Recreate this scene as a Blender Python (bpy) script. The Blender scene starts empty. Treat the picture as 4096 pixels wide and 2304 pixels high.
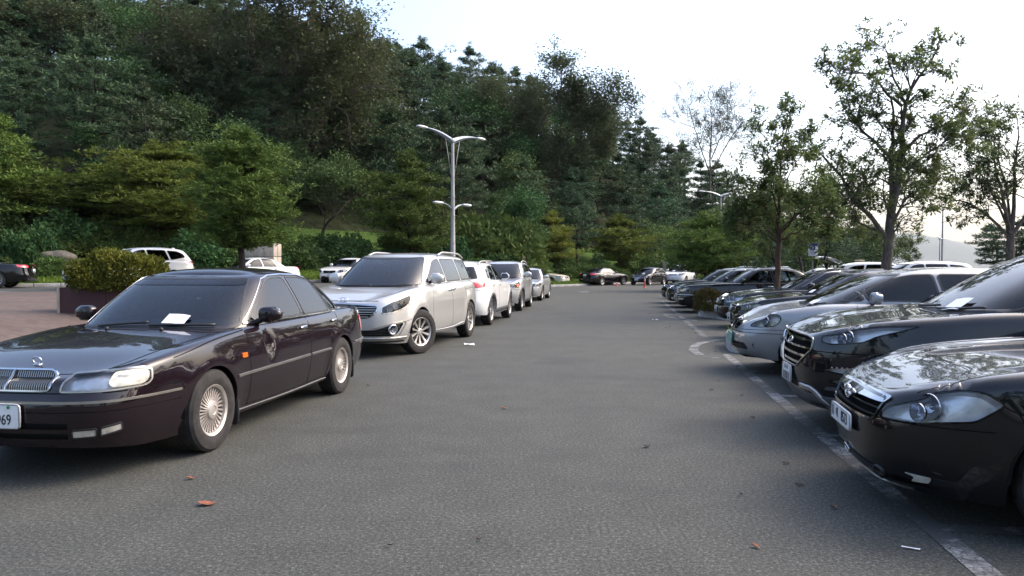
import bpy, bmesh, math, random
import numpy as np
from mathutils import Vector, Matrix
from mathutils.bvhtree import BVHTree
from mathutils.geometry import delaunay_2d_cdt

scene = bpy.context.scene
COL = scene.collection
rng = np.random.default_rng(7)
random.seed(7)
PI = math.pi

# ------------------------------------------------------------------ camera, sky, sun, exposure
FPX, CX, CY, HOR, EYE = 2960.0, 2048.0, 1152.0, 1068.0, 1.45      # of the 4096 x 2304 photograph
PITCH = math.atan((CY - HOR) / FPX)
cam_data = bpy.data.cameras.new('camera')
cam = bpy.data.objects.new('camera', cam_data)
COL.objects.link(cam)
cam.location = (0, 0, EYE)
cam.rotation_euler = (PI / 2 - PITCH, 0, 0)
cam_data.sensor_width = 36
cam_data.lens = 36 * FPX / 4096
cam_data.clip_start = 0.05
cam_data.clip_end = 30000
scene.camera = cam

SUN_EL, SUN_AZ = math.radians(44.0), math.radians(74)              # azimuth clockwise from +Y: off to the right
world = bpy.data.worlds.new('World')
scene.world = world
world.use_nodes = True
wn = world.node_tree
bg = wn.nodes['Background']
sky = wn.nodes.new('ShaderNodeTexSky')
sky.sky_type = 'NISHITA'
sky.sun_disc = False
sky.sun_elevation = SUN_EL
sky.sun_rotation = SUN_AZ
sky.air_density = 1.0
sky.dust_density = 5.5
sky.ozone_density = 2.0
wn.links.new(sky.outputs[0], bg.inputs[0])
bg.inputs[1].default_value = 0.15
sun_data = bpy.data.lights.new('sun', 'SUN')
sun_data.energy = 0.1
sun_data.angle = math.radians(30)
sun_data.color = (1.0, 0.80, 0.62)
sun = bpy.data.objects.new('sun', sun_data)
COL.objects.link(sun)
sd = Vector((math.sin(SUN_AZ) * math.cos(SUN_EL), math.cos(SUN_AZ) * math.cos(SUN_EL), math.sin(SUN_EL)))
sun.rotation_euler = sd.to_track_quat('Z', 'Y').to_euler()
scene.view_settings.view_transform = 'Standard'
scene.view_settings.look = 'None'
scene.view_settings.gamma = 1
scene.view_settings.use_curve_mapping = False
scene.view_settings.exposure = 1.7
scene.render.engine = 'CYCLES'
scene.cycles.max_bounces = 8
scene.cycles.transparent_max_bounces = 12
scene.cycles.caustics_reflective = False
scene.cycles.caustics_refractive = False
try:
    scene.cycles.use_denoising = True
except Exception:
    pass

# ------------------------------------------------------------------ helpers
def smooth(a, b, x):
    t = np.clip((np.asarray(x, float) - a) / (b - a), 0, 1)
    return t * t * (3 - 2 * t)

def G(px, py, z=0.0):
    """ground point (at height z) behind a pixel of the photograph"""
    u, v = (px - CX) / FPX, (CY - py) / FPX
    Y, Z = math.cos(PITCH) + v * math.sin(PITCH), v * math.cos(PITCH) - math.sin(PITCH)
    t = (EYE - z) / -Z
    return (u * t, Y * t)

def pchip(pts):
    xs = np.array([p[0] for p in pts], float)
    ys = np.array([p[1] for p in pts], float)
    if len(xs) == 1:
        return lambda x: np.full_like(np.asarray(x, float), ys[0])
    h = np.diff(xs)
    d = np.diff(ys) / h
    m = np.zeros_like(ys)
    m[0], m[-1] = d[0], d[-1]
    for i in range(1, len(xs) - 1):
        if d[i - 1] * d[i] > 0:
            w1, w2 = 2 * h[i] + h[i - 1], h[i] + 2 * h[i - 1]
            m[i] = (w1 + w2) / (w1 / d[i - 1] + w2 / d[i])
    def f(x):
        x = np.clip(np.asarray(x, float), xs[0], xs[-1])
        i = np.clip(np.searchsorted(xs, x, 'right') - 1, 0, len(xs) - 2)
        t = (x - xs[i]) / h[i]
        return ((1 + 2 * t) * (1 - t) ** 2 * ys[i] + t * (1 - t) ** 2 * h[i] * m[i]
                + t * t * (3 - 2 * t) * ys[i + 1] + t * t * (t - 1) * h[i] * m[i + 1])
    return f

def tag(o, label=None, cat=None, group=None, kind=None):
    if label: o['label'] = label
    if cat: o['category'] = cat
    if group: o['group'] = group
    if kind: o['kind'] = kind
    return o

def empty(name, loc=(0, 0, 0), rz=0.0):
    o = bpy.data.objects.new(name, None)
    o.empty_display_size = 0.2
    o.location = loc
    o.rotation_euler = (0, 0, rz)
    COL.objects.link(o)
    return o

def link_mesh(name, me, parent=None):
    o = bpy.data.objects.new(name, me)
    COL.objects.link(o)
    if parent is not None:
        o.parent = parent
    return o

class MB:
    """collects shapes into one mesh object"""
    def __init__(s):
        s.v, s.f, s.m, s.n = [], [], [], 0
    def add(s, verts, faces, mi=0, M=None):
        V = np.asarray(verts, float).reshape(-1, 3)
        if M is not None:
            A = np.array(M)
            V = V @ A[:3, :3].T + A[:3, 3]
        s.v.append(V)
        s.f.extend([tuple(i + s.n for i in f) for f in faces])
        s.m.extend([mi] * len(faces))
        s.n += len(V)
        return s
    def mesh(s, name, mats, smooth_=True, merge=0, angle=None):
        me = bpy.data.meshes.new(name)
        me.from_pydata(np.concatenate(s.v).tolist() if s.v else [], [], s.f)
        for m in (mats if isinstance(mats, (list, tuple)) else [mats]):
            me.materials.append(m)
        if s.m and max(s.m) > 0:
            me.polygons.foreach_set('material_index', s.m)
        if merge:
            b = bmesh.new(); b.from_mesh(me)
            bmesh.ops.remove_doubles(b, verts=b.verts, dist=merge)
            b.to_mesh(me); b.free()
        if smooth_:
            me.shade_smooth()
            if angle:
                me.set_sharp_from_angle(angle=math.radians(angle))
        me.update()
        return me
    def build(s, name, mats, parent=None, smooth_=True, merge=0, angle=None):
        return link_mesh(name, s.mesh(name, mats, smooth_, merge, angle), parent)

def box(c, d, M=None):
    x, y, z = c; a, b, e = d[0] / 2, d[1] / 2, d[2] / 2
    v = [(x + i * a, y + j * b, z + k * e) for i in (-1, 1) for j in (-1, 1) for k in (-1, 1)]
    f = [(0, 1, 3, 2), (4, 6, 7, 5), (0, 4, 5, 1), (2, 3, 7, 6), (0, 2, 6, 4), (1, 5, 7, 3)]
    return v, f

def rbox(c, d, p=6.0, nu=16, nv=10):
    """superellipsoid: a box with soft edges"""
    v, f = [], []
    def sg(t, e): return math.copysign(abs(t) ** e, t)
    e = 2.0 / p
    for j in range(nv + 1):
        ph = -PI / 2 + PI * j / nv
        for i in range(nu):
            th = 2 * PI * i / nu
            v.append((c[0] + d[0] / 2 * sg(math.cos(ph), e) * sg(math.cos(th), e),
                      c[1] + d[1] / 2 * sg(math.cos(ph), e) * sg(math.sin(th), e),
                      c[2] + d[2] / 2 * sg(math.sin(ph), e)))
    for j in range(nv):
        for i in range(nu):
            f.append((j * nu + i, j * nu + (i + 1) % nu, (j + 1) * nu + (i + 1) % nu, (j + 1) * nu + i))
    return v, f

def tube(pts, rad, n=6, caps=True):
    pts = [Vector(p) for p in pts]
    if not hasattr(rad, '__len__'): rad = [rad] * len(pts)
    v, f = [], []
    up = None
    for i, p in enumerate(pts):
        t = (pts[min(i + 1, len(pts) - 1)] - pts[max(i - 1, 0)]).normalized()
        if up is None:
            up = Vector((0, 0, 1)) if abs(t.z) < 0.9 else Vector((1, 0, 0))
        a = t.cross(up)
        if a.length < 1e-5: a = t.orthogonal()
        a.normalize(); b = a.cross(t); up = b
        for k in range(n):
            an = 2 * PI * k / n
            q = p + (a * math.cos(an) + b * math.sin(an)) * rad[i]
            v.append(q[:])
    for i in range(len(pts) - 1):
        for k in range(n):
            f.append((i * n + k, i * n + (k + 1) % n, (i + 1) * n + (k + 1) % n, (i + 1) * n + k))
    if caps:
        f.append(tuple(range(n - 1, -1, -1)))
        f.append(tuple((len(pts) - 1) * n + k for k in range(n)))
    return v, f

def lathe(prof, n=32, axis='y', flip=False):
    """prof: (r, a) pairs turned about an axis"""
    v, f = [], []
    for r, a in prof:
        for k in range(n):
            t = 2 * PI * k / n
            if axis == 'y': v.append((r * math.cos(t), a, r * math.sin(t)))
            elif axis == 'x': v.append((a, r * math.cos(t), r * math.sin(t)))
            else: v.append((r * math.cos(t), r * math.sin(t), a))
    for i in range(len(prof) - 1):
        for k in range(n):
            q = (i * n + k, i * n + (k + 1) % n, (i + 1) * n + (k + 1) % n, (i + 1) * n + k)
            f.append(q[::-1] if flip else q)
    return v, f

def pip(P, poly):
    P = np.asarray(P, float); poly = np.asarray(poly, float)
    x, y = P[:, 0], P[:, 1]
    r = np.zeros(len(P), bool)
    for (x1, y1), (x2, y2) in zip(poly, np.roll(poly, -1, 0)):
        c = (y1 > y) != (y2 > y)
        with np.errstate(divide='ignore', invalid='ignore'):
            r ^= c & (x < (x2 - x1) * (y - y1) / (y2 - y1 + 1e-30) + x1)
    return r

def dens(loop, step, closed=True):
    out = []
    n = len(loop)
    for i in range(n if closed else n - 1):
        a, b = np.array(loop[i], float), np.array(loop[(i + 1) % n], float)
        k = max(1, int(math.ceil(np.linalg.norm(b - a) / step)))
        for j in range(k):
            out.append(a + (b - a) * j / k)
    if not closed: out.append(np.array(loop[-1], float))
    return np.array(out)

def rnd(loop, r=0.03, n=4):
    """round the corners of a closed 2D loop"""
    out = []
    L = [np.array(p, float) for p in loop]
    for i, p in enumerate(L):
        a, b = L[i - 1] - p, L[(i + 1) % len(L)] - p
        la, lb = np.linalg.norm(a), np.linalg.norm(b)
        k = min(r, la * .45, lb * .45)
        p0, p1 = p + a / la * k, p + b / lb * k
        for j in range(n + 1):
            t = j / n
            out.append((1 - t) ** 2 * p0 + 2 * t * (1 - t) * p + t * t * p1)
    return out

def curve(pts, n=40):
    """smooth open 2D path through points"""
    P = np.array(pts, float)
    s = np.concatenate([[0], np.cumsum(np.linalg.norm(np.diff(P, axis=0), axis=1))])
    f = [pchip(list(zip(s, P[:, k]))) for k in range(P.shape[1])]
    q = np.linspace(0, s[-1], n)
    return np.stack([g(q) for g in f], 1)

def cdt(outer, holes=(), inner=None, clear=0.012):
    """triangles of a 2D region with holes; returns points, faces (counter-clockwise)"""
    loops = [np.asarray(outer, float)] + [np.asarray(h, float) for h in holes]
    allv = np.concatenate(loops)
    edges, k = [], 0
    for l in loops:
        n = len(l)
        edges += [(k + i, k + (i + 1) % n) for i in range(n)]
        k += n
    if inner is not None and len(inner):
        I = np.asarray(inner, float)
        ok = pip(I, loops[0])
        for h in loops[1:]: ok &= ~pip(I, h)
        I = I[ok]
        if len(I):
            d = np.full(len(I), 9.0)
            for c in range(0, len(allv), 256):
                q = allv[c:c + 256]
                d = np.minimum(d, np.sqrt(((I[:, None] - q[None]) ** 2).sum(2)).min(1))
            I = I[d > clear]
            allv = np.concatenate([allv, I])
    r = delaunay_2d_cdt([Vector(p) for p in allv], edges, [], 0, 1e-6)
    V = np.array([p[:] for p in r[0]])
    F = [tuple(f) for f in r[2] if len(f) == 3]
    C = np.array([V[list(f)].mean(0) for f in F])
    ok = pip(C, loops[0])
    for h in loops[1:]: ok &= ~pip(C, h)
    out = []
    for f, o in zip(F, ok):
        if o:
            a, b, c = V[f[0]], V[f[1]], V[f[2]]
            ar = (b[0] - a[0]) * (c[1] - a[1]) - (b[1] - a[1]) * (c[0] - a[0])
            if abs(ar) > 1e-10:
                out.append(f if ar > 0 else f[::-1])
    return V, out

def gridpts(loop, step):
    P = np.asarray(loop, float)
    lo, hi = P.min(0), P.max(0)
    nx, ny = max(2, int((hi[0] - lo[0]) / step)), max(2, int((hi[1] - lo[1]) / step))
    return np.stack(np.meshgrid(np.linspace(lo[0], hi[0], nx + 1), np.linspace(lo[1], hi[1], ny + 1)), -1).reshape(-1, 2)

def coons(F, R, A, B):
    """F, R: front and rear boundary (m points); A, B: the two sides (n points)"""
    m, n = len(F), len(A)
    u = np.linspace(0, 1, m)[None, :, None]; v = np.linspace(0, 1, n)[:, None, None]
    S = (1 - v) * F[None] + v * R[None] + (1 - u) * A[:, None] + u * B[:, None]
    S -= (1 - u) * (1 - v) * F[0] + u * (1 - v) * F[-1] + (1 - u) * v * R[0] + u * v * R[-1]
    return S

def gridfaces(n, m):
    return [(i * m + j, i * m + j + 1, (i + 1) * m + j + 1, (i + 1) * m + j) for i in range(n - 1) for j in range(m - 1)]

def text_mesh(body, size, mat, extrude=0.0015):
    c = bpy.data.curves.new('lettering', 'FONT')
    c.body = body; c.size = size; c.align_x = 'CENTER'; c.align_y = 'CENTER'; c.extrude = extrude
    o = bpy.data.objects.new('lettering', c)
    COL.objects.link(o)
    bpy.context.view_layer.update()
    me = bpy.data.meshes.new_from_object(o.evaluated_get(bpy.context.evaluated_depsgraph_get()))
    bpy.data.objects.remove(o)
    me.materials.clear(); me.materials.append(mat)
    return me

# ------------------------------------------------------------------ materials
def nodes_of(name):
    m = bpy.data.materials.new(name)
    m.use_nodes = True
    nt = m.node_tree
    return m, nt, nt.nodes['Principled BSDF']

def noise(nt, scale, detail=4, rough=0.55, coord='Object', loc=None):
    tc = nt.nodes.new('ShaderNodeTexCoord')
    n = nt.nodes.new('ShaderNodeTexNoise')
    n.inputs['Scale'].default_value = scale
    n.inputs['Detail'].default_value = detail
    n.inputs['Roughness'].default_value = rough
    nt.links.new(tc.outputs[coord], n.inputs['Vector'])
    return n

def ramp(nt, src, stops):
    r = nt.nodes.new('ShaderNodeValToRGB')
    e = r.color_ramp.elements
    while len(e) < len(stops): e.new(0.5)
    for el, (p, c) in zip(e, stops):
        el.position = p
        el.color = (*c, 1) if len(c) == 3 else c
    nt.links.new(src, r.inputs[0])
    return r

def mixc(nt, fac, a, b, mode='MIX'):
    m = nt.nodes.new('ShaderNodeMix')
    m.data_type = 'RGBA'; m.blend_type = mode
    def put(sock, v):
        if hasattr(v, 'is_linked'): nt.links.new(v, sock)
        elif hasattr(v, '__len__'): sock.default_value = (*v, 1)
        else: sock.default_value = v
    put(m.inputs[0], fac); put(m.inputs[6], a); put(m.inputs[7], b)
    return m.outputs[2]

def bump(nt, src, strength, dist=0.01):
    b = nt.nodes.new('ShaderNodeBump')
    b.inputs['Strength'].default_value = strength
    b.inputs['Distance'].default_value = dist
    nt.links.new(src, b.inputs['Height'])
    return b.outputs[0]

def mat(name, c, rough=0.5, metal=0.0, coat=0.0, var=0.12, scale=8.0, bmp=0.0, spec=0.5, coord='Object', coat_rough=0.04):
    m, nt, p = nodes_of(name)
    n = noise(nt, scale, coord=coord)
    lo = tuple(x * (1 - var) for x in c); hi = tuple(min(1, x * (1 + var)) for x in c)
    nt.links.new(ramp(nt, n.outputs[0], [(0.3, lo), (0.7, hi)]).outputs[0], p.inputs['Base Color'])
    p.inputs['Roughness'].default_value = rough
    p.inputs['Metallic'].default_value = metal
    p.inputs['Coat Weight'].default_value = coat
    p.inputs['Coat Roughness'].default_value = coat_rough
    p.inputs['Specular IOR Level'].default_value = spec
    if bmp: nt.links.new(bump(nt, n.outputs[0], bmp), p.inputs['Normal'])
    return m

def paint(name, c, metal=0.0, rough=0.35, dust=0.25, dustc=(0.30, 0.28, 0.25), spec=0.5):
    """clear-coated car paint with a little road dust low on the body"""
    m, nt, p = nodes_of(name)
    n = noise(nt, 3.0, 5)
    tc = nt.nodes.new('ShaderNodeTexCoord')
    sx = nt.nodes.new('ShaderNodeSeparateXYZ')
    nt.links.new(tc.outputs['Object'], sx.inputs[0])
    mr = nt.nodes.new('ShaderNodeMapRange')
    mr.inputs[1].default_value = 0.15; mr.inputs[2].default_value = 0.75
    mr.inputs[3].default_value = dust; mr.inputs[4].default_value = dust * 0.16
    nt.links.new(sx.outputs[2], mr.inputs[0])
    mu = nt.nodes.new('ShaderNodeMath'); mu.operation = 'MULTIPLY'
    nt.links.new(mr.outputs[0], mu.inputs[0]); nt.links.new(n.outputs[0], mu.inputs[1])
    nt.links.new(mixc(nt, mu.outputs[0], c, dustc), p.inputs['Base Color'])
    p.inputs['Metallic'].default_value = metal
    p.inputs['Roughness'].default_value = rough
    p.inputs['Coat Weight'].default_value = 1.0
    p.inputs['Specular IOR Level'].default_value = spec
    cr = nt.nodes.new('ShaderNodeMath'); cr.operation = 'MULTIPLY_ADD'
    nt.links.new(mu.outputs[0], cr.inputs[0]); cr.inputs[1].default_value = 0.5; cr.inputs[2].default_value = 0.02
    nt.links.new(cr.outputs[0], p.inputs['Coat Roughness'])
    n2 = noise(nt, 1.7, 2)
    nt.links.new(bump(nt, n2.outputs[0], 0.02, 0.02), p.inputs['Coat Normal'])
    return m

def glass(name, tint, rough=0.0, ior=1.52):
    m = bpy.data.materials.new(name); m.use_nodes = True
    nt = m.node_tree; nt.nodes.clear()
    o = nt.nodes.new('ShaderNodeOutputMaterial'); mx = nt.nodes.new('ShaderNodeMixShader')
    t = nt.nodes.new('ShaderNodeBsdfTransparent'); g = nt.nodes.new('ShaderNodeBsdfGlossy'); fr = nt.nodes.new('ShaderNodeFresnel')
    n = noise(nt, 6.0, 4)
    nt.links.new(ramp(nt, n.outputs[0], [(0.35, tuple(x * .92 for x in tint)), (0.7, tint)]).outputs[0], t.inputs[0])
    g.inputs['Roughness'].default_value = rough
    g.inputs['Color'].default_value = (0.95, 0.95, 0.95, 1)
    fr.inputs[0].default_value = ior
    nt.links.new(fr.outputs[0], mx.inputs[0]); nt.links.new(t.outputs[0], mx.inputs[1]); nt.links.new(g.outputs[0], mx.inputs[2])
    nt.links.new(mx.outputs[0], o.inputs[0])
    return m

M = {}
M['chrome'] = mat('chrome', (0.62, 0.62, 0.64), 0.12, 1.0, var=0.05)
M['dull_chrome'] = mat('dull_chrome', (0.42, 0.40, 0.37), 0.35, 1.0, var=0.1)
M['alloy'] = mat('alloy', (0.50, 0.48, 0.46), 0.38, 0.85, var=0.12, scale=14)
M['alloy_dark'] = mat('alloy_dark', (0.05, 0.05, 0.055), 0.4, 0.6, var=0.15)
M['beige_alloy'] = mat('beige_alloy', (0.45, 0.41, 0.375), 0.42, 0.55, var=0.18, scale=14)
M['rubber'] = mat('rubber', (0.022, 0.021, 0.021), 0.75, 0, var=0.35, scale=20, bmp=0.15, spec=0.3)
M['tyre'] = mat('tyre', (0.030, 0.028, 0.027), 0.8, 0, var=0.35, scale=16, bmp=0.3, spec=0.25)
M['black_trim'] = mat('black_trim', (0.018, 0.018, 0.020), 0.45, 0, var=0.2)
M['grey_trim'] = mat('grey_trim', (0.06, 0.06, 0.065), 0.6, 0, var=0.2, scale=30)
M['gap'] = mat('gap', (0.004, 0.004, 0.004), 0.9, 0, spec=0.1)
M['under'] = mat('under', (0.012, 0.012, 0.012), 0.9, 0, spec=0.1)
M['gloss_black'] = mat('gloss_black', (0.006, 0.006, 0.007), 0.15, 0, coat=1)
M['reflector'] = mat('reflector', (0.74, 0.75, 0.79), 0.30, 0.45, var=0.15, scale=16, bmp=0.5)
M['bowl'] = mat('bowl', (0.42, 0.43, 0.48), 0.12, 1.0, var=0.15, scale=20)
M['lens'] = glass('lens', (0.92, 0.93, 0.94))
M['hazy_lens'] = mat('hazy_lens', (0.46, 0.44, 0.38), 0.16, 0.15, coat=0.8, var=0.3, scale=22, bmp=0.15)
M['amber'] = mat('amber', (0.75, 0.13, 0.015), 0.2, 0, coat=1)
M['red_lamp'] = mat('red_lamp', (0.62, 0.014, 0.028), 0.16, 0, coat=1, var=0.3, scale=30)
M['pale_lamp'] = mat('pale_lamp', (0.55, 0.35, 0.35), 0.2, 0, coat=1, var=0.2, scale=30)
M['window_dark'] = glass('window_dark', (0.035, 0.042, 0.062))
M['window_mid'] = glass('window_mid', (0.15, 0.19, 0.24))
M['window_clear'] = glass('window_clear', (0.50, 0.58, 0.60))
M['window_film'] = glass('window_film', (0.16, 0.22, 0.34), 0.0, 1.72)
M['window_blue'] = glass('window_blue', (0.38, 0.47, 0.60), 0.0, 1.66)
M['tint_band'] = glass('tint_band', (0.05, 0.07, 0.12), 0.0, 1.5)
M['seat'] = mat('seat', (0.11, 0.11, 0.12), 0.8, 0, var=0.2, bmp=0.2)
M['dash'] = mat('dash', (0.06, 0.062, 0.07), 0.75, 0, var=0.15)
M['plate'] = mat('plate', (0.70, 0.71, 0.72), 0.4, 0, var=0.05)
M['plate_green'] = mat('plate_green', (0.12, 0.32, 0.25), 0.45, 0, var=0.1)
M['ink'] = mat('ink', (0.015, 0.015, 0.02), 0.5)
M['green_dot'] = mat('green_dot', (0.02, 0.25, 0.08), 0.4)
M['paper'] = mat('paper', (0.80, 0.80, 0.82), 0.7, 0, var=0.03)
# ------------------------------------------------------------------ car engine
class Car:
    """A car: local -x is forward, x = 0 the nose, y > 0 the right-hand side."""
    def __init__(c, p, ds=0.055):
        c.p = p; c.ds = ds
        c.L, c.W = p['L'], p['W'] / 2
        L, W = c.L, c.W
        # nominal plan outline, one half, front centre -> rear centre
        nf, nr = p.get('nf', 5.5), p.get('nr', 6.5)
        q = np.linspace(0, 0.985, 120)
        xf = L / 2 * (1 - (1 - q ** nf) ** (1 / nf)) + p.get('bow', .06) * q ** 2
        xr = L - L / 2 * (1 - (1 - q ** nr) ** (1 / nr)) - p.get('bowr', .04) * q ** 2
        mid = np.linspace(0, 1, 80)[1:-1]
        xm = xf[-1] + (xr[-1] - xf[-1]) * mid
        ym = 0.985 + 0.015 * np.sin(PI * mid) ** 0.6
        c.X = np.concatenate([xf, xm, xr[::-1]]); c.Y = np.concatenate([q, ym, q[::-1]])
        seg = np.hypot(np.diff(c.X), np.diff(c.Y * W))
        c.S = np.concatenate([[0], np.cumsum(seg)]); c.Smax = c.S[-1]
        tx, ty = np.gradient(c.X, c.S), np.gradient(c.Y * W, c.S)
        l = np.hypot(tx, ty); c.NX, c.NY = -ty / l, tx / l
        c.nfront = len(xf)
        c.sf, c.sr = pchip(p['front']), pchip(p['rear'])
        c.wz = pchip(p['wz']); c.zs = pchip(p['shoulder']); c.crown = pchip(p['crown'])
        c.bot = pchip(p['bot'])
        c.R = p['R']; c.axles = p['axles']; c.arch = p.get('arch', c.R + 0.05)
        c.dent = p.get('dent')
        c.flare = p.get('flare', 0.012)
        c.rs = p.get('rs', 0.055)
        c.root = None
        c.holes = []            # loops cut into the body (s, z)
        c.gholes = []
        c.make_green()

    # -- lower body ------------------------------------------------------------
    def sx(c, x): return float(np.interp(x, c.X, c.S))
    def sy(c, y): return float(np.interp(y / c.W, c.Y[:c.nfront], c.S[:c.nfront]))
    def ry(c, y): return c.Smax - float(np.interp(y / c.W, c.Y[::-1][:c.nfront], (c.Smax - c.S[::-1])[:c.nfront]))
    def P(c, Q):
        Q = np.asarray(Q, float).reshape(-1, 2)
        s, z = Q[:, 0], Q[:, 1]
        a = np.abs(s); sg = np.where(s < 0, -1.0, 1.0)
        x0, y0 = np.interp(a, c.S, c.X), np.interp(a, c.S, c.Y)
        nx, ny = np.interp(a, c.S, c.NX), np.interp(a, c.S, c.NY)
        a0 = c.axles[0] - c.arch; a1 = c.axles[1] + c.arch
        ff = 1 - smooth(0.12, max(a0, 0.3), x0); fr = smooth(a1, c.L - 0.12, x0)
        x = x0 + c.sf(z) * ff - c.sr(z) * fr
        y = y0 * c.W * (1 + (c.wz(z) - 1) * np.clip(y0 / 0.5, 0, 1))
        for ax in c.axles:
            r = np.hypot(x0 - ax, (z - c.R) * 0.9)
            y = y + c.flare * np.exp(-((r - c.arch) / 0.09) ** 2) * smooth(.3, .6, y0)
        d = c.zs(x0) - z
        r = c.rs
        k = np.clip((r - d) / r, 0, 1)
        e = r * (1 - np.sqrt(np.maximum(0, 1 - k * k)))
        x = x - nx * e; y = y - ny * e
        if c.dent:
            dx, dz, dr, dd, sd = c.dent
            g = np.exp(-(((x0 - dx) / dr) ** 2 + ((z - dz) / (dr * 1.5)) ** 2)) * (sg == sd)
            y = y - dd * g * (1 + 0.7 * np.tanh((x0 - dx + 0.25 * (z - dz)) * 60))
        return np.stack([x, y * sg, z], 1)
    def PN(c, Q, fn=None):
        fn = fn or c.P
        Q = np.asarray(Q, float).reshape(-1, 2)
        e = 2e-3
        a = fn(Q + [e, 0]) - fn(Q - [e, 0]); b = fn(Q + [0, e]) - fn(Q - [0, e])
        n = -np.cross(a, b)
        n /= np.linalg.norm(n, axis=1)[:, None] + 1e-12
        return fn(Q), n

    def columns(c):
        if hasattr(c, '_cols'): return c._cols
        ds = c.ds
        yq = 0.86
        sF = c.sy(yq * c.W); sR = c.ry(yq * c.W)
        m = max(5, int(sF / ds))
        f = [c.sy(yq * c.W * i / m) for i in range(m + 1)]
        n = int((sR - sF) / ds)
        side = np.linspace(sF, sR, n + 1)
        r = [c.ry(yq * c.W * i / m) for i in range(m, -1, -1)]
        c._cols = (np.array(f), side, np.array(r))
        return c._cols
    def zbot(c, s):
        x = np.interp(np.abs(s), c.S, c.X)
        return c.bot(x)

    def outer_loop(c):
        f, side, r = c.columns()
        half = np.concatenate([f, side[1:-1], r])
        top = np.concatenate([-half[::-1], half[1:]])
        x = np.interp(np.abs(top), c.S, c.X)
        T = np.stack([top, c.zs(x)], 1)
        c.ntop = len(T)
        # bottom, with wheel arches, for +s from 0 to Smax
        b = []
        sp = [v for v in half]
        arcs = []
        for ax in c.axles:
            arcs.append((c.sx(ax - c.arch), c.sx(ax + c.arch), ax))
        for s in sp:
            if not any(a - 0.012 <= s <= b_ + 0.012 for a, b_, _ in arcs):
                b.append((s, float(c.zbot(s))))
        for a, b_, ax in arcs:
            za = c.R + 0.0
            b.append((a, float(c.zbot(a))))
            for k in range(25):
                t = PI - PI * k / 24
                b.append((c.sx(ax + c.arch * math.cos(t)), za + c.arch * math.sin(t) * 1.0))
            b.append((b_, float(c.zbot(b_))))
        # order by s but keep vertical steps: sort with arc order preserved
        b = sorted(enumerate(b), key=lambda t: (round(t[1][0], 5), t[0]))
        b = [p for _, p in b]
        bp = []
        for a, b_, ax in arcs: pass
        # fix ordering at arc ends (sill point must precede the rise and follow the fall)
        for i, p in enumerate(b): bp.append(p)
        out = []
        for a, b_, ax in arcs:
            for i in range(len(bp)):
                if abs(bp[i][0] - a) < 1e-4 and i + 1 < len(bp) and abs(bp[i + 1][0] - a) < 1e-4 and bp[i][1] > bp[i + 1][1]:
                    bp[i], bp[i + 1] = bp[i + 1], bp[i]
                if abs(bp[i][0] - b_) < 1e-4 and i + 1 < len(bp) and abs(bp[i + 1][0] - b_) < 1e-4 and bp[i][1] < bp[i + 1][1]:
                    bp[i], bp[i + 1] = bp[i + 1], bp[i]
        R_ = np.array(bp)
        Lh = R_[::-1] * [-1, 1]
        B = np.concatenate([Lh[:-1] if abs(Lh[-1][0]) < 1e-6 else Lh, R_])
        c.Bloop = B
        return np.concatenate([B, T[::-1]])

    def build_body(c, mats):
        outer = c.outer_loop()
        f, side, r = c.columns()
        half = np.concatenate([f, side[1:-1], r])
        allc = np.concatenate([-half[::-1], half[1:]])
        inner = []
        for s in allc[1:-1]:
            x = float(np.interp(abs(s), c.S, c.X)); zt = float(c.zs(x)); zb = float(c.zbot(s))
            rows = [zt - c.rs * k for k in (0.04, 0.14, 0.32, 0.62, 1.0)]
            n = max(3, int((zt - c.rs - zb) / c.ds))
            rows += list(np.linspace(zt - c.rs, zb, n + 1)[1:-1])
            inner += [(s, z) for z in rows]
        V, F = cdt(outer, c.holes, inner, clear=0.006)
        mb = MB()
        mb.add(c.P(V), [t[::-1] for t in F], 0)
        # top surface: hood, deck
        top = np.concatenate([-half[::-1], half[1:]])
        x = np.interp(np.abs(top), c.S, c.X)
        T = c.P(np.stack([top, c.zs(x)], 1))
        nf, ns = len(f), len(side)
        mid = len(half) - 1
        Fb = T[mid - nf + 1: mid + nf]                    # -y .. +y
        A = T[mid - nf + 1 - (ns - 1): mid - nf + 2][::-1]  # left side, front -> rear
        B = T[mid + nf - 1: mid + nf - 1 + ns]
        Rr = np.concatenate([T[mid + nf - 1 + ns - 1:], T[1: mid - nf + 2 - (ns - 1)]])[::-1]
        # rear boundary from -y to +y
        left = T[:mid - nf + 2 - (ns - 1)][::-1]          # -y corner -> rear centre
        right = T[mid + nf - 1 + ns - 1:][::-1]           # rear centre -> +y corner
        Rr = np.concatenate([left, right[1:]])
        S_ = coons(Fb, Rr, A, B)
        m = S_.shape[1]
        u = np.linspace(-1, 1, m)[None, :]
        vv = np.linspace(0, 1, S_.shape[0])[:, None]
        S_[:, :, 2] += c.crown(S_[:, :, 0]) * (1 - np.abs(u) ** 2.4) * smooth(-.02, .11, vv) * (vv > 0) * smooth(1.0, .93, vv)
        c.cap = S_
        n = S_.shape[0]
        faces = gridfaces(n, m)
        keep = []
        C = S_.reshape(-1, 3)
        fc = np.array([C[list(q)].mean(0)[:2] for q in faces])
        foot = c.green_foot()
        ins = pip(fc, foot)
        c.cap_faces_all = faces
        for q, i in zip(faces, ins):
            if not i: keep.append(q[::-1])
        mb.add(C, keep, 0)
        # turned-in lower lip
        BL = c.Bloop
        P0, N0 = c.PN(BL)
        P1 = P0 - N0 * [0.05, 0.05, 0]
        k = len(BL)
        mb.add(np.concatenate([P0, P1]), [(i, i + 1, k + i + 1, k + i) for i in range(k - 1)], 0)
        o = mb.build('body', mats, c.root, merge=1e-4, angle=42)
        return o

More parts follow.
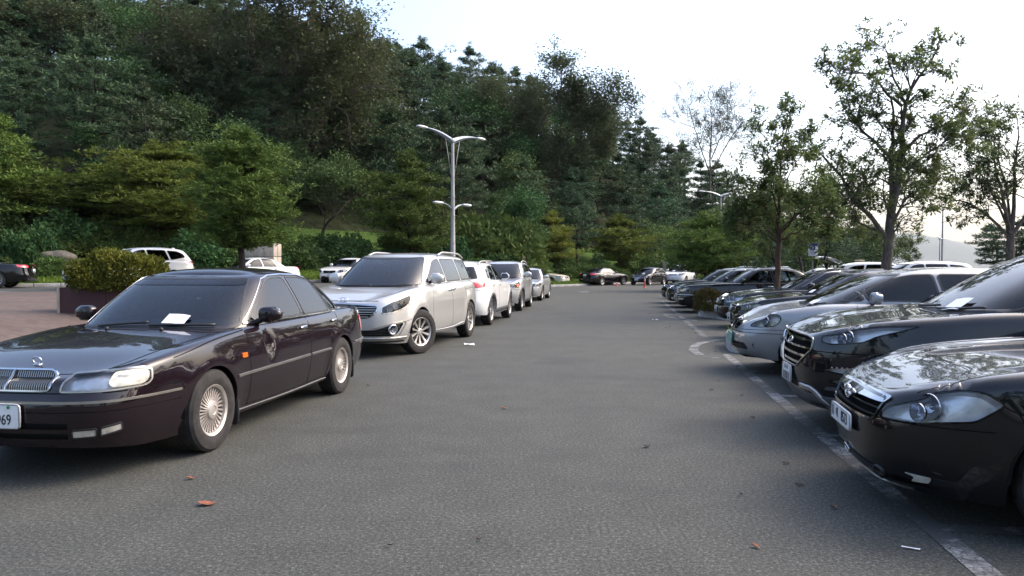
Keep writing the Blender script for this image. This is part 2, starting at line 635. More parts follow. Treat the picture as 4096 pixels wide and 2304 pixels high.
    def cap_bvh(c):
        C = c.cap.reshape(-1, 3)
        return BVHTree.FromPolygons([Vector(v) for v in C], c.cap_faces_all)
    def capz(c, x, y):
        if not hasattr(c, '_cb'): c._cb = c.cap_bvh()
        h = c._cb.ray_cast(Vector((x, y, 4)), Vector((0, 0, -1)))
        if h[0] is None:
            h = c._cb.find_nearest(Vector((x, y, 1)))
        return h[0].z

    # -- greenhouse --------------------------------------------------------------
    def make_green(c):
        g = c.p['green']; c.g = g
        nf, nr = g.get('nf', 5), g.get('nr', 6)
        q = np.linspace(0, 0.99, 90)
        a = .5 * (1 - (1 - q ** nf) ** (1 / nf)); b = 1 - .5 * (1 - (1 - q ** nr) ** (1 / nr))
        a = a + g.get('bow', .03) * q ** 2
        b = b - g.get('bowr', .02) * q ** 2
        mid = np.linspace(0, 1, 60)[1:-1]
        c.GX = np.concatenate([a, a[-1] + (b[-1] - a[-1]) * mid, b[::-1]])
        c.GY = np.concatenate([q, .99 + .01 * np.sin(PI * mid), q[::-1]])
        Lb = g['xb'][1] - g['xb'][0]
        seg = np.hypot(np.diff(c.GX) * Lb, np.diff(c.GY) * g['wb'])
        c.GS = np.concatenate([[0], np.cumsum(seg)]); c.GL = c.GS[-1]
        tx, ty = np.gradient(c.GX * Lb, c.GS), np.gradient(c.GY * g['wb'], c.GS)
        l = np.hypot(tx, ty); c.GNX, c.GNY = -ty / l, tx / l
        c.GH = 0.5
        c.roof = pchip(g['roof'])
        c._zb = None
    def green_foot(c):
        g = c.g
        x = g['xb'][0] + c.GX * (g['xb'][1] - g['xb'][0]); y = c.GY * g['wb'] * 0.985
        x = np.clip(x, g['xb'][0] + 0.02, g['xb'][1] - 0.02)
        return np.concatenate([np.stack([x, y], 1), np.stack([x, -y], 1)[::-1]])
    def zbase(c, k):
        if c._zb is None:
            g = c.g
            i = np.arange(0, len(c.GX), 3)
            x = g['xb'][0] + c.GX[i] * (g['xb'][1] - g['xb'][0]); y = c.GY[i] * g['wb']
            c._zb = (c.GS[i], np.array([c.capz(a, b) - 0.012 for a, b in zip(x, y)]))
        return np.interp(k, *c._zb)
    def PG(c, Q):
        g = c.g
        Q = np.asarray(Q, float).reshape(-1, 2)
        k, t = np.abs(Q[:, 0]), Q[:, 1] / c.GH
        sg = np.where(Q[:, 0] < 0, -1.0, 1.0)
        xi, et = np.interp(k, c.GS, c.GX), np.interp(k, c.GS, c.GY)
        nx, ny = np.interp(k, c.GS, c.GNX), np.interp(k, c.GS, c.GNY)
        bw, br = g.get('bulge', (.03, .03))
        x0 = g['xb'][0] + (g['xt'][0] - g['xb'][0]) * t - bw * 4 * t * (1 - t)
        x1 = g['xb'][1] + (g['xt'][1] - g['xb'][1]) * t + br * 4 * t * (1 - t)
        w = g['wb'] + (g['wt'] - g['wb']) * np.clip(t, 0, 2) ** g.get('barrel', 1.25)
        x = x0 + xi * (x1 - x0); y = w * et
        zb = c.zbase(k)
        xt = g['xt'][0] + xi * (g['xt'][1] - g['xt'][0])
        zt = c.roof(xt)
        z = zb + (zt - zb) * t
        d = zt - z; r = g.get('r', .07)
        kk = np.clip((r - d) / r, 0, 1)
        e = r * (1 - np.sqrt(np.maximum(0, 1 - kk * kk)))
        x = x - nx * e * 1.6; y = y - ny * e
        return np.stack([x, y * sg, z], 1)
    def gside(c, loop, step=0.05, closed=True):
        """(x, z) side-view points -> greenhouse domain"""
        g = c.g
        D = dens(loop, step, closed)
        out = []
        for x, z in D:
            t = .5
            for _ in range(10):
                bw, br = g.get('bulge', (.03, .03))
                x0 = g['xb'][0] + (g['xt'][0] - g['xb'][0]) * t - bw * 4 * t * (1 - t)
                x1 = g['xb'][1] + (g['xt'][1] - g['xb'][1]) * t + br * 4 * t * (1 - t)
                xi = (x - x0) / (x1 - x0)
                k = float(np.interp(xi, c.GX, c.GS))
                zb = float(c.zbase(k)); zt = float(c.roof(g['xt'][0] + xi * (g['xt'][1] - g['xt'][0])))
                t = (z - zb) / (zt - zb)
            out.append((k, t * c.GH))
        return np.array(out)
    def gfront(c, loop, rear=False, step=0.05):
        """(lateral fraction, t) -> greenhouse domain, windscreen or rear window"""
        n = 90
        out = []
        for e, t in dens(loop, step):
            a = abs(e)
            k = float(np.interp(a, c.GY[:n], c.GS[:n])) if not rear else c.GL - float(np.interp(a, c.GY[::-1][:n], (c.GL - c.GS[::-1])[:n]))
            if rear:
                out.append((k if e >= 0 else 2 * c.GL - k, t * c.GH))
            else:
                out.append((math.copysign(k, e), t * c.GH))
        return np.array(out)
    def PGr(c, Q):
        """greenhouse with the domain continued past the rear centre"""
        Q = np.array(Q, float).reshape(-1, 2)
        over = Q[:, 0] > c.GL
        Q[over, 0] = -(2 * c.GL - Q[over, 0])
        return c.PG(Q)

    def build_green(c, mats):
        g = c.g
        # columns
        ds = c.ds * 1.1
        n = int(c.GL / ds)
        half = np.unique(np.concatenate([np.linspace(0, c.GL, n + 1)]))
        ts = np.array([0, .12, .24, .36, .48, .6, .7, .78, .84, .89, .93, .96, .98, .993, 1.0])
        # one closed band cut at the rear centre seam, holes given in the (k, h) domain
        top = np.concatenate([-half[::-1], half[1:]])
        lo = np.stack([top, np.zeros_like(top)], 1); hi = np.stack([top, np.full_like(top, c.GH)], 1)
        outer = np.concatenate([lo, hi[::-1]])
        holes = []
        for h, rear in c.gholes:
            if rear:       # split at the seam: cut the hole as two halves that touch the band's ends
                holes.append(('r', h))
            else:
                holes.append(('n', h))
        inner = [(s, t * c.GH) for s in top[1:-1] for t in ts[1:-1]]
        norm = [h for k, h in holes if k == 'n']
        V, F = cdt(outer, norm, inner, clear=0.006)
        PV = c.PG(V)
        # rear window: drop faces inside its loop (trim covers the edge)
        rear = [h for k, h in holes if k == 'r']
        if rear:
            C = np.array([V[list(f)].mean(0) for f in F])
            C2 = C.copy(); C2[:, 0] = np.where(C[:, 0] < 0, 2 * c.GL + C[:, 0], C[:, 0])
            drop = np.zeros(len(F), bool)
            for h in rear:
                drop |= pip(C2, h)
            F = [f for f, d in zip(F, drop) if not d]
        mb = MB()
        mb.add(PV, [t[::-1] for t in F], 0)
        # roof skin
        yq = 0.9
        kF = float(np.interp(yq, c.GY[:90], c.GS[:90])); kR = c.GL - float(np.interp(yq, c.GY[::-1][:90], (c.GL - c.GS[::-1])[:90]))
        iF = int(np.argmin(abs(half - kF))); iR = int(np.argmin(abs(half - kR)))
        # equalise front and rear counts
        mF, mR = iF, len(half) - 1 - iR
        if mR != mF: iR = len(half) - 1 - mF
        T = c.PG(np.stack([half, np.full_like(half, c.GH)], 1))
        Tm = T * [1, -1, 1]
        Fb = np.concatenate([Tm[:iF + 1][::-1], T[1:iF + 1]])
        Rb = np.concatenate([Tm[iR:], T[iR:-1][::-1]])
        A, B = Tm[iF:iR + 1], T[iF:iR + 1]
        S_ = coons(Fb, Rb, A, B)
        nn, m = S_.shape[:2]
        u = np.linspace(-1, 1, m)[None, :]; v = np.linspace(0, 1, nn)[:, None]
        S_[:, :, 2] += g.get('crown', .05) * (1 - u ** 2) * (1 - (2 * v - 1) ** 4) + g.get('arch', 0.02) * (1 - (2 * v - 1) ** 2)*(1-u**4)
        c.roofgrid = S_
        mb.add(S_.reshape(-1, 3), [q[::-1] for q in gridfaces(nn, m)], 0)
        return mb.build('roof', mats, c.root, merge=1e-4, angle=42)

    # -- features ------------------------------------------------------------------
    def patch(c, name, m, loop, off=0.003, fn=None, step=0.05, parent=None, shrink=None, both=False, depth=0.012):
        """a panel that follows the surface, proud by off, with turned-down edges"""
        fn = fn or c.P
        D = dens(loop, step)
        V, F = cdt(D, (), gridpts(D, step), clear=step * .3)
        P0, N0 = c.PN(V, fn)
        mb = MB()
        mb.add(P0 + N0 * off, [t[::-1] for t in F])
        if depth:
            k = len(D)
            E0, EN = c.PN(D, fn)
            mb.add(np.concatenate([E0 + EN * off, E0 + EN * (off - depth)]), [(i, (i + 1) % k, k + (i + 1) % k, k + i) for i in range(k)])
        return mb.build(name, m, parent or c.root, merge=1e-5, angle=40)
    def strip(c, name, m, path, width, off, fn=None, closed=False, parent=None, mb=None, base=-0.004):
        fn = fn or c.P
        D = np.asarray(path, float)
        n = len(D)
        T = np.gradient(D, axis=0) if not closed else (np.roll(D, -1, 0) - np.roll(D, 1, 0))
        T /= np.linalg.norm(T, axis=1)[:, None] + 1e-12
        Nn = np.stack([-T[:, 1], T[:, 0]], 1)
        rows = [(-.5, base), (-.36, off), (.36, off), (.5, base)]
        P = []
        for w, h in rows:
            p, nn = c.PN(D + Nn * width * w, fn)
            P.append(p + nn * h)
        own = mb is None
        mb = mb or MB()
        V = np.concatenate(P)
        f = []
        for r in range(3):
            for i in range(n if closed else n - 1):
                j = (i + 1) % n
                f.append((r * n + i, (r + 1) * n + i, (r + 1) * n + j, r * n + j))
        if not closed:
            f += [(0, n, 2 * n, 3 * n), (n - 1, 4 * n - 1, 3 * n - 1, 2 * n - 1)]
        mb.add(V, f)
        if own: return mb.build(name, m, parent or c.root, angle=50)
    def bucket(c, name, m, loop, depth, parent=None, fn=None, step=0.04, shrink=0.82, fwd=True):
        """the recess behind a hole in the body"""
        fn = fn or c.P
        D = np.asarray(loop)
        P0, N0 = c.PN(D, fn)
        cen = P0.mean(0)
        nm = N0.mean(0); nm /= np.linalg.norm(nm)
        P1 = cen + (P0 - cen) * shrink - nm * depth
        k = len(D)
        mb = MB()
        mb.add(np.concatenate([P0 + N0 * .001, P1]), [(i, (i + 1) % k, k + (i + 1) % k, k + i) for i in range(k)])
        V, F = cdt(D, (), gridpts(D, step), clear=step * .3)
        PV, NV = c.PN(V, fn)
        mb.add(cen + (PV - cen) * shrink - nm * depth, [t[::-1] for t in F])
        return mb.build(name, m, parent or c.root, merge=1e-5, angle=30)
    def lamp(c, loop, name='headlight', m='reflector', lens='lens', depth=0.07, bulbs=(), rim=None, bowl='bowl'):
        """lens over a recessed reflector with bowls; call before build_body so that the hole is cut"""
        out = []
        for sg in (-1, 1):
            D = dens([(a * sg, b) for a, b in (loop if sg > 0 else loop[::-1])], 0.035)
            c.holes.append(D)
            out.append(D)
        def later():
            for sg, D in zip((-1, 1), out):
                b = c.bucket(name, M[m], D, depth)
                P0, N0 = c.PN(D)
                nm = N0.mean(0); nm[2] *= .3; nm /= np.linalg.norm(nm)
                fwd = Vector((nm * .5 + np.array([-.5, 0, 0]))).normalized()
                for s, z, r in bulbs:
                    p, n_ = c.PN([(s * sg, z)])
                    Mx = Matrix.Translation(Vector(p[0] - nm * depth * .15)) @ fwd.to_track_quat('X', 'Z').to_matrix().to_4x4()
                    mb = MB()
                    pr = [(r, 0.0), (r * .97, .006), (r * .9, 0), (r * .8, -.02), (r * .55, -.04), (r * .25, -.05), (r * .22, -.02), (r * .12, -.005), (0.001, 0)]
                    v, f = lathe(pr, 20, 'x')
                    mb.add(v, f, 0, Mx)
                    mb.build('reflector_bowl', M[bowl], b, angle=40)
                c.patch('lens', M[lens], D, 0.004, step=0.04, parent=b, depth=0)
                c.strip('lens_rim', M['gap'] if rim is None else M[rim], D, 0.012 if rim is None else .016, 0.0025 if rim is None else .007, closed=True, parent=b)
        c.todo.append(later)
    def grille(c, loop, frame='chrome', bars='h', nb=4, bw=0.03, bm='chrome', depth=0.04, mirror=False, name='grille', fw=.022, floor='gap', boff=-0.008):
        loops = [loop] if not mirror else [loop, [(-a, b) for a, b in loop][::-1]]
        Ds = []
        for l in loops:
            D = dens(l, 0.035); Ds.append(D); c.holes.append(D)
        def later():
            for D in Ds:
                b = c.bucket(name, M[floor], D, depth, shrink=.97)
                lo, hi = D.min(0), D.max(0)
                mb = MB(); cnt = 0
                if bars == 'h':
                    for i in range(nb):
                        z = lo[1] + (hi[1] - lo[1]) * (i + .5 + (0.0)) / nb
                        xs = np.linspace(lo[0], hi[0], 60)
                        ok = pip(np.stack([xs, np.full(60, z)], 1), D)
                        if ok.sum() < 2: continue
                        path = np.stack([xs[ok], np.full(ok.sum(), z)], 1)
                        bar = MB(); c.strip('x', None, path, bw, boff, mb=bar, base=-.03)
                        bar.build('grille_bar', M[bm], b, angle=50)
                elif bars == 'v':
                    for i in range(nb):
                        s = lo[0] + (hi[0] - lo[0]) * (i + .5) / nb
                        zs = np.linspace(lo[1], hi[1], 24)
                        ok = pip(np.stack([np.full(24, s), zs], 1), D)
                        if ok.sum() < 2: continue
                        c.strip('x', None, np.stack([np.full(ok.sum(), s), zs[ok]], 1), bw, boff, mb=mb, base=-.03); cnt += 1
                    mb.build('grille_bars', M[bm], b, angle=50)
                elif bars == 'mesh':
                    for i in range(nb):
                        z = lo[1] + (hi[1] - lo[1]) * (i + .5) / nb
                        xs = np.linspace(lo[0], hi[0], 50)
                        ok = pip(np.stack([xs, np.full(50, z)], 1), D)
                        if ok.sum() < 2: continue
                        c.strip('x', None, np.stack([xs[ok], np.full(ok.sum(), z)], 1), bw, boff, mb=mb, base=-.03); cnt += 1
                    if cnt: mb.build('grille_bars', M[bm], b, angle=50)
                if frame: c.strip('grille_frame', M[frame], D, fw, 0.010, closed=True, parent=b)
        c.todo.append(later)
    def pane(c, name, m, D, rear=False, trim='black_trim', tw=0.022, toff=0.004):
        c.gholes.append((D, rear))
        fn = c.PGr if rear else c.PG
        def later():
            b = c.patch(name, m, D, 0.002, fn, step=0.07, depth=0)
            if trim: c.strip('window_seal', M[trim], D, tw, toff, fn, closed=True, parent=b)
        c.gtodo.append(later)

    def wheel(c, name, pos, side, steer=0.0, style=None, w=0.21, detail=1.0):
        st = style or {}
        R = c.R; rr = st.get('rim', R * 0.66)
        T = Matrix.Translation(Vector(pos)) @ Matrix.Rotation(steer, 4, 'Z')
        if side < 0: T = T @ Matrix.Rotation(PI, 4, 'Z')      # outer face along local +y
        key = ('tyre', round(R, 3), round(rr, 3), w)
        if key not in MESH:
            mb = MB(); h = w / 2
            n = 48
            v, f = lathe([(rr - .012, -h * .8), (rr + .02, -h * .98), ((rr + R) / 2, -h), (R - .02, -h * .93), (R, -h * .72), (R, -h * .3), (R - .006, -h * .28), (R - .006, -h * .22), (R, -h * .2),
                          (R, h * .2), (R - .006, h * .22), (R - .006, h * .28), (R, h * .3), (R, h * .72), (R - .02, h * .93), ((rr + R) / 2, h), (rr + .02, h * .98), (rr - .012, h * .8)], n)
            mb.add(v, f)
            MESH[key] = mb.mesh('wheel', M['tyre'], True, angle=35)
        o = link_mesh('wheel', MESH[key], c.root); o.matrix_local = T
        key = ('rim', round(R, 3), round(rr, 3), w, tuple(sorted(st.items())))
        if key not in MESH:
            MESH[key] = rim_mesh(rr, w, st)
        r = link_mesh('rim', MESH[key], o)
        return o

MESH = {}
def rim_mesh(rr, w, st):
    """outer face towards +y"""
    mb = MB()
    h = w / 2
    v, f = lathe([(rr, -h * .8), (rr - .02, -h * .5), (rr - .03, h * .3), (rr - .022, h * .75), (rr - .004, h * .86), (rr + .006, h * .84), (rr + .004, h * .76)], 40)
    mb.add(v, f, 0)
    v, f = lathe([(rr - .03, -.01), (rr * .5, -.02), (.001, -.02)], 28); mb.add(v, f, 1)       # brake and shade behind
    v, f = lathe([(rr * .62, .0), (rr * .62, .018), (rr * .3, .022), (.001, .022)], 28); mb.add(v, f, 2)
    n = st.get('n', 5); a0, a1 = st.get('w0', .05), st.get('w1', .035)
    y0 = h * st.get('face', .62); dish = st.get('dish', .0)
    hub = st.get('hub', .062)
    tw = st.get('twist', 0.0); pair = st.get('pair', 0)
    for i in range(n):
        for q in ((-1, 1) if pair else (0,)):
            t = 2 * PI * i / n + 0.3
            vs = []
            for k in range(5):
                u = k / 4
                r = hub * .8 + (rr - .008 - hub * .8) * u
                wd = a0 + (a1 - a0) * u
                ang = t + tw * u + q * pair * (.6 + .4 * u) 
                yy = y0 + dish * (1 - u) - .012 * math.sin(PI * u) * st.get('curve', 1)
                cx_, cz_ = math.cos(ang), math.sin(ang)
                tx, tz = -cz_, cx_
                for sgn, yo in ((-1, -.035), (-.72, 0), (.72, 0), (1, -.035)):
                    vs.append((r * cx_ + tx * wd / 2 * sgn, yy + yo, r * cz_ + tz * wd / 2 * sgn))
            fs = []
            for k in range(4):
                for j in range(3):
                    fs.append((k * 4 + j, k * 4 + j + 1, k * 4 + 4 + j + 1, k * 4 + 4 + j))
            mb.add(vs, fs, 0)
    v, f = lathe([(hub, y0 + dish - .03), (hub, y0 + dish - .004), (hub * .88, y0 + dish + .006), (hub * .5, y0 + dish + .01), (hub * .45, y0 + dish + .006), (.001, y0 + dish + .006)], 24)
    mb.add(v, f, 0)
    return mb.mesh('rim', [M[st.get('m', 'alloy')], M['under'], M['alloy_dark']], True, angle=40)

def carbuild(p, paint_m, label, cat='car', group=None, name='parked_car', feats=None, ds=0.06, interior=True, mirrors=True, wheels=True, steer=0.0, win='window_mid', style=None, trim='black_trim', under_w=1.0):
    """build one car; feats(c) adds holes and details"""
    c = Car(p, ds)
    c.todo, c.gtodo = [], []
    c.paint = paint_m
    c.root = empty(name)
    tag(c.root, label, cat, group)
    if feats: feats(c)
    # the cap must exist before anything on the greenhouse
    c.build_body(paint_m)
    for fn in c.todo: fn()
    c.todo = []
    glasses(c, win, trim)
    c.build_green(paint_m)
    for fn in c.gtodo: fn()
    if hasattr(c, 'after'):
        for fn in c.after: fn()
    # wheels
    tw = c.W - p.get('inset', 0.03) - 0.105
    st = style or {}
    for i, ax in enumerate(c.axles):
        for sd in (-1, 1):
            c.wheel('wheel', (ax, sd * tw, c.R), sd, steer if i == 0 else 0, st, p.get('tw', .21))
    # underside and wheel wells
    mb = MB()
    k = np.linspace(0, c.Smax, 60)
    x, y = np.interp(k, c.S, c.X), np.interp(k, c.S, c.Y) * c.W * .9
    x = np.clip(x, .1, c.L - .1)
    loop = np.concatenate([np.stack([x, y], 1), np.stack([x, -y], 1)[::-1][1:-1]])
    zb = float(np.mean(c.bot(np.linspace(.5, c.L - .5, 9)))) + .03
    mb.add([(a, b, zb) for a, b in loop], [tuple(range(len(loop)))])
    for ax in c.axles:
        for sd in (-1, 1):
            yo, yi = sd * (c.W - .045), sd * (c.W - .34)
            vs = []
            for j in range(17):
                t = PI * j / 16
                r = c.arch + .012
                vs += [(ax + r * math.cos(t), yo, c.R + r * math.sin(t)), (ax + r * math.cos(t), yi, c.R + r * math.sin(t))]
            mb.add(vs, [(2 * j, 2 * j + 1, 2 * j + 3, 2 * j + 2) for j in range(16)])
            mb.add([(ax, yi, c.R)] + [vs[2 * j + 1] for j in range(17)], [(0, j + 1, j + 2) for j in range(16)])
            mb.add([(ax - c.arch, yi, c.R), (ax + c.arch, yi, c.R), (ax + c.arch, yi, zb), (ax - c.arch, yi, zb)], [(0, 1, 2, 3)])
    mb.build('underbody', M['under'], c.root, smooth_=False)
    if mirrors:
        mx, my, mz = p['mirror']
        for sd in (-1, 1):
            mb = MB()
            S = Matrix.Translation((mx, sd * (my + .10), mz)) @ Matrix.Rotation(sd * -.18, 4, 'Z')
            v, f = rbox((0, 0, 0), p.get('msize', (.13, .21, .145)), 3.2, 18, 12)
            V = np.array(v)
            V[:, 0] = np.where(V[:, 0] > .02, .02, V[:, 0])
            V[:, 2] *= 1 - .25 * (V[:, 1] * sd > 0.04)
            mb.add(V, f, 0, S)
            o = mb.build('mirror', M[p['mirm']] if 'mirm' in p else paint_m, c.root, angle=50)
            mb = MB()
            v, f = rbox((.022, 0, 0), (.006, p.get('msize', (.13, .21, .145))[1] * .86, p.get('msize', (.13, .21, .145))[2] * .8), 4, 14, 8)
            mb.add(v, f, 0, S)
            mb.build('mirror_glass', M['chrome'], o)
            mb = MB()
            mb.add(*tube([(mx - .01, sd * (my - .05), mz - .075), (mx - .02, sd * (my + .02), mz - .05), (mx - .02, sd * (my + .06), mz - .03)], [.03, .026, .022], 8))
            mb.build('mirror_arm', M['black_trim'], o)
    if interior: cabin(c)
    c.root['L'] = c.L
    return c

def cabin(c):
    g = c.g; p = c.p
    x0, x1 = g['xb']
    zb = float(np.mean(c.zs(np.array([(x0 + x1) / 2]))))
    w = g['wb'] * .9
    xd = x0 + .35
    mb = MB(); mb.add(*rbox((xd + .18, 0, zb - .10), (.75, 2 * w, .22), 5, 20, 8)); 
    mb.build('dashboard', M['dash'], c.root)
    xs = p.get('seatx', (x0 + 1.15, x0 + 2.0))
    for j, xx in enumerate(xs):
        for sd in ((-1, 1) if j == 0 else (0,)):
            mb = MB()
            ww = .46 if j == 0 else 2 * w * .86
            Mx = Matrix.Translation((xx, sd * .36, 0))
            mb.add(*rbox((-.1, 0, zb - .42), (.5, ww, .16), 4, 14, 8), 0, Mx)
            mb.add(*rbox((.2, 0, zb - .13), (.15, ww, .62), 4, 14, 8), 0, Mx @ Matrix.Rotation(.0, 4, 'Y'))
            o = mb.build('seat', M['seat'], c.root)
            for k in ((0,) if j == 0 else (-.36, .36)):
                mb = MB()
                mb.add(*rbox((.22, k, zb + .27), (.1, .25, .17), 3, 12, 8), 0, Mx)
                mb.build('headrest', M['seat'], o)
    mb = MB()
    n = 24
    Mx = Matrix.Translation((xd + .52, -.36, zb - .01)) @ Matrix.Rotation(-1.15, 4, 'Y')
    ring = [(.19 * math.cos(2 * PI * i / n), .19 * math.sin(2 * PI * i / n), 0) for i in range(n + 1)]
    mb.add(*tube(ring, .014, 6, False), 0, Mx)
    mb.add(*tube([(-.18, 0, 0), (.18, 0, 0)], .02, 5), 0, Mx)
    mb.add(*rbox((0, 0, -.01), (.12, .12, .04), 3, 10, 6), 0, Mx)
    mb.build('steering_wheel', M['dash'], c.root)

def glasses(c, win, trim):
    """panes from the spec: p['side'] loops in (x, z); windscreen; rear window"""
    p = c.p
    ws = p.get('ws', [(-.9, .05), (-.86, .93), (.86, .93), (.9, .05)])
    wm, sm, rm = (win if isinstance(win, (list, tuple)) else (win,) * 3)
    D = c.gfront(rnd(ws, .06), False)
    c.pane('windscreen', M[wm], D, False, trim, 0.035)
    for sg in (-1, 1):
        for i, l in enumerate(p['side']):
            D = c.gside(rnd(l, p.get('siderad', .05)))
            D = D * [sg, 1]
            if sg < 0: D = D[::-1]
            c.pane('side_window', M[sm], D, False, trim, p.get('tw_side', .024))
    if 'rw' in p:
        D = c.gfront(rnd(p['rw'], .06), True)
        c.pane('rear_window', M[rm], D, True, trim, 0.035)

def seams(c, paths, w=0.008):
    """dark shut lines on both sides, one part"""
    def later():
        for pth in paths:
            D = curve(pth, max(8, int(len(pth) * 8)))
            D = np.stack([[c.sx(x) for x in D[:, 0]], D[:, 1]], 1)
            for sg in (-1, 1):
                c.strip('door_gap', M['gap'], D * [sg, 1], w, 0.0012)
    c.todo.append(later)

def sidestrip(c, name, m, pth, w, off, n=30, both=True):
    def later():
        D = curve(pth, n)
        D = np.stack([[c.sx(x) for x in D[:, 0]], D[:, 1]], 1)
        for sg in ((-1, 1) if both else (-1,)):
            c.strip(name, M[m] if isinstance(m, str) else m, D * [sg, 1], w, off)
    c.todo.append(later)

def handle(c, xs, zs_, m='chrome', l=.16):
    def later():
        for x, z in zip(xs, zs_):
            for sg in (-1, 1):
                P0, N0 = c.PN([(c.sx(x) * sg, z)])
                mb = MB()
                mb.add(*rbox((x, P0[0][1] + .014 * sg, z), (l, .028, .032), 3, 14, 8))
                h = mb.build('door_handle', M[m] if isinstance(m, str) else m, c.root)
    c.todo.append(later)

def hoodlines(c, paths, w=.01, name='hood_gap'):
    """shut lines on the top surface, (x, y) paths, mirrored"""
    def later():
        for pth in paths:
            D = curve(pth, 24)
            for sg in (-1, 1):
                mb = MB()
                pts = [(x, y * sg, c.capz(x, y * sg) + .0015) for x, y in D]
                P_ = np.array(pts); T = np.gradient(P_, axis=0); T /= np.linalg.norm(T, axis=1)[:, None]
                N_ = np.cross(T, [0, 0, 1]) * w / 2
                k = len(P_)
                mb.add(np.concatenate([P_ - N_, P_ + N_]), [(i, i + 1, k + i + 1, k + i) for i in range(k - 1)])
                mb.build(name, M['gap'], c.root)
    c.todo.append(later)

def plate(c, z, w=.335, h=.17, rear=False, rows=(), mat_='plate', tilt=0.0, y=0.0, mark=None, ink='ink'):
    def later():
        x = c.P([(0 if not rear else c.Smax, z)])[0][0] + (-.018 if not rear else .018)
        mb = MB()
        mb.add(*rbox((0, 0, 0), (.014, w, h), 8, 24, 8))
        o = mb.build('number_plate', M[mat_], c.root, angle=60)
        o.location = (x, y, z); o.rotation_euler = (0, tilt, 0)
        mb = MB()
        lp = rnd([(-w / 2 + .006, -h / 2 + .006), (w / 2 - .006, -h / 2 + .006), (w / 2 - .006, h / 2 - .006), (-w / 2 + .006, h / 2 - .006)], .02)
        sd = -1 if not rear else 1
        mb.add(*tube([(.0075 * sd, a, b) for a, b in lp + lp[:1]], .0035, 5, False))
        mb.build('plate_rim', M['dull_chrome'], o)
        for body, sz, dy, dz, sqx in rows:
            me = text_mesh(body, sz, M[ink])
            t = link_mesh('plate_text', me, o)
            t.matrix_local = Matrix.Translation((.0085 * sd, dy * sd, dz)) @ Matrix.Rotation(PI / 2 * sd, 4, 'Z') @ Matrix.Rotation(PI / 2, 4, 'X') @ Matrix.Diagonal((sqx, 1, 1, 1))
        if mark:
            mb = MB()
            for yy, zz, ww, hh in mark: mb.add(*box((.0085 * sd, yy, zz), (.003, ww, hh)))
            mb.build('plate_marks', M[ink], o, smooth_=False)
    c.todo.append(later)

def wipers(c, segs=None):
    def later():
        for e0, t0, e1, t1 in (segs or [(-.05, .035, -.72, .075), (.55, .03, -.02, .085)]):
            D = c.gfront([(e0 + (e1 - e0) * i / 10, t0 + (t1 - t0) * i / 10) for i in range(11)], step=9)
            P0, N0 = c.PN(D, c.PG)
            mb = MB()
            mb.add(*tube([tuple(a) for a in P0 + N0 * .022], .011, 5))
            mb.build('wiper', M['black_trim'], c.root)
    c.gtodo.append(later)

def roofrails(c, x0, x1, y, m='dull_chrome', h=.05):
    def later():
        G_ = c.roofgrid.reshape(-1, 3)
        for sg in (-1, 1):
            pts = []
            for i in range(15):
                t = i / 14
                x = x0 + (x1 - x0) * t
                d = (G_[:, 0] - x) ** 2 + (G_[:, 1] - sg * y) ** 2
                z = G_[np.argmin(d), 2]
                pts.append((x, sg * y, z - .01 + h * min(1, 6 * min(t, 1 - t))))
            mb = MB(); mb.add(*tube(pts, .018, 8))
            mb.build('roof_rail', M[m], c.root)
    c.after = getattr(c, 'after', []) + [later]

def antenna(c, x, shark=True):
    def later():
        G_ = c.roofgrid.reshape(-1, 3)
        z = G_[np.argmin((G_[:, 0] - x) ** 2 + G_[:, 1] ** 2), 2]
        mb = MB()
        if shark: mb.add(*rbox((x, 0, z + .02), (.16, .045, .09), 2.2, 12, 8))
        else: mb.add(*tube([(x, 0, z), (x + .25, 0, z + .42)], [.006, .003], 5))
        mb.build('antenna', M['black_trim'] if not shark else c.paint, c.root)
    c.after = getattr(c, 'after', []) + [later]

def note(c, e, t, w=.2, h=.12, rot=0.1):
    """a sheet of paper left on the windscreen: a thing of its own"""
    k = c.gfront([(e, t)], step=9)[:1]
    P0, N0 = c.PN(k, c.PG)
    Px, _ = c.PN(k + [.02, 0], c.PG)
    ax = Vector(Px[0] - P0[0]).normalized(); n = Vector(N0[0]); ay = n.cross(ax)
    n = -n if n.x > 0 else n
    ax2 = (ax * math.cos(rot) + ay * math.sin(rot)); ay2 = ay * math.cos(rot) - ax * math.sin(rot)
    mb = MB()
    o = Vector(P0[0]) + n * .02
    vs = []
    for i in range(5):
        for j in range(4):
            a, b = (i / 4 - .5) * w, (j / 3 - .5) * h
            vs.append((o + ax2 * a + ay2 * b + n * (.006 * math.sin(i * 1.1) + .004))[:])
    mb.add(vs, [(i * 4 + j, i * 4 + j + 1, i * 4 + j + 5, i * 4 + j + 4) for i in range(4) for j in range(3)])
    return mb

def place(c, heading, wheel=None, nose=None, z=0.0):
    """heading: unit-ish (X, Y) forward. wheel: ('FL'|'FR'|'RL'|'RR', X, Y) contact; nose: (X, Y)"""
    f = Vector((heading[0], heading[1])).normalized()
    lf = Vector((-f.y, f.x))
    if wheel:
        k, X, Y = wheel
        xl = c.axles[0] if k[0] == 'F' else c.axles[1]
        off = (c.W - .1) * (1 if k[1] == 'L' else -1)
        # world = origin - f*xl + lf*off
        o = Vector((X, Y)) + f * xl - lf * off
    else:
        o = Vector(nose)
    c.root.location = (o.x, o.y, z)
    c.root.rotation_euler = (0, 0, math.atan2(f.y, f.x) + PI)
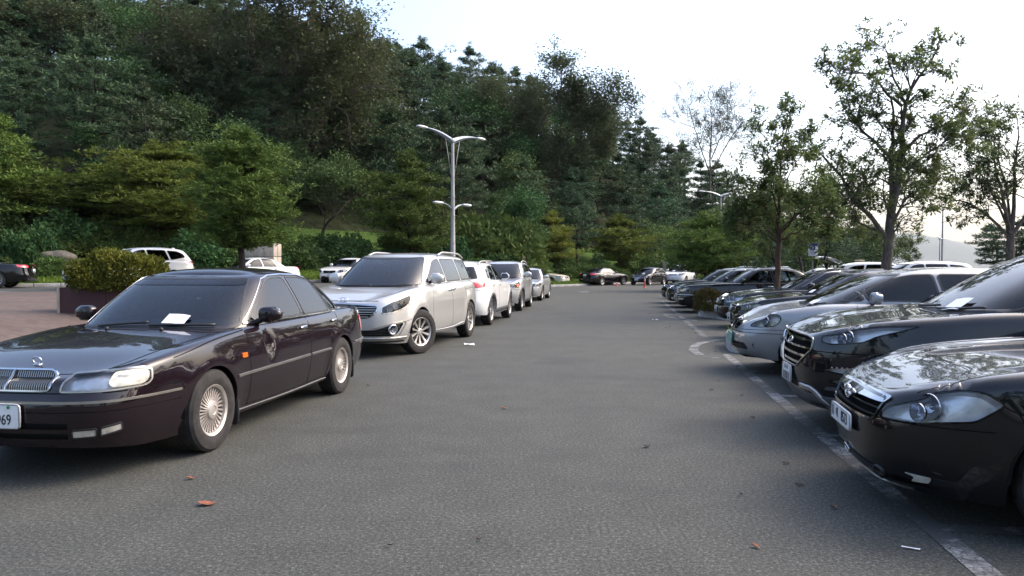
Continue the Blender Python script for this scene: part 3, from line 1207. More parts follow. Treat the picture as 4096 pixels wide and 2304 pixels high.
# ------------------------------------------------------------------ the cars
P_ = {}
P_['old_black_sedan'] = paint('dark_plum_paint', (0.0090, 0.0046, 0.0070), 0.0, 0.3, dust=.02, dustc=(.10, .085, .08), spec=.05)
P_['black'] = paint('black_paint', (0.004, 0.004, 0.005), 0.0, 0.3, dust=.008, dustc=(.09, .088, .085), spec=.05)
P_['black_blue'] = paint('blue_black_paint', (0.005, 0.0055, 0.008), 0.0, 0.3, dust=.008, dustc=(.09, .088, .085), spec=.05)
P_['silver'] = paint('silver_paint', (0.50, 0.50, 0.50), 0.55, 0.34, dust=.10)
P_['warm_silver'] = paint('warm_silver_paint', (0.55, 0.535, 0.51), 0.55, 0.34, dust=.10)
P_['dusty_silver'] = paint('dusty_silver_paint', (0.255, 0.265, 0.28), 0.5, 0.42, dust=.5, dustc=(.24, .225, .20))
P_['white'] = paint('white_paint', (0.74, 0.73, 0.71), 0.0, 0.35, dust=.12, dustc=(.45, .42, .38))
P_['cream'] = paint('cream_paint', (0.66, 0.60, 0.47), 0.0, 0.4, dust=.15)
P_['grey'] = paint('grey_paint', (0.19, 0.20, 0.21), 0.5, 0.36, dust=.1)

def sedan(**k):
    p = dict(L=4.83, W=1.77, nf=5.5, nr=6.5, bow=.06, bowr=.04, R=.322, axles=(.96, 3.66), arch=.365, flare=.012, rs=.055, tw=.205,
        shoulder=[(0, .705), (.12, .745), (.5, .82), (1.0, .885), (1.5, .925), (2.2, .935), (3.4, .95), (4.1, .965), (4.5, .965), (4.83, .91)],
        crown=[(0, .02), (.3, .045), (1.3, .07), (3, .03), (4.2, .055), (4.83, .02)],
        front=[(.18, .10), (.30, .03), (.45, 0), (.56, 0), (.60, .035), (.68, .05), (.80, .10)],
        rear=[(.2, .12), (.35, .02), (.55, 0), (.62, .04), (.95, .08)],
        wz=[(.18, .90), (.3, .955), (.5, .995), (.62, 1.0), (.8, .985), (.95, .945), (1.1, .93)],
        bot=[(0, .26), (.4, .215), (2, .20), (4.4, .23), (4.83, .31)],
        green=dict(xb=(1.45, 4.12), xt=(2.22, 3.42), wb=.805, wt=.585, nf=6, nr=6, bow=.03, roof=[(2.1, 1.325), (2.4, 1.352), (2.9, 1.358), (3.3, 1.335), (3.6, 1.29)], crown=.05, r=.075, bulge=(.035, .04)),
        side=[[(1.86, .965), (2.36, 1.292), (2.48, 1.315), (2.66, 1.322), (2.74, .965)],
              [(2.80, .965), (2.725, 1.353), (3.02, 1.345), (3.27, 1.292), (3.46, .965)],
              [(3.505, .965), (3.335, 1.262), (3.52, 1.15), (3.70, 1.005), (3.70, .965)]],
        rw=[(-.86, .10), (-.8, .90), (.8, .90), (.86, .10)],
        mirror=(1.98, .80, 1.025))
    k2 = k.pop('green', None)
    p.update(k)
    if k2: p['green'] = dict(p['green'], **k2)
    return p

def suv(**k):
    p = dict(L=4.69, W=1.88, nf=5.0, nr=7, bow=.09, bowr=.05, R=.36, axles=(.93, 3.63), arch=.405, flare=.022, rs=.07, tw=.235,
        shoulder=[(0, .86), (.1, .93), (.4, 1.0), (1.0, 1.06), (1.6, 1.09), (2.6, 1.105), (3.8, 1.135), (4.4, 1.145), (4.69, 1.10)],
        crown=[(0, .02), (.4, .05), (1.2, .07), (3, .03), (4.69, .02)],
        front=[(.22, .14), (.35, .05), (.55, 0), (.72, .01), (.85, .05), (1.0, .12)],
        rear=[(.25, .12), (.4, .03), (.6, 0), (.72, .03), (1.15, .10)],
        wz=[(.2, .90), (.35, .97), (.55, 1.0), (.75, 1.0), (.95, .975), (1.15, .925)],
        bot=[(0, .30), (.5, .26), (2, .25), (4.2, .28), (4.69, .36)],
        green=dict(xb=(1.28, 4.60), xt=(2.12, 4.22), wb=.845, wt=.645, nf=6, nr=9, bow=.035, bowr=.03, roof=[(2.0, 1.565), (2.5, 1.615), (3.2, 1.625), (3.9, 1.60), (4.4, 1.55)], crown=.045, r=.085, bulge=(.045, .03)),
        side=[[(1.78, 1.135), (2.28, 1.50), (2.42, 1.535), (2.62, 1.55), (2.70, 1.135)],
              [(2.77, 1.135), (2.69, 1.55), (3.25, 1.545), (3.40, 1.535), (3.52, 1.15)],
              [(3.60, 1.16), (3.49, 1.53), (3.85, 1.50), (4.12, 1.40), (4.18, 1.27)]],
        rw=[(-.86, .14), (-.80, .86), (.80, .86), (.86, .14)],
        mirror=(1.93, .845, 1.20), msize=(.15, .24, .19))
    k2 = k.pop('green', None)
    p.update(k)
    if k2: p['green'] = dict(p['green'], **k2)
    return p

# --- 1: the old plum-black sedan in the left foreground -------------------------------
def feats_sm(c):
    sx, fy = c.sx, c.sy
    c.grille(rnd([(-fy(.335), .628), (-fy(.32), .758), (fy(.32), .758), (fy(.335), .628)], .05), 'chrome', 'v', 40, .009, 'dull_chrome', .035, fw=.015, boff=-.006)
    def midbar():
        c.strip('grille_centre_bar', M['chrome'], [(0, .635), (0, .66), (0, .70), (0, .752)], .016, .006)
    c.todo.append(midbar)
    c.lamp(rnd([(fy(.395), .622), (fy(.41), .680), (fy(.45), .738), (sx(.12), .750), (sx(.28), .754), (sx(.34), .742), (sx(.345), .665), (sx(.31), .636), (sx(.10), .622)], .02), depth=.032,
           bulbs=[], rim='dull_chrome', m='reflector')
    def corner():
        for sg in (-1, 1):
            l = rnd([(sx(.13), .642), (sx(.115), .68), (sx(.14), .738), (sx(.27), .746), (sx(.325), .734), (sx(.325), .672), (sx(.285), .646)], .03)
            c.patch('corner_lamp', M['pale_lamp'] if 0 else M['hazy_lens'], [(a * sg, b) for a, b in (l if sg > 0 else l[::-1])], .006, depth=.02)
            for l in ([(fy(.50), .318), (fy(.50), .372), (fy(.635), .378), (fy(.635), .324)], [(fy(.655), .325), (fy(.655), .38), (sx(.20), .402), (sx(.205), .352)]):
                l = rnd(l, .012)
                b = c.patch('fog_lamp', M['hazy_lens'], [(a * sg, b) for a, b in (l if sg > 0 else l[::-1])], .004, depth=.02)
                D = dens([(a * sg, b_) for a, b_ in l], .03)
                c.strip('fog_lamp_frame', M['black_trim'], D, .014, .007, closed=True, parent=b)
            l = rnd([(fy(.66), .335), (fy(.66), .37), (sx(.16), .388), (sx(.165), .35)], .01)
        # bumper bands
        s1 = sx(.57)
        s = np.linspace(-s1, s1, 90)
        c.strip('bumper_strip', M['dull_chrome'], np.stack([s, np.full_like(s, .556)], 1), .020, .008)
        c.strip('bumper_line', M['gap'], np.stack([s, np.full_like(s, .492)], 1), .007, .001)
        c.strip('bumper_gap', M['gap'], np.stack([s, .612 + 0 * s], 1), .010, .001)
        for z in (.33, .40):
            s = np.linspace(-fy(.47), fy(.47), 40)
            c.strip('bumper_vent', M['gap'], np.stack([s, np.full_like(s, z)], 1), .05, .001)
        for sg in (-1, 1):
            l = rnd([(sx(1.375), .685), (sx(1.375), .725), (sx(1.455), .725), (sx(1.455), .685)], .012)
            c.patch('side_indicator', M['amber'], [(a * sg, b) for a, b in (l if sg > 0 else l[::-1])], .012, depth=.02)
            l = rnd([(c.ry(.80), .66), (c.ry(.80), .84), (sx(4.36), .86), (sx(4.40), .68)], .03)
            c.patch('tail_lamp', M['red_lamp'], [(a * sg, b) for a, b in (l if sg > 0 else l[::-1])], .006)
        # dark sill line and mud flaps
        for ax, x in ((0, 1.345), (1, 4.045)):
            for sg in (-1, 1):
                mb = MB(); mb.add(*rbox((x, sg * (c.W - .12), .245), (.02, .20, .24), 6, 12, 8))
                mb.build('mud_flap', M['rubber'], c.root)
    c.todo.append(corner)
    seams(c, [[(1.535, .26), (1.525, .6), (1.50, .93)], [(2.765, .26), (2.775, .6), (2.765, .955)],
              [(3.235, .26), (3.26, .42), (3.33, .62), (3.45, .76), (3.55, .86), (3.56, .955)], [(1.535, .262), (2.2, .256), (3.235, .262)],
              [(.50, .60), (.56, .61), (.60, .55)], [(.52, .79), (1.0, .868), (1.5, .912)]])
    sidestrip(c, 'side_moulding', 'dull_chrome', [(1.30, .542), (2.0, .548), (2.745, .553)], .026, .012)
    sidestrip(c, 'side_moulding', 'dull_chrome', [(2.785, .554), (3.0, .555), (3.285, .557)], .026, .012)
    sidestrip(c, 'side_moulding', 'dull_chrome', [(4.06, .556), (4.4, .557), (4.6, .557)], .026, .012)
    sidestrip(c, 'sill_strip', 'dull_chrome', [(1.36, .236), (2.3, .226), (3.27, .236)], .012, .006)
    handle(c, (2.62, 3.44), (.845, .858))
    hoodlines(c, [[(.30, .63), (.8, .71), (1.42, .755)]], .009)
    hoodlines(c, [[(.06, 0), (.065, .3), (.13, .55), (.30, .63)]], .009)
    plate(c, .468, .335, .17, rows=[('6969', .098, .030, -.024, .76)])
    wipers(c)
    def emblem():
        mb = MB()
        z = c.capz(.20, 0)
        T = Matrix.Translation((.20, 0, z + .038)) @ Matrix.Rotation(-.35, 4, 'Y')
        ring = [(0, .034 * math.cos(t), .026 * math.sin(t)) for t in np.linspace(0, 2 * PI, 19)]
        mb.add(*tube(ring, .005, 6, False), 0, T)
        mb.add(*rbox((.0, .014, -.034), (.02, .05, .016), 3, 10, 6), 0, T)
        mb.add(*rbox((.01, 0, -.040), (.05, .03, .012), 3, 10, 6), 0, T)
        mb.build('bonnet_emblem', M['chrome'], c.root)
        for y in (-.25, .25):
            mb = MB(); mb.add(*tube([(1.26, y, c.capz(1.26, y)), (1.24, y, c.capz(1.24, y) + .015)], .015, 6))
            mb.build('washer_nozzle', M['black_trim'], c.root)
        dot = MB(); dot.add(*lathe([(.001, 0), (.011, 0), (.011, .003), (.001, .003)], 12, 'x'))
        pl = [o for o in c.root.children if o.name.startswith('number_plate')][0]
        o = dot.build('plate_bolt', M['green_dot'], pl); o.location = (-.012, -.085, .062)
    c.todo.append(emblem)
    def band():
        D = c.gfront([(-.84, .80), (-.86, .925), (.86, .925), (.84, .80)], False)
        c.patch('sun_band', M['tint_band'], D, .004, c.PG, step=.07, depth=0)
    c.gtodo.append(band)
    def chrome():
        # bright surround of the whole side glass
        for sg in (-1, 1):
            top = c.gside([(1.68, .955), (2.25, 1.33), (2.41, 1.363), (2.68, 1.372), (3.04, 1.364), (3.29, 1.312), (3.54, 1.165), (3.735, 1.008), (3.735, .955)], .05, False)
            D = curve(top * [sg, 1], 60)
            c.strip('window_chrome', M['chrome'], D, .016, .010, c.PG)
            bt = c.gside([(1.68, .952), (2.4, .95), (3.0, .95), (3.735, .953)], .06, False)
            c.strip('window_chrome', M['chrome'], bt * [sg, 1], .018, .012, c.PG)
    c.gtodo.append(chrome)
SM_W = dict(n=30, w0=.013, w1=.022, hub=.075, rim=.205, face=.62, dish=.012, twist=.10, m='beige_alloy', curve=1.2)
spec_sm = sedan(front=[(.18, -.02), (.30, -.09), (.45, -.12), (.56, -.12), (.60, -.085), (.68, -.07), (.80, -.02)], dent=(1.86, .735, .085, .034, -1), W=1.82, inset=0.005, arch=.35, mirror=(1.86, .82, 1.02),
    bot=[(0, .25), (.4, .20), (2, .20), (4.4, .23), (4.83, .30)],
    green=dict(xb=(1.38, 4.12), xt=(2.14, 3.42), wb=.83, wt=.62, roof=[(2.0, 1.36), (2.4, 1.385), (2.9, 1.39), (3.3, 1.365), (3.6, 1.31)]),
    side=[[(1.74, .965), (2.28, 1.318), (2.42, 1.345), (2.66, 1.353), (2.74, .965)],
          [(2.80, .965), (2.725, 1.353), (3.02, 1.345), (3.27, 1.292), (3.46, .965)],
          [(3.505, .965), (3.335, 1.262), (3.52, 1.15), (3.70, 1.005), (3.70, .965)]])
sm = carbuild(spec_sm, P_['old_black_sedan'], 'plum-black old sedan with a dented front door and upright chrome grille', feats=feats_sm, ds=.045,
              steer=0, win=('window_blue', 'window_dark', 'window_mid'), style=SM_W)
place(sm, (-.145, -.989), wheel=('FL', *G(822, 1801)))
def sidepatch(c, name, m, loop, off=.006, depth=.015, sides=(-1, 1), r=.02):
    def later():
        l = rnd(loop, r)
        for sg in sides:
            c.patch(name, M[m] if isinstance(m, str) else m, [(a * sg, b) for a, b in (l if sg > 0 else l[::-1])], off, depth=depth)
    c.todo.append(later)

def ringstrip(c, name, m, path, w, off, closed=True, sides=(-1, 1)):
    def later():
        for sg in sides:
            D = dens([(a * sg, b) for a, b in path], .04, closed)
            c.strip(name, M[m], D, w, off, closed=closed)
    c.todo.append(later)

def across(c, name, m, z, s1, w, off, n=70):
    def later():
        s = np.linspace(-s1, s1, n)
        zz = z(s) if callable(z) else np.full_like(s, z)
        c.strip(name, M[m], np.stack([s, zz], 1), w, off)
    c.todo.append(later)

def rear_across(c, name, m, z, ds_, w, off, n=50):
    """band round the tail, ds_ metres along the outline on both sides of the rear centre"""
    def later():
        for sg in (-1, 1):
            s = np.linspace(c.Smax - ds_, c.Smax - .001, n)
            c.strip(name, M[m], np.stack([s * sg, np.full_like(s, z)], 1), w, off)
    c.todo.append(later)

def emblem_oval(c, z, w, h, x=None, letters=None, size=.05, rear=False, shear=.0, m='chrome'):
    def later():
        P0 = c.P([(0, z)])[0]
        n = c.PN([(0, z)])[1][0]
        mb = MB()
        up = Vector((n[2], 0, -n[0])).normalized()
        up = up if up.z > 0 else -up
        o = Vector(P0) + Vector(n) * .012
        ring = [(o + Vector((0, 1, 0)) * (w / 2 * math.cos(t)) + up * (h / 2 * math.sin(t)))[:] for t in np.linspace(0, 2 * PI, 25)]
        mb.add(*tube(ring, .006, 6, False))
        e = mb.build('front_emblem', M[m], c.root)
        if letters:
            me = text_mesh(letters, size, M[m], .004)
            t = link_mesh('emblem_letters', me, e)
            Mx = Matrix((( 0, up.x, n[0], o.x), (-1, up.y, n[1], o.y), (0, up.z, n[2], o.z), (0, 0, 0, 1)))
            Sh = Matrix.Identity(4); Sh[0][1] = shear
            t.matrix_local = Mx @ Sh
    c.todo.append(later)

# --- 2: the silver minivan ------------------------------------------------------------
def feats_van(c):
    sx, fy = c.sx, c.sy
    c.grille(rnd([(-fy(.46), .655), (-fy(.58), .74), (-fy(.60), .845), (0, .875), (fy(.60), .845), (fy(.58), .74), (fy(.46), .655)], .05), 'chrome', 'h', 6, .016, 'dull_chrome', .05, fw=.028)
    c.lamp(rnd([(fy(.655), .715), (fy(.65), .815), (sx(.20), .90), (sx(.38), .955), (sx(.54), .99), (sx(.585), .975), (sx(.56), .90), (sx(.42), .80), (sx(.22), .735)], .03), depth=.08,
           bulbs=[(fy(.76), .775, .045), (sx(.27), .83, .05)], rim='chrome', m='alloy_dark', bowl='reflector')
    c.grille(rnd([(-fy(.80), .36), (-sx(.30), .40), (-sx(.40), .56), (-fy(.78), .54), (-fy(.55), .46), (fy(.55), .46), (fy(.78), .54), (sx(.40), .56), (sx(.30), .40), (fy(.80), .36)], .04), None, 'mesh', 4, .008, 'black_trim', .03, name='lower_intake', floor='black_trim')
    ringstrip(c, 'intake_trim', 'dull_chrome', [(fy(.50), .468), (fy(.76), .552), (sx(.42), .585), (sx(.44), .55), (sx(.33), .375)], .022, .010, closed=False)
    def fog():
        for sg in (-1, 1):
            p, n = c.PN([(sx(.22) * sg, .465)])
            T = Matrix.Translation(Vector(p[0] + n[0] * .01)) @ Vector(n[0]).to_track_quat('X', 'Z').to_matrix().to_4x4()
            mb = MB(); v, f = lathe([(.085, -.03), (.085, .004), (.07, .01), (.06, -.004), (.045, -.02), (.001, -.022)], 20, 'x'); mb.add(v, f, 0, T)
            fo = mb.build('fog_lamp', M['chrome'], c.root)
            mb = MB(); v, f = lathe([(.056, -.001), (.03, .006), (.001, .008)], 20, 'x'); mb.add(v, f, 0, T)
            mb.build('lens', M['lens'], fo)
    c.todo.append(fog)
    across(c, 'skid_strip', 'alloy', .315, fy(.92), .045, .012)
    across(c, 'bumper_lip', 'black_trim', .265, sx(.45), .035, .006)
    across(c, 'hood_gap', 'gap', lambda s: .915 + .0 * s, fy(.60), .010, .001)
    ringstrip(c, 'bumper_gap', 'gap', [(sx(.44), .575), (sx(.56), .60)], .009, .001, closed=False)
    hoodlines(c, [[(.20, .62), (.5, .76), (1.05, .83)]], .010)
    seams(c, [[(1.56, .34), (1.54, .7), (1.62, 1.12)], [(2.72, .34), (2.735, .8), (2.72, 1.16)], [(3.72, .36), (3.70, .8), (3.72, 1.16)], [(1.56, .345), (2.6, .335), (3.6, .345)], [(3.75, 1.005), (4.3, 1.02), (4.9, 1.02)]])
    handle(c, (2.60, 2.86), (1.02, 1.03), 'chrome', .17)
    sidestrip(c, 'sill_trim', 'alloy', [(1.45, .33), (2.6, .30), (3.55, .335)], .05, .014)
    ringstrip(c, 'window_line', 'dull_chrome', [(sx(1.62), 1.137), (sx(2.7), 1.158), (sx(4.6), 1.178)], .010, .008, closed=False)
    emblem_oval(c, .925, .15, .075, letters='KIA', size=.055)
    sidepatch(c, 'tail_lamp', 'red_lamp', [(c.ry(.86), .98), (c.ry(.84), 1.12), (sx(4.72), 1.12), (sx(4.78), 1.0)], .006)
    plate(c, .46, .335, .155, mark=[(-.11, .03, .02, .05), (-.06, .03, .02, .05), (.0, .03, .03, .05), (-.09, -.035, .04, .06), (-.03, -.035, .04, .06), (.03, -.035, .04, .06), (.09, -.035, .04, .06)])
    wipers(c, [(-.02, .03, -.78, .06), (.70, .03, .0, .06)])
    roofrails(c, 2.75, 4.5, .70, 'alloy', .055)
    antenna(c, 4.35)
VAN = suv(L=5.115, W=2.05, R=.37, axles=(.96, 4.02), arch=.415, flare=.02, rs=.075, tw=.235, nf=5, bow=.10, inset=.01,
    shoulder=[(0, .90), (.08, .955), (.35, 1.03), (.8, 1.085), (1.4, 1.125), (2.6, 1.15), (4.2, 1.17), (5.115, 1.15)],
    crown=[(0, .02), (.3, .05), (1.0, .085), (3, .04), (5.1, .02)],
    front=[(.24, .04), (.34, -.04), (.5, -.08), (.70, -.075), (.88, -.035), (1.0, .02)],
    rear=[(.25, .10), (.4, .02), (.6, 0), (1.15, .08)],
    wz=[(.22, .92), (.35, .975), (.55, 1.0), (.85, .995), (1.02, .97), (1.2, .93)],
    bot=[(0, .25), (.5, .22), (2, .29), (4.6, .30), (5.1, .34)],
    green=dict(xb=(1.14, 5.03), xt=(2.12, 4.70), wb=.885, wt=.70, nf=5.5, nr=10, bow=.03, roof=[(2.0, 1.635), (2.5, 1.68), (3.3, 1.69), (4.2, 1.675), (4.8, 1.63)], crown=.045, r=.085, bulge=(.05, .02)),
    side=[[(1.70, 1.185), (2.30, 1.545), (2.44, 1.585), (2.66, 1.60), (2.72, 1.18)],
          [(2.80, 1.18), (2.74, 1.605), (3.64, 1.605), (3.72, 1.19)],
          [(3.80, 1.19), (3.72, 1.605), (4.40, 1.59), (4.62, 1.54), (4.76, 1.26), (4.70, 1.205)]],
    mirror=(1.86, .885, 1.245), msize=(.15, .24, .20))
VAN_W = dict(n=10, w0=.026, w1=.060, hub=.06, rim=.24, face=.7, dish=-.02, m='alloy', pair=0, curve=.6)
van = carbuild(VAN, P_['warm_silver'], 'silver minivan with dark windscreen and front wheels turned, parked behind the plum-black sedan', 'minivan', feats=feats_van, ds=.05, steer=-.42, win=('window_film', 'window_dark', 'window_dark'), style=VAN_W, name='parked_minivan')
place(van, (-.205, -.979), wheel=('FL', *G(1672, 1413)))

# --- generic details for the other cars -------------------------------------------------
def feats_generic(c, k=None):
    k = k or {}
    sx, fy, ry, p = c.sx, c.sy, c.ry, c.p
    is_suv = p.get('kind') == 'suv'
    zb = float(c.zs(2.5))
    n0 = float(c.zs(.05))
    zl = k.get('zl', (n0 - .115, n0 + .02))
    hy = k.get('hy', .46); hx = k.get('hx', .52)
    lamp = k.get('lamp') or [(fy(hy), zl[0]), (fy(hy + .03), zl[0] + (zl[1] - zl[0]) * .75), (sx(.16), zl[1]), (sx(hx), float(c.zs(hx)) - .045), (sx(hx + .06), zl[1] - .01), (sx(hx - .1), zl[0] + .03), (sx(.12), zl[0])]
    if k.get('front', True):
        c.lamp(rnd(lamp, .035), depth=.06, bulbs=k.get('bulbs', [(fy(hy + .13), (zl[0] + zl[1]) / 2, .05), (sx(.22), (zl[0] + zl[1]) / 2 + .01, .05)]), m=k.get('lamp_m', 'reflector'))
        g = k.get('grille', (.36, zl[0] - .03, n0 - .02))
        gl = k.get('grille_loop') or [(-fy(g[0]) * .9, g[1]), (-fy(g[0]), g[2]), (fy(g[0]), g[2]), (fy(g[0]) * .9, g[1])]
        c.grille(rnd(gl, .03), k.get('gframe', 'chrome'), k.get('gbars', 'h'), k.get('gn', 4), k.get('gw', .014), k.get('gm', 'chrome'), .04, fw=k.get('gfw', .018))
        zi = k.get('intake', (.26, .36))
        c.grille(rnd([(-fy(.55), zi[0]), (-fy(.5), zi[1]), (fy(.5), zi[1]), (fy(.55), zi[0])], .03), None, 'mesh', 3, .01, 'black_trim', .03, name='lower_intake', floor='black_trim')
        zf = k.get('fog', (.30, .38))
        if zf: sidepatch(c, 'fog_lamp', k.get('fog_m', 'hazy_lens'), [(fy(.62), zf[0]), (fy(.60), zf[1]), (sx(.20), zf[1] + .01), (sx(.19), zf[0] + .01)], .004)
        across(c, 'bumper_gap', 'gap', zl[0] - .045, sx(.55), .009, .001)
        if k.get('bstrip'): across(c, 'bumper_strip', k['bstrip'], zl[0] - .085, sx(.5), .018, .008)
        hoodlines(c, [[(.22, hy + .12), (.6, c.W - .21), (p['green']['xb'][0] + .05, c.W - .15)]], .010)
        emblem_oval(c, k.get('ez', (g[1] + g[2]) / 2), .12, .06, letters=k.get('letters'), size=.06, shear=.2)
        if k.get('plate', True):
            plate(c, k.get('pz', .45), *k.get('psize', (.335, .16)), mat_=k.get('pm', 'plate'), mark=k.get('pmark', [(-.09, -.03, .03, .07), (-.03, -.03, .03, .07), (.03, -.03, .03, .07), (.09, -.03, .03, .07), (-.04, .045, .03, .03), (.04, .045, .03, .03)]))
        wipers(c)
    if k.get('rear', True):
        t0, t1 = k.get('tail', (zb - .22, zb - .05))
        sidepatch(c, 'tail_lamp', 'red_lamp', [(ry(k.get('ty', .62)), t0), (ry(k.get('ty', .62) - .02), t1), (sx(c.L - k.get('tx', .36)), t1 + .01), (sx(c.L - k.get('tx', .36) + .1), t0 + .03)], .008, r=.03)
        rear_across(c, 'bumper_gap', 'gap', t0 - .04, c.Smax - sx(c.L - .5), .01, .001)
        if k.get('rplate', True): plate(c, k.get('rpz', zb - .14), .335, .155, rear=True, mark=[(-.09, -.03, .03, .07), (-.03, -.03, .03, .07), (.03, -.03, .03, .07), (.09, -.03, .03, .07)])
        rear_across(c, 'rear_diffuser', 'black_trim', .33, c.Smax - ry(.7), .12, .004)
    a0, a1 = c.axles
    bx = p['side'][0][-1][0] + .03
    rx = p['side'][1][-1][0] + .05
    seams(c, [[(a0 + .57, .3), (a0 + .56, .6), (a0 + .60, zb - .03)], [(bx, .3), (bx + .01, .6), (bx, zb - .02)], [(a1 - .44, .3), (a1 - .40, .5), (a1 - .30, zb - .3), (rx, zb - .03)], [(a0 + .57, .302), (2.4, .29), (a1 - .44, .302)]])
    handle(c, (bx - .14, rx - .14), (zb - .10, zb - .09), k.get('hm', 'chrome'))
    if k.get('clad'):
        def clad():
            for sg in (-1, 1):
                for ax in c.axles:
                    D = np.array([(c.sx(ax + (c.arch + .025) * math.cos(t)), c.R + (c.arch + .025) * math.sin(t)) for t in np.linspace(PI * .98, PI * .02, 26)])
                    c.strip('arch_trim', M['grey_trim'], D * [sg, 1], .07, .012)
                D = np.stack([np.linspace(c.sx(a0 + c.arch + .03), c.sx(a1 - c.arch - .03), 24), np.full(24, .33)], 1)
                c.strip('sill_trim', M['grey_trim'], D * [sg, 1], .13, .012)
        c.todo.append(clad)
    if k.get('wchrome'):
        def wc():
            top = p['side'][0][:-1] + p['side'][1][1:-1] + p['side'][-1][1 if len(p['side']) > 2 else -2:]
            for sg in (-1, 1):
                t0 = [(x + (-.05 if i == 0 else 0), z + .02) for i, (x, z) in enumerate(top)]
                D = curve(c.gside(t0, .08, False) * [sg, 1], 50)
                c.strip('window_chrome', M['chrome'], D, .015, .009, c.PG)
        c.gtodo.append(wc)
    if k.get('rails'): roofrails(c, p['green']['xt'][0] + .35, p['green']['xt'][1] - .1, p['green']['wt'] - .02, k['rails'])
    if k.get('shark'): antenna(c, p['green']['xt'][1] - .2)
    if k.get('extra'): k['extra'](c)

def gen(p, col, label, cat='car', name='parked_car', k=None, ds=.075, win=('window_mid', 'window_dark', 'window_dark'), style=None, interior=False, **kw):
    return carbuild(p, P_[col], label, cat, feats=lambda c: feats_generic(c, k), ds=ds, win=win, style=style or dict(n=5, w0=.075, w1=.055, m='alloy'), interior=interior, name=name, **kw)

LANE = math.radians(8.4)
ACROSS = (-math.cos(LANE), math.sin(LANE))      # noses of the right-hand row point at the lane

# --- right-hand row, nearest first -------------------------------------------------------
def x7(c):
    sx, fy = c.sx, c.sy
    # broad chrome brow over the grille
    def later():
        V = rnd([(-fy(.53), .712), (-fy(.40), .718), (0, .715), (fy(.40), .718), (fy(.53), .712), (fy(.50), .672), (fy(.30), .672), (fy(.14), .668), (fy(.06), .635), (-fy(.06), .635), (-fy(.14), .668), (-fy(.30), .672), (-fy(.50), .672)], .02)
        c.patch('grille_brow', M['chrome'], V, .012, depth=.03)
        P0, n = c.PN([(0, .655)])
        T = Matrix.Translation(Vector(P0[0] + n[0] * .012)) @ Matrix.Rotation(PI, 4, 'Z')
        mb = MB()
        mb.add(*tube([(0, .05 * math.cos(t), .036 * math.sin(t)) for t in np.linspace(.5, 2 * PI - .1, 20)], .011, 6), 0, T)
        mb.add(*rbox((.004, .02, -.006), (.012, .055, .018), 3, 10, 6), 0, T)
        mb.build('front_emblem', M['chrome'], c.root)
    c.todo.append(later)
    sidepatch(c, 'fog_lamp', 'hazy_lens', [(fy(.64), .262), (fy(.66), .292), (sx(.15), .308), (sx(.27), .300), (sx(.25), .268)], .005, r=.015)
    sidepatch(c, 'fog_lamp_cover', 'gloss_black', [(sx(.262), .265), (sx(.28), .30), (sx(.38), .295), (sx(.34), .262)], .003, r=.012)
    def lamp_round():
        for sg in (-1, 1):
            p, n = c.PN([(fy(.46) * sg, .262)])
            T = Matrix.Translation(Vector(p[0] + n[0] * .0)) @ Vector(n[0]).to_track_quat('X', 'Z').to_matrix().to_4x4()
            mb = MB(); v, f = lathe([(.045, -.02), (.045, .008), (.038, .010), (.03, -.004), (.001, -.01)], 16, 'x'); mb.add(v, f, 0, T)
            mb.build('bumper_vent', M['black_trim'], c.root)
    c.todo.append(lamp_round)
    across(c, 'bumper_lip', 'dull_chrome', .205, fy(.62), .010, .006)
S7 = sedan(L=4.95, W=1.80, R=.335, axles=(1.0, 3.78), bow=.09, nf=4.6, rs=.075, arch=.38,
    shoulder=[(0, .725), (.1, .77), (.4, .845), (.9, .925), (1.5, .965), (2.2, .97), (3.4, .985), (4.2, 1.0), (4.6, 1.0), (4.95, .94)],
    crown=[(0, .025), (.3, .055), (1.2, .075), (3, .03), (4.3, .05), (4.95, .02)],
    front=[(.17, .13), (.26, .05), (.40, .005), (.52, 0), (.62, .02), (.75, .08), (.85, .13)],
    bot=[(0, .21), (.4, .19), (2, .20), (4.4, .23), (4.95, .3)])
def f7(c):
    sx, fy = c.sx, c.sy
    feats_generic(c, dict(
        lamp=[(fy(.49), .595), (fy(.53), .66), (fy(.66), .725), (sx(.22), .765), (sx(.36), .795), (sx(.50), .79), (sx(.60), .735), (sx(.46), .635), (sx(.22), .60), (fy(.66), .595)],
        bulbs=[(fy(.66), .655, .055), (sx(.23), .69, .075)],
        grille_loop=[(-fy(.46), .57), (-fy(.50), .70), (0, .712), (fy(.50), .70), (fy(.46), .57)], gbars='h', gn=3, gw=.010, gm='black_trim', gframe='gloss_black', ez=.30,
        fog=None, intake=(.235, .315), pz=.50, psize=(.50, .115), pmark=None, wchrome=True, extra=x7))
    # lettering on the plate
    def txt():
        o = [q for q in c.root.children if q.name.startswith('number_plate')][0]
        for body, sz, y, sq in (('8573', .098, -.105, .80), ('네', .070, .085, .85), ('11', .098, .19, .75)):
            me = text_mesh(body, sz, M['ink'])
            t = link_mesh('plate_text', me, o)
            t.matrix_local = Matrix.Translation((-.0085, y, 0)) @ Matrix.Rotation(-PI / 2, 4, 'Z') @ Matrix.Rotation(PI / 2, 4, 'X') @ Matrix.Diagonal((sq, 1, 1, 1))
    c.todo.append(txt)
s7 = carbuild(S7, P_['black'], 'black sedan with large clear headlamps and chrome grille brow at the lower right corner', feats=f7, ds=.04, win=('window_mid', 'window_dark', 'window_dark'), style=dict(n=7, w0=.06, w1=.045))
place(s7, (-math.cos(.20), math.sin(.20)), nose=(2.13, 4.72))

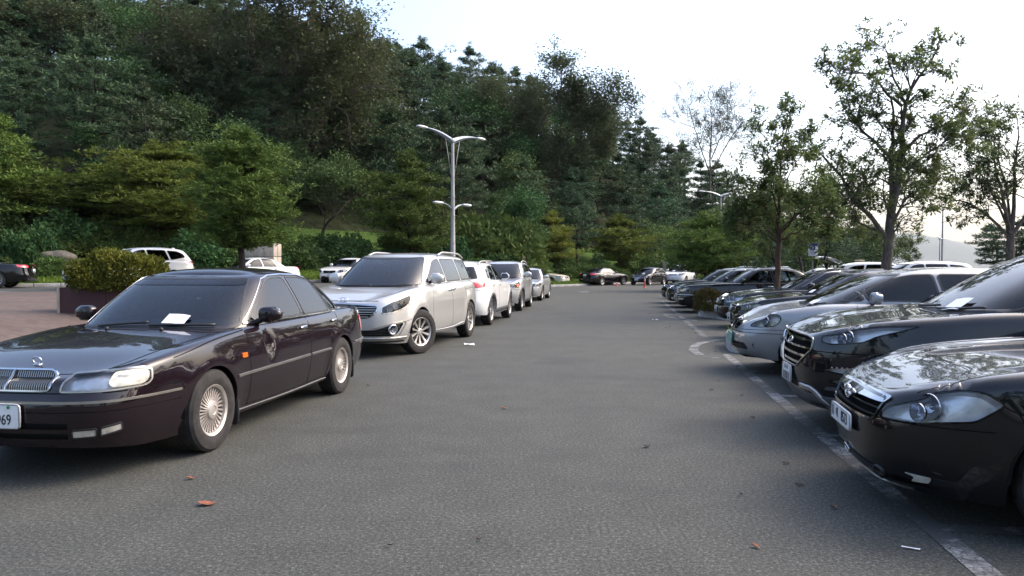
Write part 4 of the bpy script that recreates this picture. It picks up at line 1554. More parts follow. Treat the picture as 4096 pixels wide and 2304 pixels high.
def fmax(c):
    sx, fy = c.sx, c.sy
    c.holes = []
    feats_generic(c, dict(
        lamp=[(fy(.565), .83), (fy(.555), .875), (fy(.66), .895), (sx(.30), .945), (sx(.52), .975), (sx(.80), .99), (sx(.70), .955), (sx(.50), .90), (sx(.38), .845), (sx(.15), .815)],
        bulbs=[(fy(.70), .862, .05), (sx(.26), .885, .05)], lamp_m='reflector',
        grille_loop=[(-fy(.26), .585), (-fy(.50), .75), (-fy(.48), .845), (-fy(.36), .862), (fy(.36), .862), (fy(.48), .845), (fy(.50), .75), (fy(.26), .585)], gbars='h', gn=4, gw=.030, gm='chrome', gframe='dull_chrome', gfw=.014, ez=.79, letters='H',
        fog=None, intake=(.40, .46), pz=.50, psize=(.335, .155), clad=True, wchrome=True, rails='black_trim', shark=True))
    # fog lamp pods with LED row
    c.lamp(rnd([(fy(.62), .60), (fy(.66), .625), (fy(.80), .645), (sx(.40), .65), (sx(.46), .61), (sx(.36), .51), (sx(.26), .485), (sx(.17), .515), (fy(.78), .57)], .02), name='fog_lamp', depth=.05, bulbs=[(sx(.27), .545, .045)])
    def leds():
        for sg in (-1, 1):
            for i in range(7):
                s = fy(.68) + (sx(.40) - fy(.68)) * i / 6
                p, n = c.PN([(s * sg, .628 + .012 * i / 6)])
                mb = MB(); mb.add(*rbox(tuple(p[0] + n[0] * .008), (.012, .03, .012), 3, 10, 6)); mb.build('led', M['pale_lamp'], c.root)
    c.todo.append(leds)
    sidepatch(c, 'bumper_step', 'grey_trim', [(fy(.62), .44), (fy(.64), .465), (sx(.40), .47), (sx(.46), .50), (sx(.46), .46), (sx(.36), .435)], .008, r=.012)
    ringstrip(c, 'skid_strip', 'alloy', [(fy(.30), .43), (fy(.48), .425), (fy(.53), .40), (fy(.60), .31), (fy(.62), .27)], .045, .016, closed=False)
    across(c, 'bumper_lip', 'grey_trim', .315, sx(.50), .13, .010)
MAX = suv(L=4.915, W=1.885, R=.375, axles=(.93, 3.73), kind='suv', nf=4.6, bow=.12,
    shoulder=[(0, .875), (.08, .925), (.35, .985), (.9, 1.05), (1.5, 1.10), (2.6, 1.125), (3.8, 1.16), (4.6, 1.17), (4.915, 1.12)],
    bot=[(0, .285), (.5, .26), (2, .26), (4.2, .28), (4.9, .36)],
    green=dict(xb=(1.22, 4.80), xt=(2.15, 4.36)),
    side=[[(1.72, 1.155), (2.30, 1.515), (2.46, 1.55), (2.68, 1.56), (2.76, 1.155)],
          [(2.83, 1.155), (2.75, 1.56), (3.35, 1.555), (3.50, 1.545), (3.62, 1.17)],
          [(3.70, 1.18), (3.59, 1.54), (4.0, 1.51), (4.26, 1.42), (4.34, 1.29)]])
mx = carbuild(MAX, P_['black_blue'], 'black SUV with a four-bar chrome grille and grey lower bumper', 'suv', name='parked_suv', feats=fmax, ds=.045, win=('window_mid', 'window_dark', 'window_dark'), style=dict(n=10, w0=.03, w1=.05))
place(mx, ACROSS, nose=(2.52, 6.72))

W3 = sedan()
c3 = gen(W3, 'grey', 'grey sedan mostly hidden between the black SUV and the dusty silver compact van', k=dict(), ds=.07)
place(c3, ACROSS, nose=(3.25, 8.75))

def frez(c):
    sx, fy = c.sx, c.sy
    feats_generic(c, dict(
        lamp=[(fy(.52), .655), (fy(.56), .71), (fy(.68), .77), (sx(.30), .82), (sx(.48), .825), (sx(.52), .80), (sx(.50), .72), (sx(.44), .67), (sx(.22), .65)],
        bulbs=[(fy(.68), .71, .05), (sx(.30), .74, .05)], lamp_m='hazy_lens',
        grille_loop=[(fy(.03), .60), (fy(.03), .70), (fy(.20), .715), (fy(.30), .68), (fy(.24), .60)], gbars='mesh', gn=2, gw=.008, gm='black_trim', gframe='gloss_black', gfw=.01, ez=.735,
        fog=(.36, .42), fog_m='black_trim', intake=(.34, .43), pz=.46, psize=(.335, .17), pm='plate_green', pmark=None, hm='black_trim'))
    c.grille(rnd([(-fy(.03), .60), (-fy(.03), .70), (-fy(.20), .715), (-fy(.30), .68), (-fy(.24), .60)][::-1], .03), 'gloss_black', 'mesh', 2, .008, 'black_trim', .04, fw=.01)
    ringstrip(c, 'lamp_gap', 'gap', [(sx(.66), .70), (sx(.58), .625), (fy(.40), .605)], .008, .001, closed=False)
REZ = sedan(L=4.35, W=1.755, R=.31, axles=(.85, 3.45), nf=4.2, bow=.14, arch=.355, rs=.09, kind='mpv',
    shoulder=[(0, .70), (.08, .745), (.3, .83), (.7, .91), (1.1, .96), (1.6, .98), (3, .99), (4.35, .98)],
    crown=[(0, .03), (.3, .055), (.9, .09), (3, .03), (4.3, .02)],
    front=[(.2, .12), (.32, .02), (.46, 0), (.56, .01), (.64, .05), (.75, .09), (.85, .15)],
    rear=[(.2, .1), (.4, .02), (.6, 0), (1.0, .06)],
    green=dict(xb=(.95, 4.25), xt=(1.95, 3.95), wb=.79, wt=.61, roof=[(1.8, 1.35), (2.3, 1.40), (3.0, 1.41), (3.7, 1.39), (4.0, 1.35)], nr=9, nf=5, bow=.04, crown=.045, bulge=(.05, .03)),
    side=[[(1.28, 1.01), (1.50, 1.14), (1.555, 1.01)], [(1.60, 1.015), (1.56, 1.15), (1.98, 1.31), (2.15, 1.345), (2.40, 1.355), (2.46, 1.015)], [(2.52, 1.015), (2.46, 1.355), (3.1, 1.35), (3.26, 1.03)], [(3.32, 1.03), (3.18, 1.34), (3.7, 1.31), (3.95, 1.08)]],
    rw=[(-.86, .14), (-.80, .86), (.80, .86), (.86, .14)], mirror=(1.66, .79, 1.05), msize=(.14, .22, .16))
rz = carbuild(REZ, P_['dusty_silver'], 'dusty silver compact van with twin-nostril grille overhanging the concrete kerb', 'car', feats=frez, ds=.05, win=('window_mid', 'window_dark', 'window_dark'), style=dict(n=6, w0=.08, w1=.06))
place(rz, ACROSS, nose=(3.12, 10.5))

c5 = gen(sedan(nf=4.6, bow=.10), 'black', 'black sedan with a rounded hazy headlamp beyond the dusty silver van', k=dict(hy=.50, hx=.42, zl=(.60, .715), lamp_m='hazy_lens', gbars='mesh', fog=(.26, .33), fog_m='reflector'), ds=.06)
place(c5, ACROSS, nose=(4.42, 15.0))
c6 = gen(sedan(L=4.9, W=1.83, nf=4.6, bow=.10), 'black', 'black sedan with big bright headlamp and lower chrome strip beside the kerbed shrub', k=dict(hy=.48, hx=.50, zl=(.615, .80), wchrome=True, bstrip='chrome', gbars='v', gn=18, gw=.008, fog=(.30, .37)), ds=.06)
place(c6, ACROSS, nose=(4.95, 17.9))
c7 = gen(sedan(L=5.05, W=1.83, nf=6.5, bow=.05, R=.335,
    shoulder=[(0, .80), (.08, .84), (.5, .89), (1.0, .92), (1.6, .945), (2.2, .95), (3.6, .96), (4.3, .965), (4.7, .96), (5.05, .91)], axles=(.98, 3.88),
    front=[(.2, .08), (.3, .02), (.45, -.02), (.57, -.02), (.60, .05), (.80, .06)],
    green=dict(xb=(1.62, 4.35), xt=(2.30, 3.75), roof=[(2.2, 1.355), (2.6, 1.39), (3.1, 1.395), (3.6, 1.37), (3.9, 1.32)]),
    side=[[(2.02, .975), (2.46, 1.32), (2.60, 1.345), (2.80, 1.352), (2.88, .975)], [(2.94, .975), (2.86, 1.352), (3.3, 1.345), (3.52, 1.30), (3.70, .985)], [(3.75, .985), (3.60, 1.27), (3.80, 1.15), (3.95, 1.02), (3.95, .985)]]),
    'black', 'black square-nosed limousine with upright chrome grille behind the kerbed shrub', k=dict(hy=.40, hx=.26, zl=(.665, .80), lamp=None, grille=(.25, .61, .81), gbars='v', gn=16, gw=.010, bstrip='dull_chrome', fog=(.42, .47), wchrome=False, pz=.47), ds=.06, win=('window_clear', 'window_clear', 'window_clear'), interior=True)
place(c7, ACROSS, nose=(5.32, 24.0))
c8 = gen(sedan(L=4.98, W=1.89, nf=4.6, bow=.10), 'black', 'black sedan with swept bright headlamp, next beyond the square-nosed limousine', k=dict(hy=.46, hx=.70, zl=(.66, .77), wchrome=True, gn=6), ds=.08)
place(c8, ACROSS, nose=(5.62, 26.9))
c9 = gen(sedan(L=4.9, W=1.86, nf=4.6, bow=.10), 'black', 'black sedan with dim headlamp at the far end of the right-hand row', k=dict(hy=.46, hx=.65, zl=(.64, .76)), ds=.08)
place(c9, ACROSS, nose=(6.05, 30.0))
c10 = gen(sedan(), 'grey', 'silver-grey sedan with pale windscreen behind the last black sedan of the row', ds=.09)
place(c10, ACROSS, nose=(7.4, 34.0))
# --- the rest of the left-hand line ---------------------------------------------------
def gz(X, Y):
    """height of the paved ground: the lot is level, the road and plaza on the left lie higher"""
    X, Y = np.asarray(X, float), np.asarray(Y, float)
    xp = X - .16 * Y
    return .60 * (1 - smooth(-11.5, -5.6, xp)) * (1 - smooth(42, 60, Y))

SPO = suv(L=4.44, W=1.855, R=.35, kind='suv', axles=(.89, 3.53), rs=.085,
    green=dict(xb=(1.25, 4.36), xt=(2.05, 3.85), wb=.835, wt=.62, roof=[(1.9, 1.50), (2.4, 1.56), (3.0, 1.565), (3.6, 1.54), (4.0, 1.49)], nr=7, bulge=(.05, .05)),
    shoulder=[(0, .86), (.1, .93), (.4, 1.0), (1.0, 1.05), (1.6, 1.075), (2.6, 1.09), (3.6, 1.12), (4.2, 1.13), (4.44, 1.08)],
    side=[[(1.74, 1.12), (2.20, 1.44), (2.34, 1.475), (2.52, 1.485), (2.58, 1.12)], [(2.65, 1.12), (2.59, 1.485), (3.05, 1.475), (3.22, 1.44), (3.34, 1.14)], [(3.40, 1.16), (3.29, 1.42), (3.50, 1.36), (3.62, 1.22), (3.58, 1.17)]],
    rw=[(-.84, .20), (-.78, .84), (.78, .84), (.84, .20)])
sp = gen(SPO, 'white', 'white SUV seen from behind with bright red tail lamp beyond the silver minivan', 'suv', 'parked_suv',
    k=dict(front=True, tail=(.93, 1.10), ty=.42, tx=.40, clad=True, rails='alloy', shark=True, rpz=.86, lamp=[(.62, .80), (.62, .90), (1.15, .97), (1.2, .90), (.9, .80)]), ds=.06, style=dict(n=5, w0=.09, w1=.07, rim=.235))
place(sp, (.17, .985), wheel=('RR', *G(1956, 1299)))

TUC = suv(L=4.33, W=1.80, R=.345, kind='suv', axles=(.86, 3.49), rs=.08)
s4 = gen(TUC, 'silver', 'silver SUV with dark windscreen and amber corner lamp facing the white SUV', 'suv', 'parked_suv',
    k=dict(zl=(.76, .90), clad=True, rails='alloy', extra=lambda c: sidepatch(c, 'corner_indicator', 'amber', [(c.sx(.30), .80), (c.sx(.29), .88), (c.sx(.46), .90), (c.sx(.46), .82)], .008)), ds=.07, mirrors=True, win=('window_dark',) * 3)
place(s4, (-.14, -.99), wheel=('FL', *G(2080, 1243)))
c5b = gen(sedan(), 'silver', 'silver sedan with dark windows behind the silver SUV, tail of the left-hand line', k=dict(), ds=.08)
place(c5b, (-.16, -.987), wheel=('RL', *G(2192, 1192)))
c6b = gen(sedan(L=4.5, W=1.75, nf=6.5), 'cream', 'old cream sedan whose bonnet sticks out past the line of parked cars', k=dict(bstrip='black_trim'), ds=.09, style=dict(n=8, w0=.05, w1=.05))
place(c6b, (.86, -.5), wheel=('FR', *G(2206, 1143)))

# --- cars along the upper road -----------------------------------------------------------
LUX = sedan(L=5.1, W=1.9, R=.36, arch=.40, axles=(.95, 3.95), tw=.24)
lx = gen(LUX, 'black', 'black limousine tail with red lamp and many-spoke wheel at the left edge', k=dict(tail=(.82, .93), tx=.42, ty=.55, rpz=.7, wchrome=True), ds=.06, style=dict(n=16, w0=.022, w1=.034, rim=.26))
def onroad(c, heading, wheel, px, py, z):
    X, Y = G(px, py, z); place(c, heading, wheel=(wheel, X, Y), z=z)
onroad(lx, (-.95, -.31), 'RL', -18, 1154, .60)
SFE = suv(kind='suv', side=suv()['side'])
sf = gen(SFE, 'white', 'white SUV on the upper road behind the clipped bush', 'suv', 'parked_suv', k=dict(tail=(1.0, 1.14), tx=.45, ty=.6, shark=True), ds=.07)
onroad(sf, (-.68, -.73), 'RL', 690, 1154, .58)
k5 = gen(sedan(L=4.85, W=1.83), 'white', 'white fastback sedan on the upper road in front of the stone block', k=dict(tail=(.84, .95), tx=.40), ds=.07)
onroad(k5, (-.72, -.69), 'RL', 1125, 1145, .50)
av = gen(sedan(L=4.5, W=1.77, nf=4.5, bow=.12), 'white', 'small white sedan facing the camera between the plum-black sedan and the minivan', k=dict(gn=2, gm='black_trim', gframe='black_trim', intake=(.24, .42)), ds=.07)
place(av, (-.25, -.968), nose=G(1315, 1136, .55), z=.55)
# --- far row along the kerb ---------------------------------------------------------------
so = gen(sedan(L=4.82, W=1.84), 'black', 'black sedan parked across the far end of the lane, red tail lamp showing', k=dict(tail=(.82, .95), tx=.45, ty=.5), ds=.09)
place(so, (.72, .69), wheel=('RR', *G(2408, 1142)))
ht = gen(suv(L=4.0, W=1.68, R=.29, axles=(.78, 3.2), arch=.33, nf=4.5, flare=.01,
    shoulder=[(0, .66), (.1, .72), (.4, .80), (1.0, .90), (1.6, .93), (3, .95), (4.0, .93)], front=[(.2, .1), (.35, .02), (.5, 0), (.6, .03), (.8, .12)],
    bot=[(0, .22), (4, .22)], wz=[(.2, .9), (.4, .98), (.6, 1), (.8, .98), (1.0, .94)],
    green=dict(xb=(1.1, 3.92), xt=(1.85, 3.45), wb=.76, wt=.58, roof=[(1.7, 1.34), (2.3, 1.39), (3.0, 1.38), (3.5, 1.34)]),
    side=[[(1.5, .96), (1.95, 1.27), (2.1, 1.31), (2.3, 1.32), (2.36, .96)], [(2.42, .96), (2.36, 1.32), (2.85, 1.31), (2.98, 1.29), (3.08, .97)], [(3.14, .98), (3.05, 1.28), (3.3, 1.24), (3.5, 1.08)]],
    mirror=(1.6, .75, 1.02), msize=(.12, .18, .13)), 'black', 'small dark hatchback behind the red post at the far end of the lane', name='parked_hatchback', ds=.09, k=dict(hy=.42))
place(ht, (-.62, -.785), wheel=('FL', *G(2598, 1141)))
so2 = gen(suv(kind='suv'), 'white', 'white SUV facing the camera beside the small dark hatchback', 'suv', 'parked_suv', k=dict(rails='dull_chrome'), ds=.09)
place(so2, (-.45, -.89), nose=G(2690, 1138))
# --- second row on the right: roofs above the front row ------------------------------------
r1 = gen(sedan(), 'white', 'white sedan whose roof shows behind the square-nosed limousine', ds=.09)
place(r1, ACROSS, nose=(12.5, 36.5))
r2 = gen(suv(kind='suv'), 'white', 'white SUV roof beside the beige bin, left of the thick trunk', 'suv', 'parked_suv', ds=.08)
place(r2, ACROSS, nose=(12.2, 27.5))
r3 = gen(suv(kind='suv'), 'black', 'black SUV roof with rails behind the dusty silver van', 'suv', 'parked_suv', k=dict(rails='black_trim'), ds=.08)
place(r3, ACROSS, nose=(9.6, 17.8))
r4 = gen(suv(kind='suv'), 'white', 'white SUV with its tailgate raised behind the front row', 'suv', 'parked_suv', ds=.08)
place(r4, (.97, -.22), nose=(18.6, 31.5))
def tailgate(c):
    mb = MB()
    x0 = c.g['xt'][1] + .03
    vs, n = [], 8
    for k in range(n + 1):
        u = k / n
        for j in range(7):
            y = (j / 6 - .5) * 1.28 * (1 - .06 * u)
            vs.append((x0 + u * 1.05, y, 1.63 + .26 * math.sin(u * 1.9) + .04 * (1 - (j / 3 - 1) ** 2)))
    F = gridfaces(n + 1, 7)
    mb.add(vs, F)
    V2 = np.array(vs) - [0, 0, .05]
    mb.add(V2, [f[::-1] for f in F])
    o = mb.build('tailgate', c.paint, c.root)
    g = MB()
    V3 = np.array(vs).reshape(n + 1, 7, 3)[3:8, 1:6] + [0, 0, .006]
    g.add(V3.reshape(-1, 3), gridfaces(5, 5)); g.build('rear_window', M['window_dark'], o)
tailgate(r4)

# van with box body far down the lot
def van_box():
    t = tag(empty('parked_van', (13.6, 47.0, 0), LANE), 'white box van roof low behind the leaning tree', 'van')
    mb = MB(); mb.add(*rbox((2.4, 0, .95), (3.0, 1.75, 1.1), 14, 28, 14)); mb.build('cargo_box', P_['white'], t, angle=40)
    mb = MB(); mb.add(*rbox((.55, 0, .78), (1.15, 1.68, .95), 7, 24, 12)); b = mb.build('cab', P_['white'], t, angle=40)
    mb = MB(); mb.add(*rbox((.45, 0, 1.05), (.9, 1.70, .34), 8, 20, 8)); mb.build('cab_window', M['window_dark'], b)
    mb = MB(); mb.add(*rbox((3.2, 0, 1.2), (1.42, 1.77, .5), 20, 24, 8)); mb.build('side_panel', mat('pale_blue_panel', (.45, .58, .68), .5), t)
    for x in (.75, 3.1):
        for s in (-1, 1):
            w = MB(); v, f = lathe([(.18, -.08), (.29, -.09), (.30, 0), (.29, .09), (.18, .08)], 24); w.add(v, f, 0, Matrix.Translation((x, s * .72, .30)))
            o = w.build('wheel', M['tyre'], t)
            w = MB(); v, f = lathe([(.19, -.06), (.001, -.05)], 20); w.add(v, f, 0, Matrix.Translation((x, s * .72, .30)) @ (Matrix.Rotation(PI, 4, 'Z') if s > 0 else Matrix.Identity(4)))
            w.build('rim', M['alloy'], o)
van_box()

# --- papers on windscreens -----------------------------------------------------------------
def put_note(c, label, *a, **k):
    mb = note(c, *a, **k)
    o = mb.build('paper_notice', M['paper'])
    o.matrix_world = Matrix.Identity(4)
    o.location = c.root.location; o.rotation_euler = c.root.rotation_euler
    tag(o, label, 'paper', 'parking notices on windscreens')
put_note(sm, 'white paper notice lying low on the plum-black sedan windscreen', -.30, .145, .21, .13, rot=-.12)
put_note(mx, 'white paper notice low on the black SUV windscreen', -.30, .12, .24, .17, rot=.1)
put_note(rz, 'white paper notice low on the dusty silver van windscreen', -.35, .10, .22, .13, rot=.1)
put_note(c5, 'white paper notice on the windscreen of the black sedan beyond the van', -.3, .12, .22, .12, rot=.1)
put_note(so2, 'white paper notice on the far white SUV windscreen', .3, .12, .22, .12)
put_note(ht, 'white paper notice on the small dark hatchback windscreen', 0, .08, .26, .12)
# ------------------------------------------------------------------ ground and setting
def asphalt_mat():
    m, nt, p = nodes_of('asphalt')
    big = noise(nt, .22, 5, .6); mid = noise(nt, 2.2, 6, .65); fine = noise(nt, 48, 4, .8); grit = noise(nt, 120, 2, .6)
    base = ramp(nt, big.outputs[0], [(.32, (.042, .0440, .0400)), (.52, (.0525, .0545, .0495)), (.72, (.064, .0655, .059))]).outputs[0]
    c1 = mixc(nt, .55, base, ramp(nt, mid.outputs[0], [(.3, (.040, .0402, .0355)), (.7, (.070, .070, .0615))]).outputs[0])
    c2 = mixc(nt, .85, c1, ramp(nt, fine.outputs[0], [(.36, (.30, .30, .31)), (.49, (.88, .88, .88)), (.56, (1.25, 1.25, 1.24)), (.64, (2.7, 2.7, 2.65))]).outputs[0], 'MULTIPLY')
    c3 = mixc(nt, .75, c2, ramp(nt, grit.outputs[0], [(.36, (.55, .55, .55)), (.52, (1, 1, 1)), (.68, (1.75, 1.72, 1.65))]).outputs[0], 'MULTIPLY')
    # oil and wear stains, stretched across the lane
    tc = nt.nodes.new('ShaderNodeTexCoord'); mp = nt.nodes.new('ShaderNodeMapping'); mp.inputs['Scale'].default_value = (.5, 1.1, 1); mp.inputs['Rotation'].default_value = (0, 0, .3)
    nt.links.new(tc.outputs['Object'], mp.inputs[0])
    st = nt.nodes.new('ShaderNodeTexNoise'); st.inputs['Scale'].default_value = 1.1; st.inputs['Detail'].default_value = 6
    nt.links.new(mp.outputs[0], st.inputs['Vector'])
    c4 = mixc(nt, ramp(nt, st.outputs[0], [(.55, (0, 0, 0)), (.72, (.5, .5, .5))]).outputs[0], c3, (.030, .029, .028))
    vo = nt.nodes.new('ShaderNodeTexVoronoi'); vo.inputs['Scale'].default_value = 3.1
    nt.links.new(tc.outputs['Object'], vo.inputs['Vector'])
    spot = ramp(nt, vo.outputs['Distance'], [(.02, (.7, .7, .7)), (.05, (0, 0, 0))]).outputs[0]
    c5_ = mixc(nt, spot, c4, (.02, .019, .018))
    nt.links.new(c5_, p.inputs['Base Color'])
    p.inputs['Roughness'].default_value = .86
    p.inputs['Specular IOR Level'].default_value = .35
    ad = nt.nodes.new('ShaderNodeMath'); ad.operation = 'ADD'
    nt.links.new(fine.outputs[0], ad.inputs[0]); nt.links.new(grit.outputs[0], ad.inputs[1])
    nt.links.new(bump(nt, ad.outputs[0], .25, .006), p.inputs['Normal'])
    return m
M['asphalt'] = asphalt_mat()
def worn_paint():
    m, nt, p = nodes_of('worn_road_paint')
    a = noise(nt, 9, 6, .7); b = noise(nt, 1.3, 3, .6)
    vo = nt.nodes.new('ShaderNodeTexVoronoi'); vo.feature = 'DISTANCE_TO_EDGE'; vo.inputs['Scale'].default_value = 21
    tc = nt.nodes.new('ShaderNodeTexCoord'); nt.links.new(tc.outputs['Object'], vo.inputs['Vector'])
    cr = ramp(nt, vo.outputs['Distance'], [(.02, (0, 0, 0)), (.07, (1, 1, 1))]).outputs[0]
    mu = nt.nodes.new('ShaderNodeMath'); mu.operation = 'ADD'
    nt.links.new(a.outputs[0], mu.inputs[0]); nt.links.new(b.outputs[0], mu.inputs[1])
    k = ramp(nt, mu.outputs[0], [(.485, (0, 0, 0)), (.60, (1, 1, 1))])
    mu.use_clamp = False
    h = nt.nodes.new('ShaderNodeMath'); h.operation = 'MULTIPLY'; h.inputs[1].default_value = .5
    nt.links.new(mu.outputs[0], h.inputs[0]); nt.links.new(h.outputs[0], k.inputs[0])
    fac = mixc(nt, 1.0, k.outputs[0], cr, 'MULTIPLY')
    f = noise(nt, 90, 3, .6)
    col = mixc(nt, fac, (.055, .055, .053), ramp(nt, f.outputs[0], [(.35, (.20, .20, .195)), (.65, (.36, .355, .34))]).outputs[0])
    nt.links.new(col, p.inputs['Base Color'])
    p.inputs['Roughness'].default_value = .8
    return m
M['road_paint'] = worn_paint()
def brick_mat():
    m, nt, p = nodes_of('plaza_brick')
    tc = nt.nodes.new('ShaderNodeTexCoord'); mp = nt.nodes.new('ShaderNodeMapping'); mp.inputs['Rotation'].default_value = (0, 0, .25)
    nt.links.new(tc.outputs['Object'], mp.inputs[0])
    b = nt.nodes.new('ShaderNodeTexBrick'); b.inputs['Scale'].default_value = 1.0
    b.inputs['Brick Width'].default_value = .23; b.inputs['Row Height'].default_value = .115; b.inputs['Mortar Size'].default_value = .008
    b.inputs['Color1'].default_value = (.080, .052, .040, 1); b.inputs['Color2'].default_value = (.115, .080, .063, 1); b.inputs['Mortar'].default_value = (.06, .05, .045, 1)
    nt.links.new(mp.outputs[0], b.inputs['Vector'])
    n = noise(nt, .7, 5)
    c = mixc(nt, .5, b.outputs[0], ramp(nt, n.outputs[0], [(.3, (.6, .58, .58)), (.7, (1.25, 1.2, 1.15))]).outputs[0], 'MULTIPLY')
    nt.links.new(c, p.inputs['Base Color']); p.inputs['Roughness'].default_value = .85
    nt.links.new(bump(nt, b.outputs['Fac'], -.3, .01), p.inputs['Normal'])
    return m
M['brick'] = brick_mat()
M['concrete'] = mat('concrete', (.27, .265, .255), .85, var=.25, scale=5, bmp=.2)
M['pale_concrete'] = mat('pale_concrete', (.34, .335, .33), .85, var=.18, scale=6, bmp=.2)
M['stone'] = mat('tan_stone', (.34, .29, .235), .8, var=.18, scale=5, bmp=.2)
M['grass'] = mat('grass_turf', (.060, .105, .024), .95, var=.45, scale=7, bmp=.5, spec=.1)
M['forest_floor'] = mat('forest_floor', (.028, .034, .016), .95, var=.5, scale=1.5, bmp=.5, spec=.1)
M['panel_maroon'] = mat('maroon_panel', (.045, .016, .018), .75, var=.15, scale=4)
M['far_hill'] = mat('far_hill', (.05, .065, .05), .95, var=.2, scale=.004, spec=.1)

KERB = [(-90, 6), (-45, 21), (-21, 31.5), (-10, 41.5), (0, 51), (6, 58), (13, 69), (22, 84), (34, 104), (50, 135)]
kf = pchip(KERB)
CREST = pchip([(-3200, 24), (0, 24), (460, 25), (1000, 25), (1300, 23), (1700, 22.3), (2050, 21.3), (2300, 20.3), (2450, 18.5), (2700, 14.5), (2900, 10), (3100, 3.5), (3250, 1.4), (3400, 1.0), (6000, .8)])
CRESTD = pchip([(-3200, 70), (0, 82), (1300, 95), (2050, 108), (2700, 122), (3100, 132), (3600, 140), (6000, 150)])
def terrain(X, Y):
    """land beyond the kerb: grass verge, then the wooded hill"""
    X, Y = np.asarray(X, float), np.asarray(Y, float)
    ky = kf(np.clip(X, -90, 50))
    d = (Y - ky) * .74
    px = 2048 + 2960 * X / np.maximum(Y, 5)
    v = gz(X, np.minimum(Y, ky)) + .13 + np.clip(d, 0, 9) * .10 * (1 - .85 * smooth(2850, 3150, px))
    zc, dc = CREST(px), CRESTD(px)
    kd = ky + 9
    t = np.clip((Y - kd) / np.maximum(dc - kd, 10), 0, 1)
    return v + np.maximum(zc - 1.5, 0) * (t * .75 + .25 * t * t * (3 - 2 * t)) * 1.0

def sheet(name, xs, ys, zf, m, kind='structure'):
    XX, YY = np.meshgrid(xs, ys)
    V = np.stack([XX, YY, zf(XX, YY)], -1).reshape(-1, 3)
    mb = MB(); mb.add(V, gridfaces(len(ys), len(xs)))
    o = mb.build(name, m); o['kind'] = kind
    return o
# ground out to the horizon, 12 cm below the paving
def gfar(X, Y): return np.full_like(X, -.12)
sheet('ground', np.array([-6000, -400, 400, 10000.]), np.array([-3000, -300, 300, 11000.]), gfar, M['forest_floor'])
# paved lot up to the kerb line
xs = np.concatenate([np.linspace(-90, -30, 13), np.linspace(-28, 20, 49), np.linspace(22, 50, 15)])
def lot():
    V, rows = [], 60
    for j in range(rows + 1):
        t = (j / rows) ** 1.2
        for x in xs:
            ymax = float(kf(x)); y = -30 + (ymax + 30) * t
            V.append((x, y, float(gz(x, y))))
    mb = MB(); mb.add(V, gridfaces(rows + 1, len(xs)))
    o = mb.build('parking_lot', M['asphalt']); o['kind'] = 'structure'
    mb = MB(); mb.add([(50, -30, 0), (140, -30, 0), (140, 190, 0), (50, 135, 0)], [(0, 1, 2, 3)])
    o = mb.build('parking_lot', M['asphalt']); o['kind'] = 'structure'
lot()
# kerb along the upper road
kx = np.concatenate([np.linspace(-60, 40, 140)])
kp = [(x, float(kf(x))) for x in kx]
def ribbon(name, path, w, h, zf, m, close=False):
    P = np.array(path); T = np.gradient(P, axis=0); T /= np.linalg.norm(T, axis=1)[:, None]; Nn = np.stack([-T[:, 1], T[:, 0]], 1)
    z = np.array([float(zf(a, b)) for a, b in P])
    rows = []
    for o, dz in ((-w / 2, -.02), (-w / 2, h - .015), (-w / 2 + .015, h), (w / 2 - .015, h), (w / 2, h - .015), (w / 2, -.02)):
        rows.append(np.concatenate([P + Nn * o, (z + dz)[:, None]], 1))
    n = len(P); V = np.concatenate(rows)
    f = [(r * n + i, r * n + i + 1, (r + 1) * n + i + 1, (r + 1) * n + i) for r in range(5) for i in range(n - 1)]
    mb = MB(); mb.add(V, [q for q in f])
    return mb.build(name, m, angle=30)
def kerb_stones(path, zf, w=.16, h=.15, length=1.0, m=None, vis=None):
    """a kerb of single stones"""
    root = tag(empty('kerb'), kind='structure')
    P = np.array(path); s = np.concatenate([[0], np.cumsum(np.linalg.norm(np.diff(P, axis=0), axis=1))])
    n = int(s[-1] / length)
    me = None
    for i in range(n):
        a = (i + .5) * length
        x, y = np.interp(a, s, P[:, 0]), np.interp(a, s, P[:, 1])
        x2, y2 = np.interp(a + .1, s, P[:, 0]), np.interp(a + .1, s, P[:, 1])
        if me is None:
            mb = MB(); mb.add(*rbox((0, 0, h / 2 - .03), (length - .012, w, h + .06), 14, 16, 8)); me = mb.mesh('kerb_stone', m or M['concrete'], True, angle=40)
        o = link_mesh('kerb_stone', me, root)
        o.location = (x, y, float(zf(x, y)) + random.uniform(-.006, .006))
        o.rotation_euler = (0, 0, math.atan2(y2 - y, x2 - x))
kerb_stones([(x, float(kf(x)) + .02) for x in np.linspace(-34, 24, 120)], gz)
# verge and hill
def hill_mesh():
    xs_ = np.concatenate([np.linspace(-140, -40, 30), np.linspace(-38, 40, 60), np.linspace(42, 140, 25)])
    ts_ = np.concatenate([np.linspace(0, .12, 10), np.linspace(.14, 1, 40)])
    V = []
    for t in ts_:
        for x in xs_:
            y0 = float(kf(np.clip(x, -90, 50))) + .05
            y = y0 + 130 * t
            V.append((x, y, float(terrain(x, y))))
    F = gridfaces(len(ts_), len(xs_))
    k = 8 * len(xs_)
    mb = MB()
    nv = (len(xs_) - 1) * 9
    mb.add(V, F[:nv], 0); mb.f += F[nv:]; mb.m += [1] * (len(F) - nv)
    o = mb.build('hillside', [M['grass'], M['forest_floor']]); o['kind'] = 'structure'
hill_mesh()
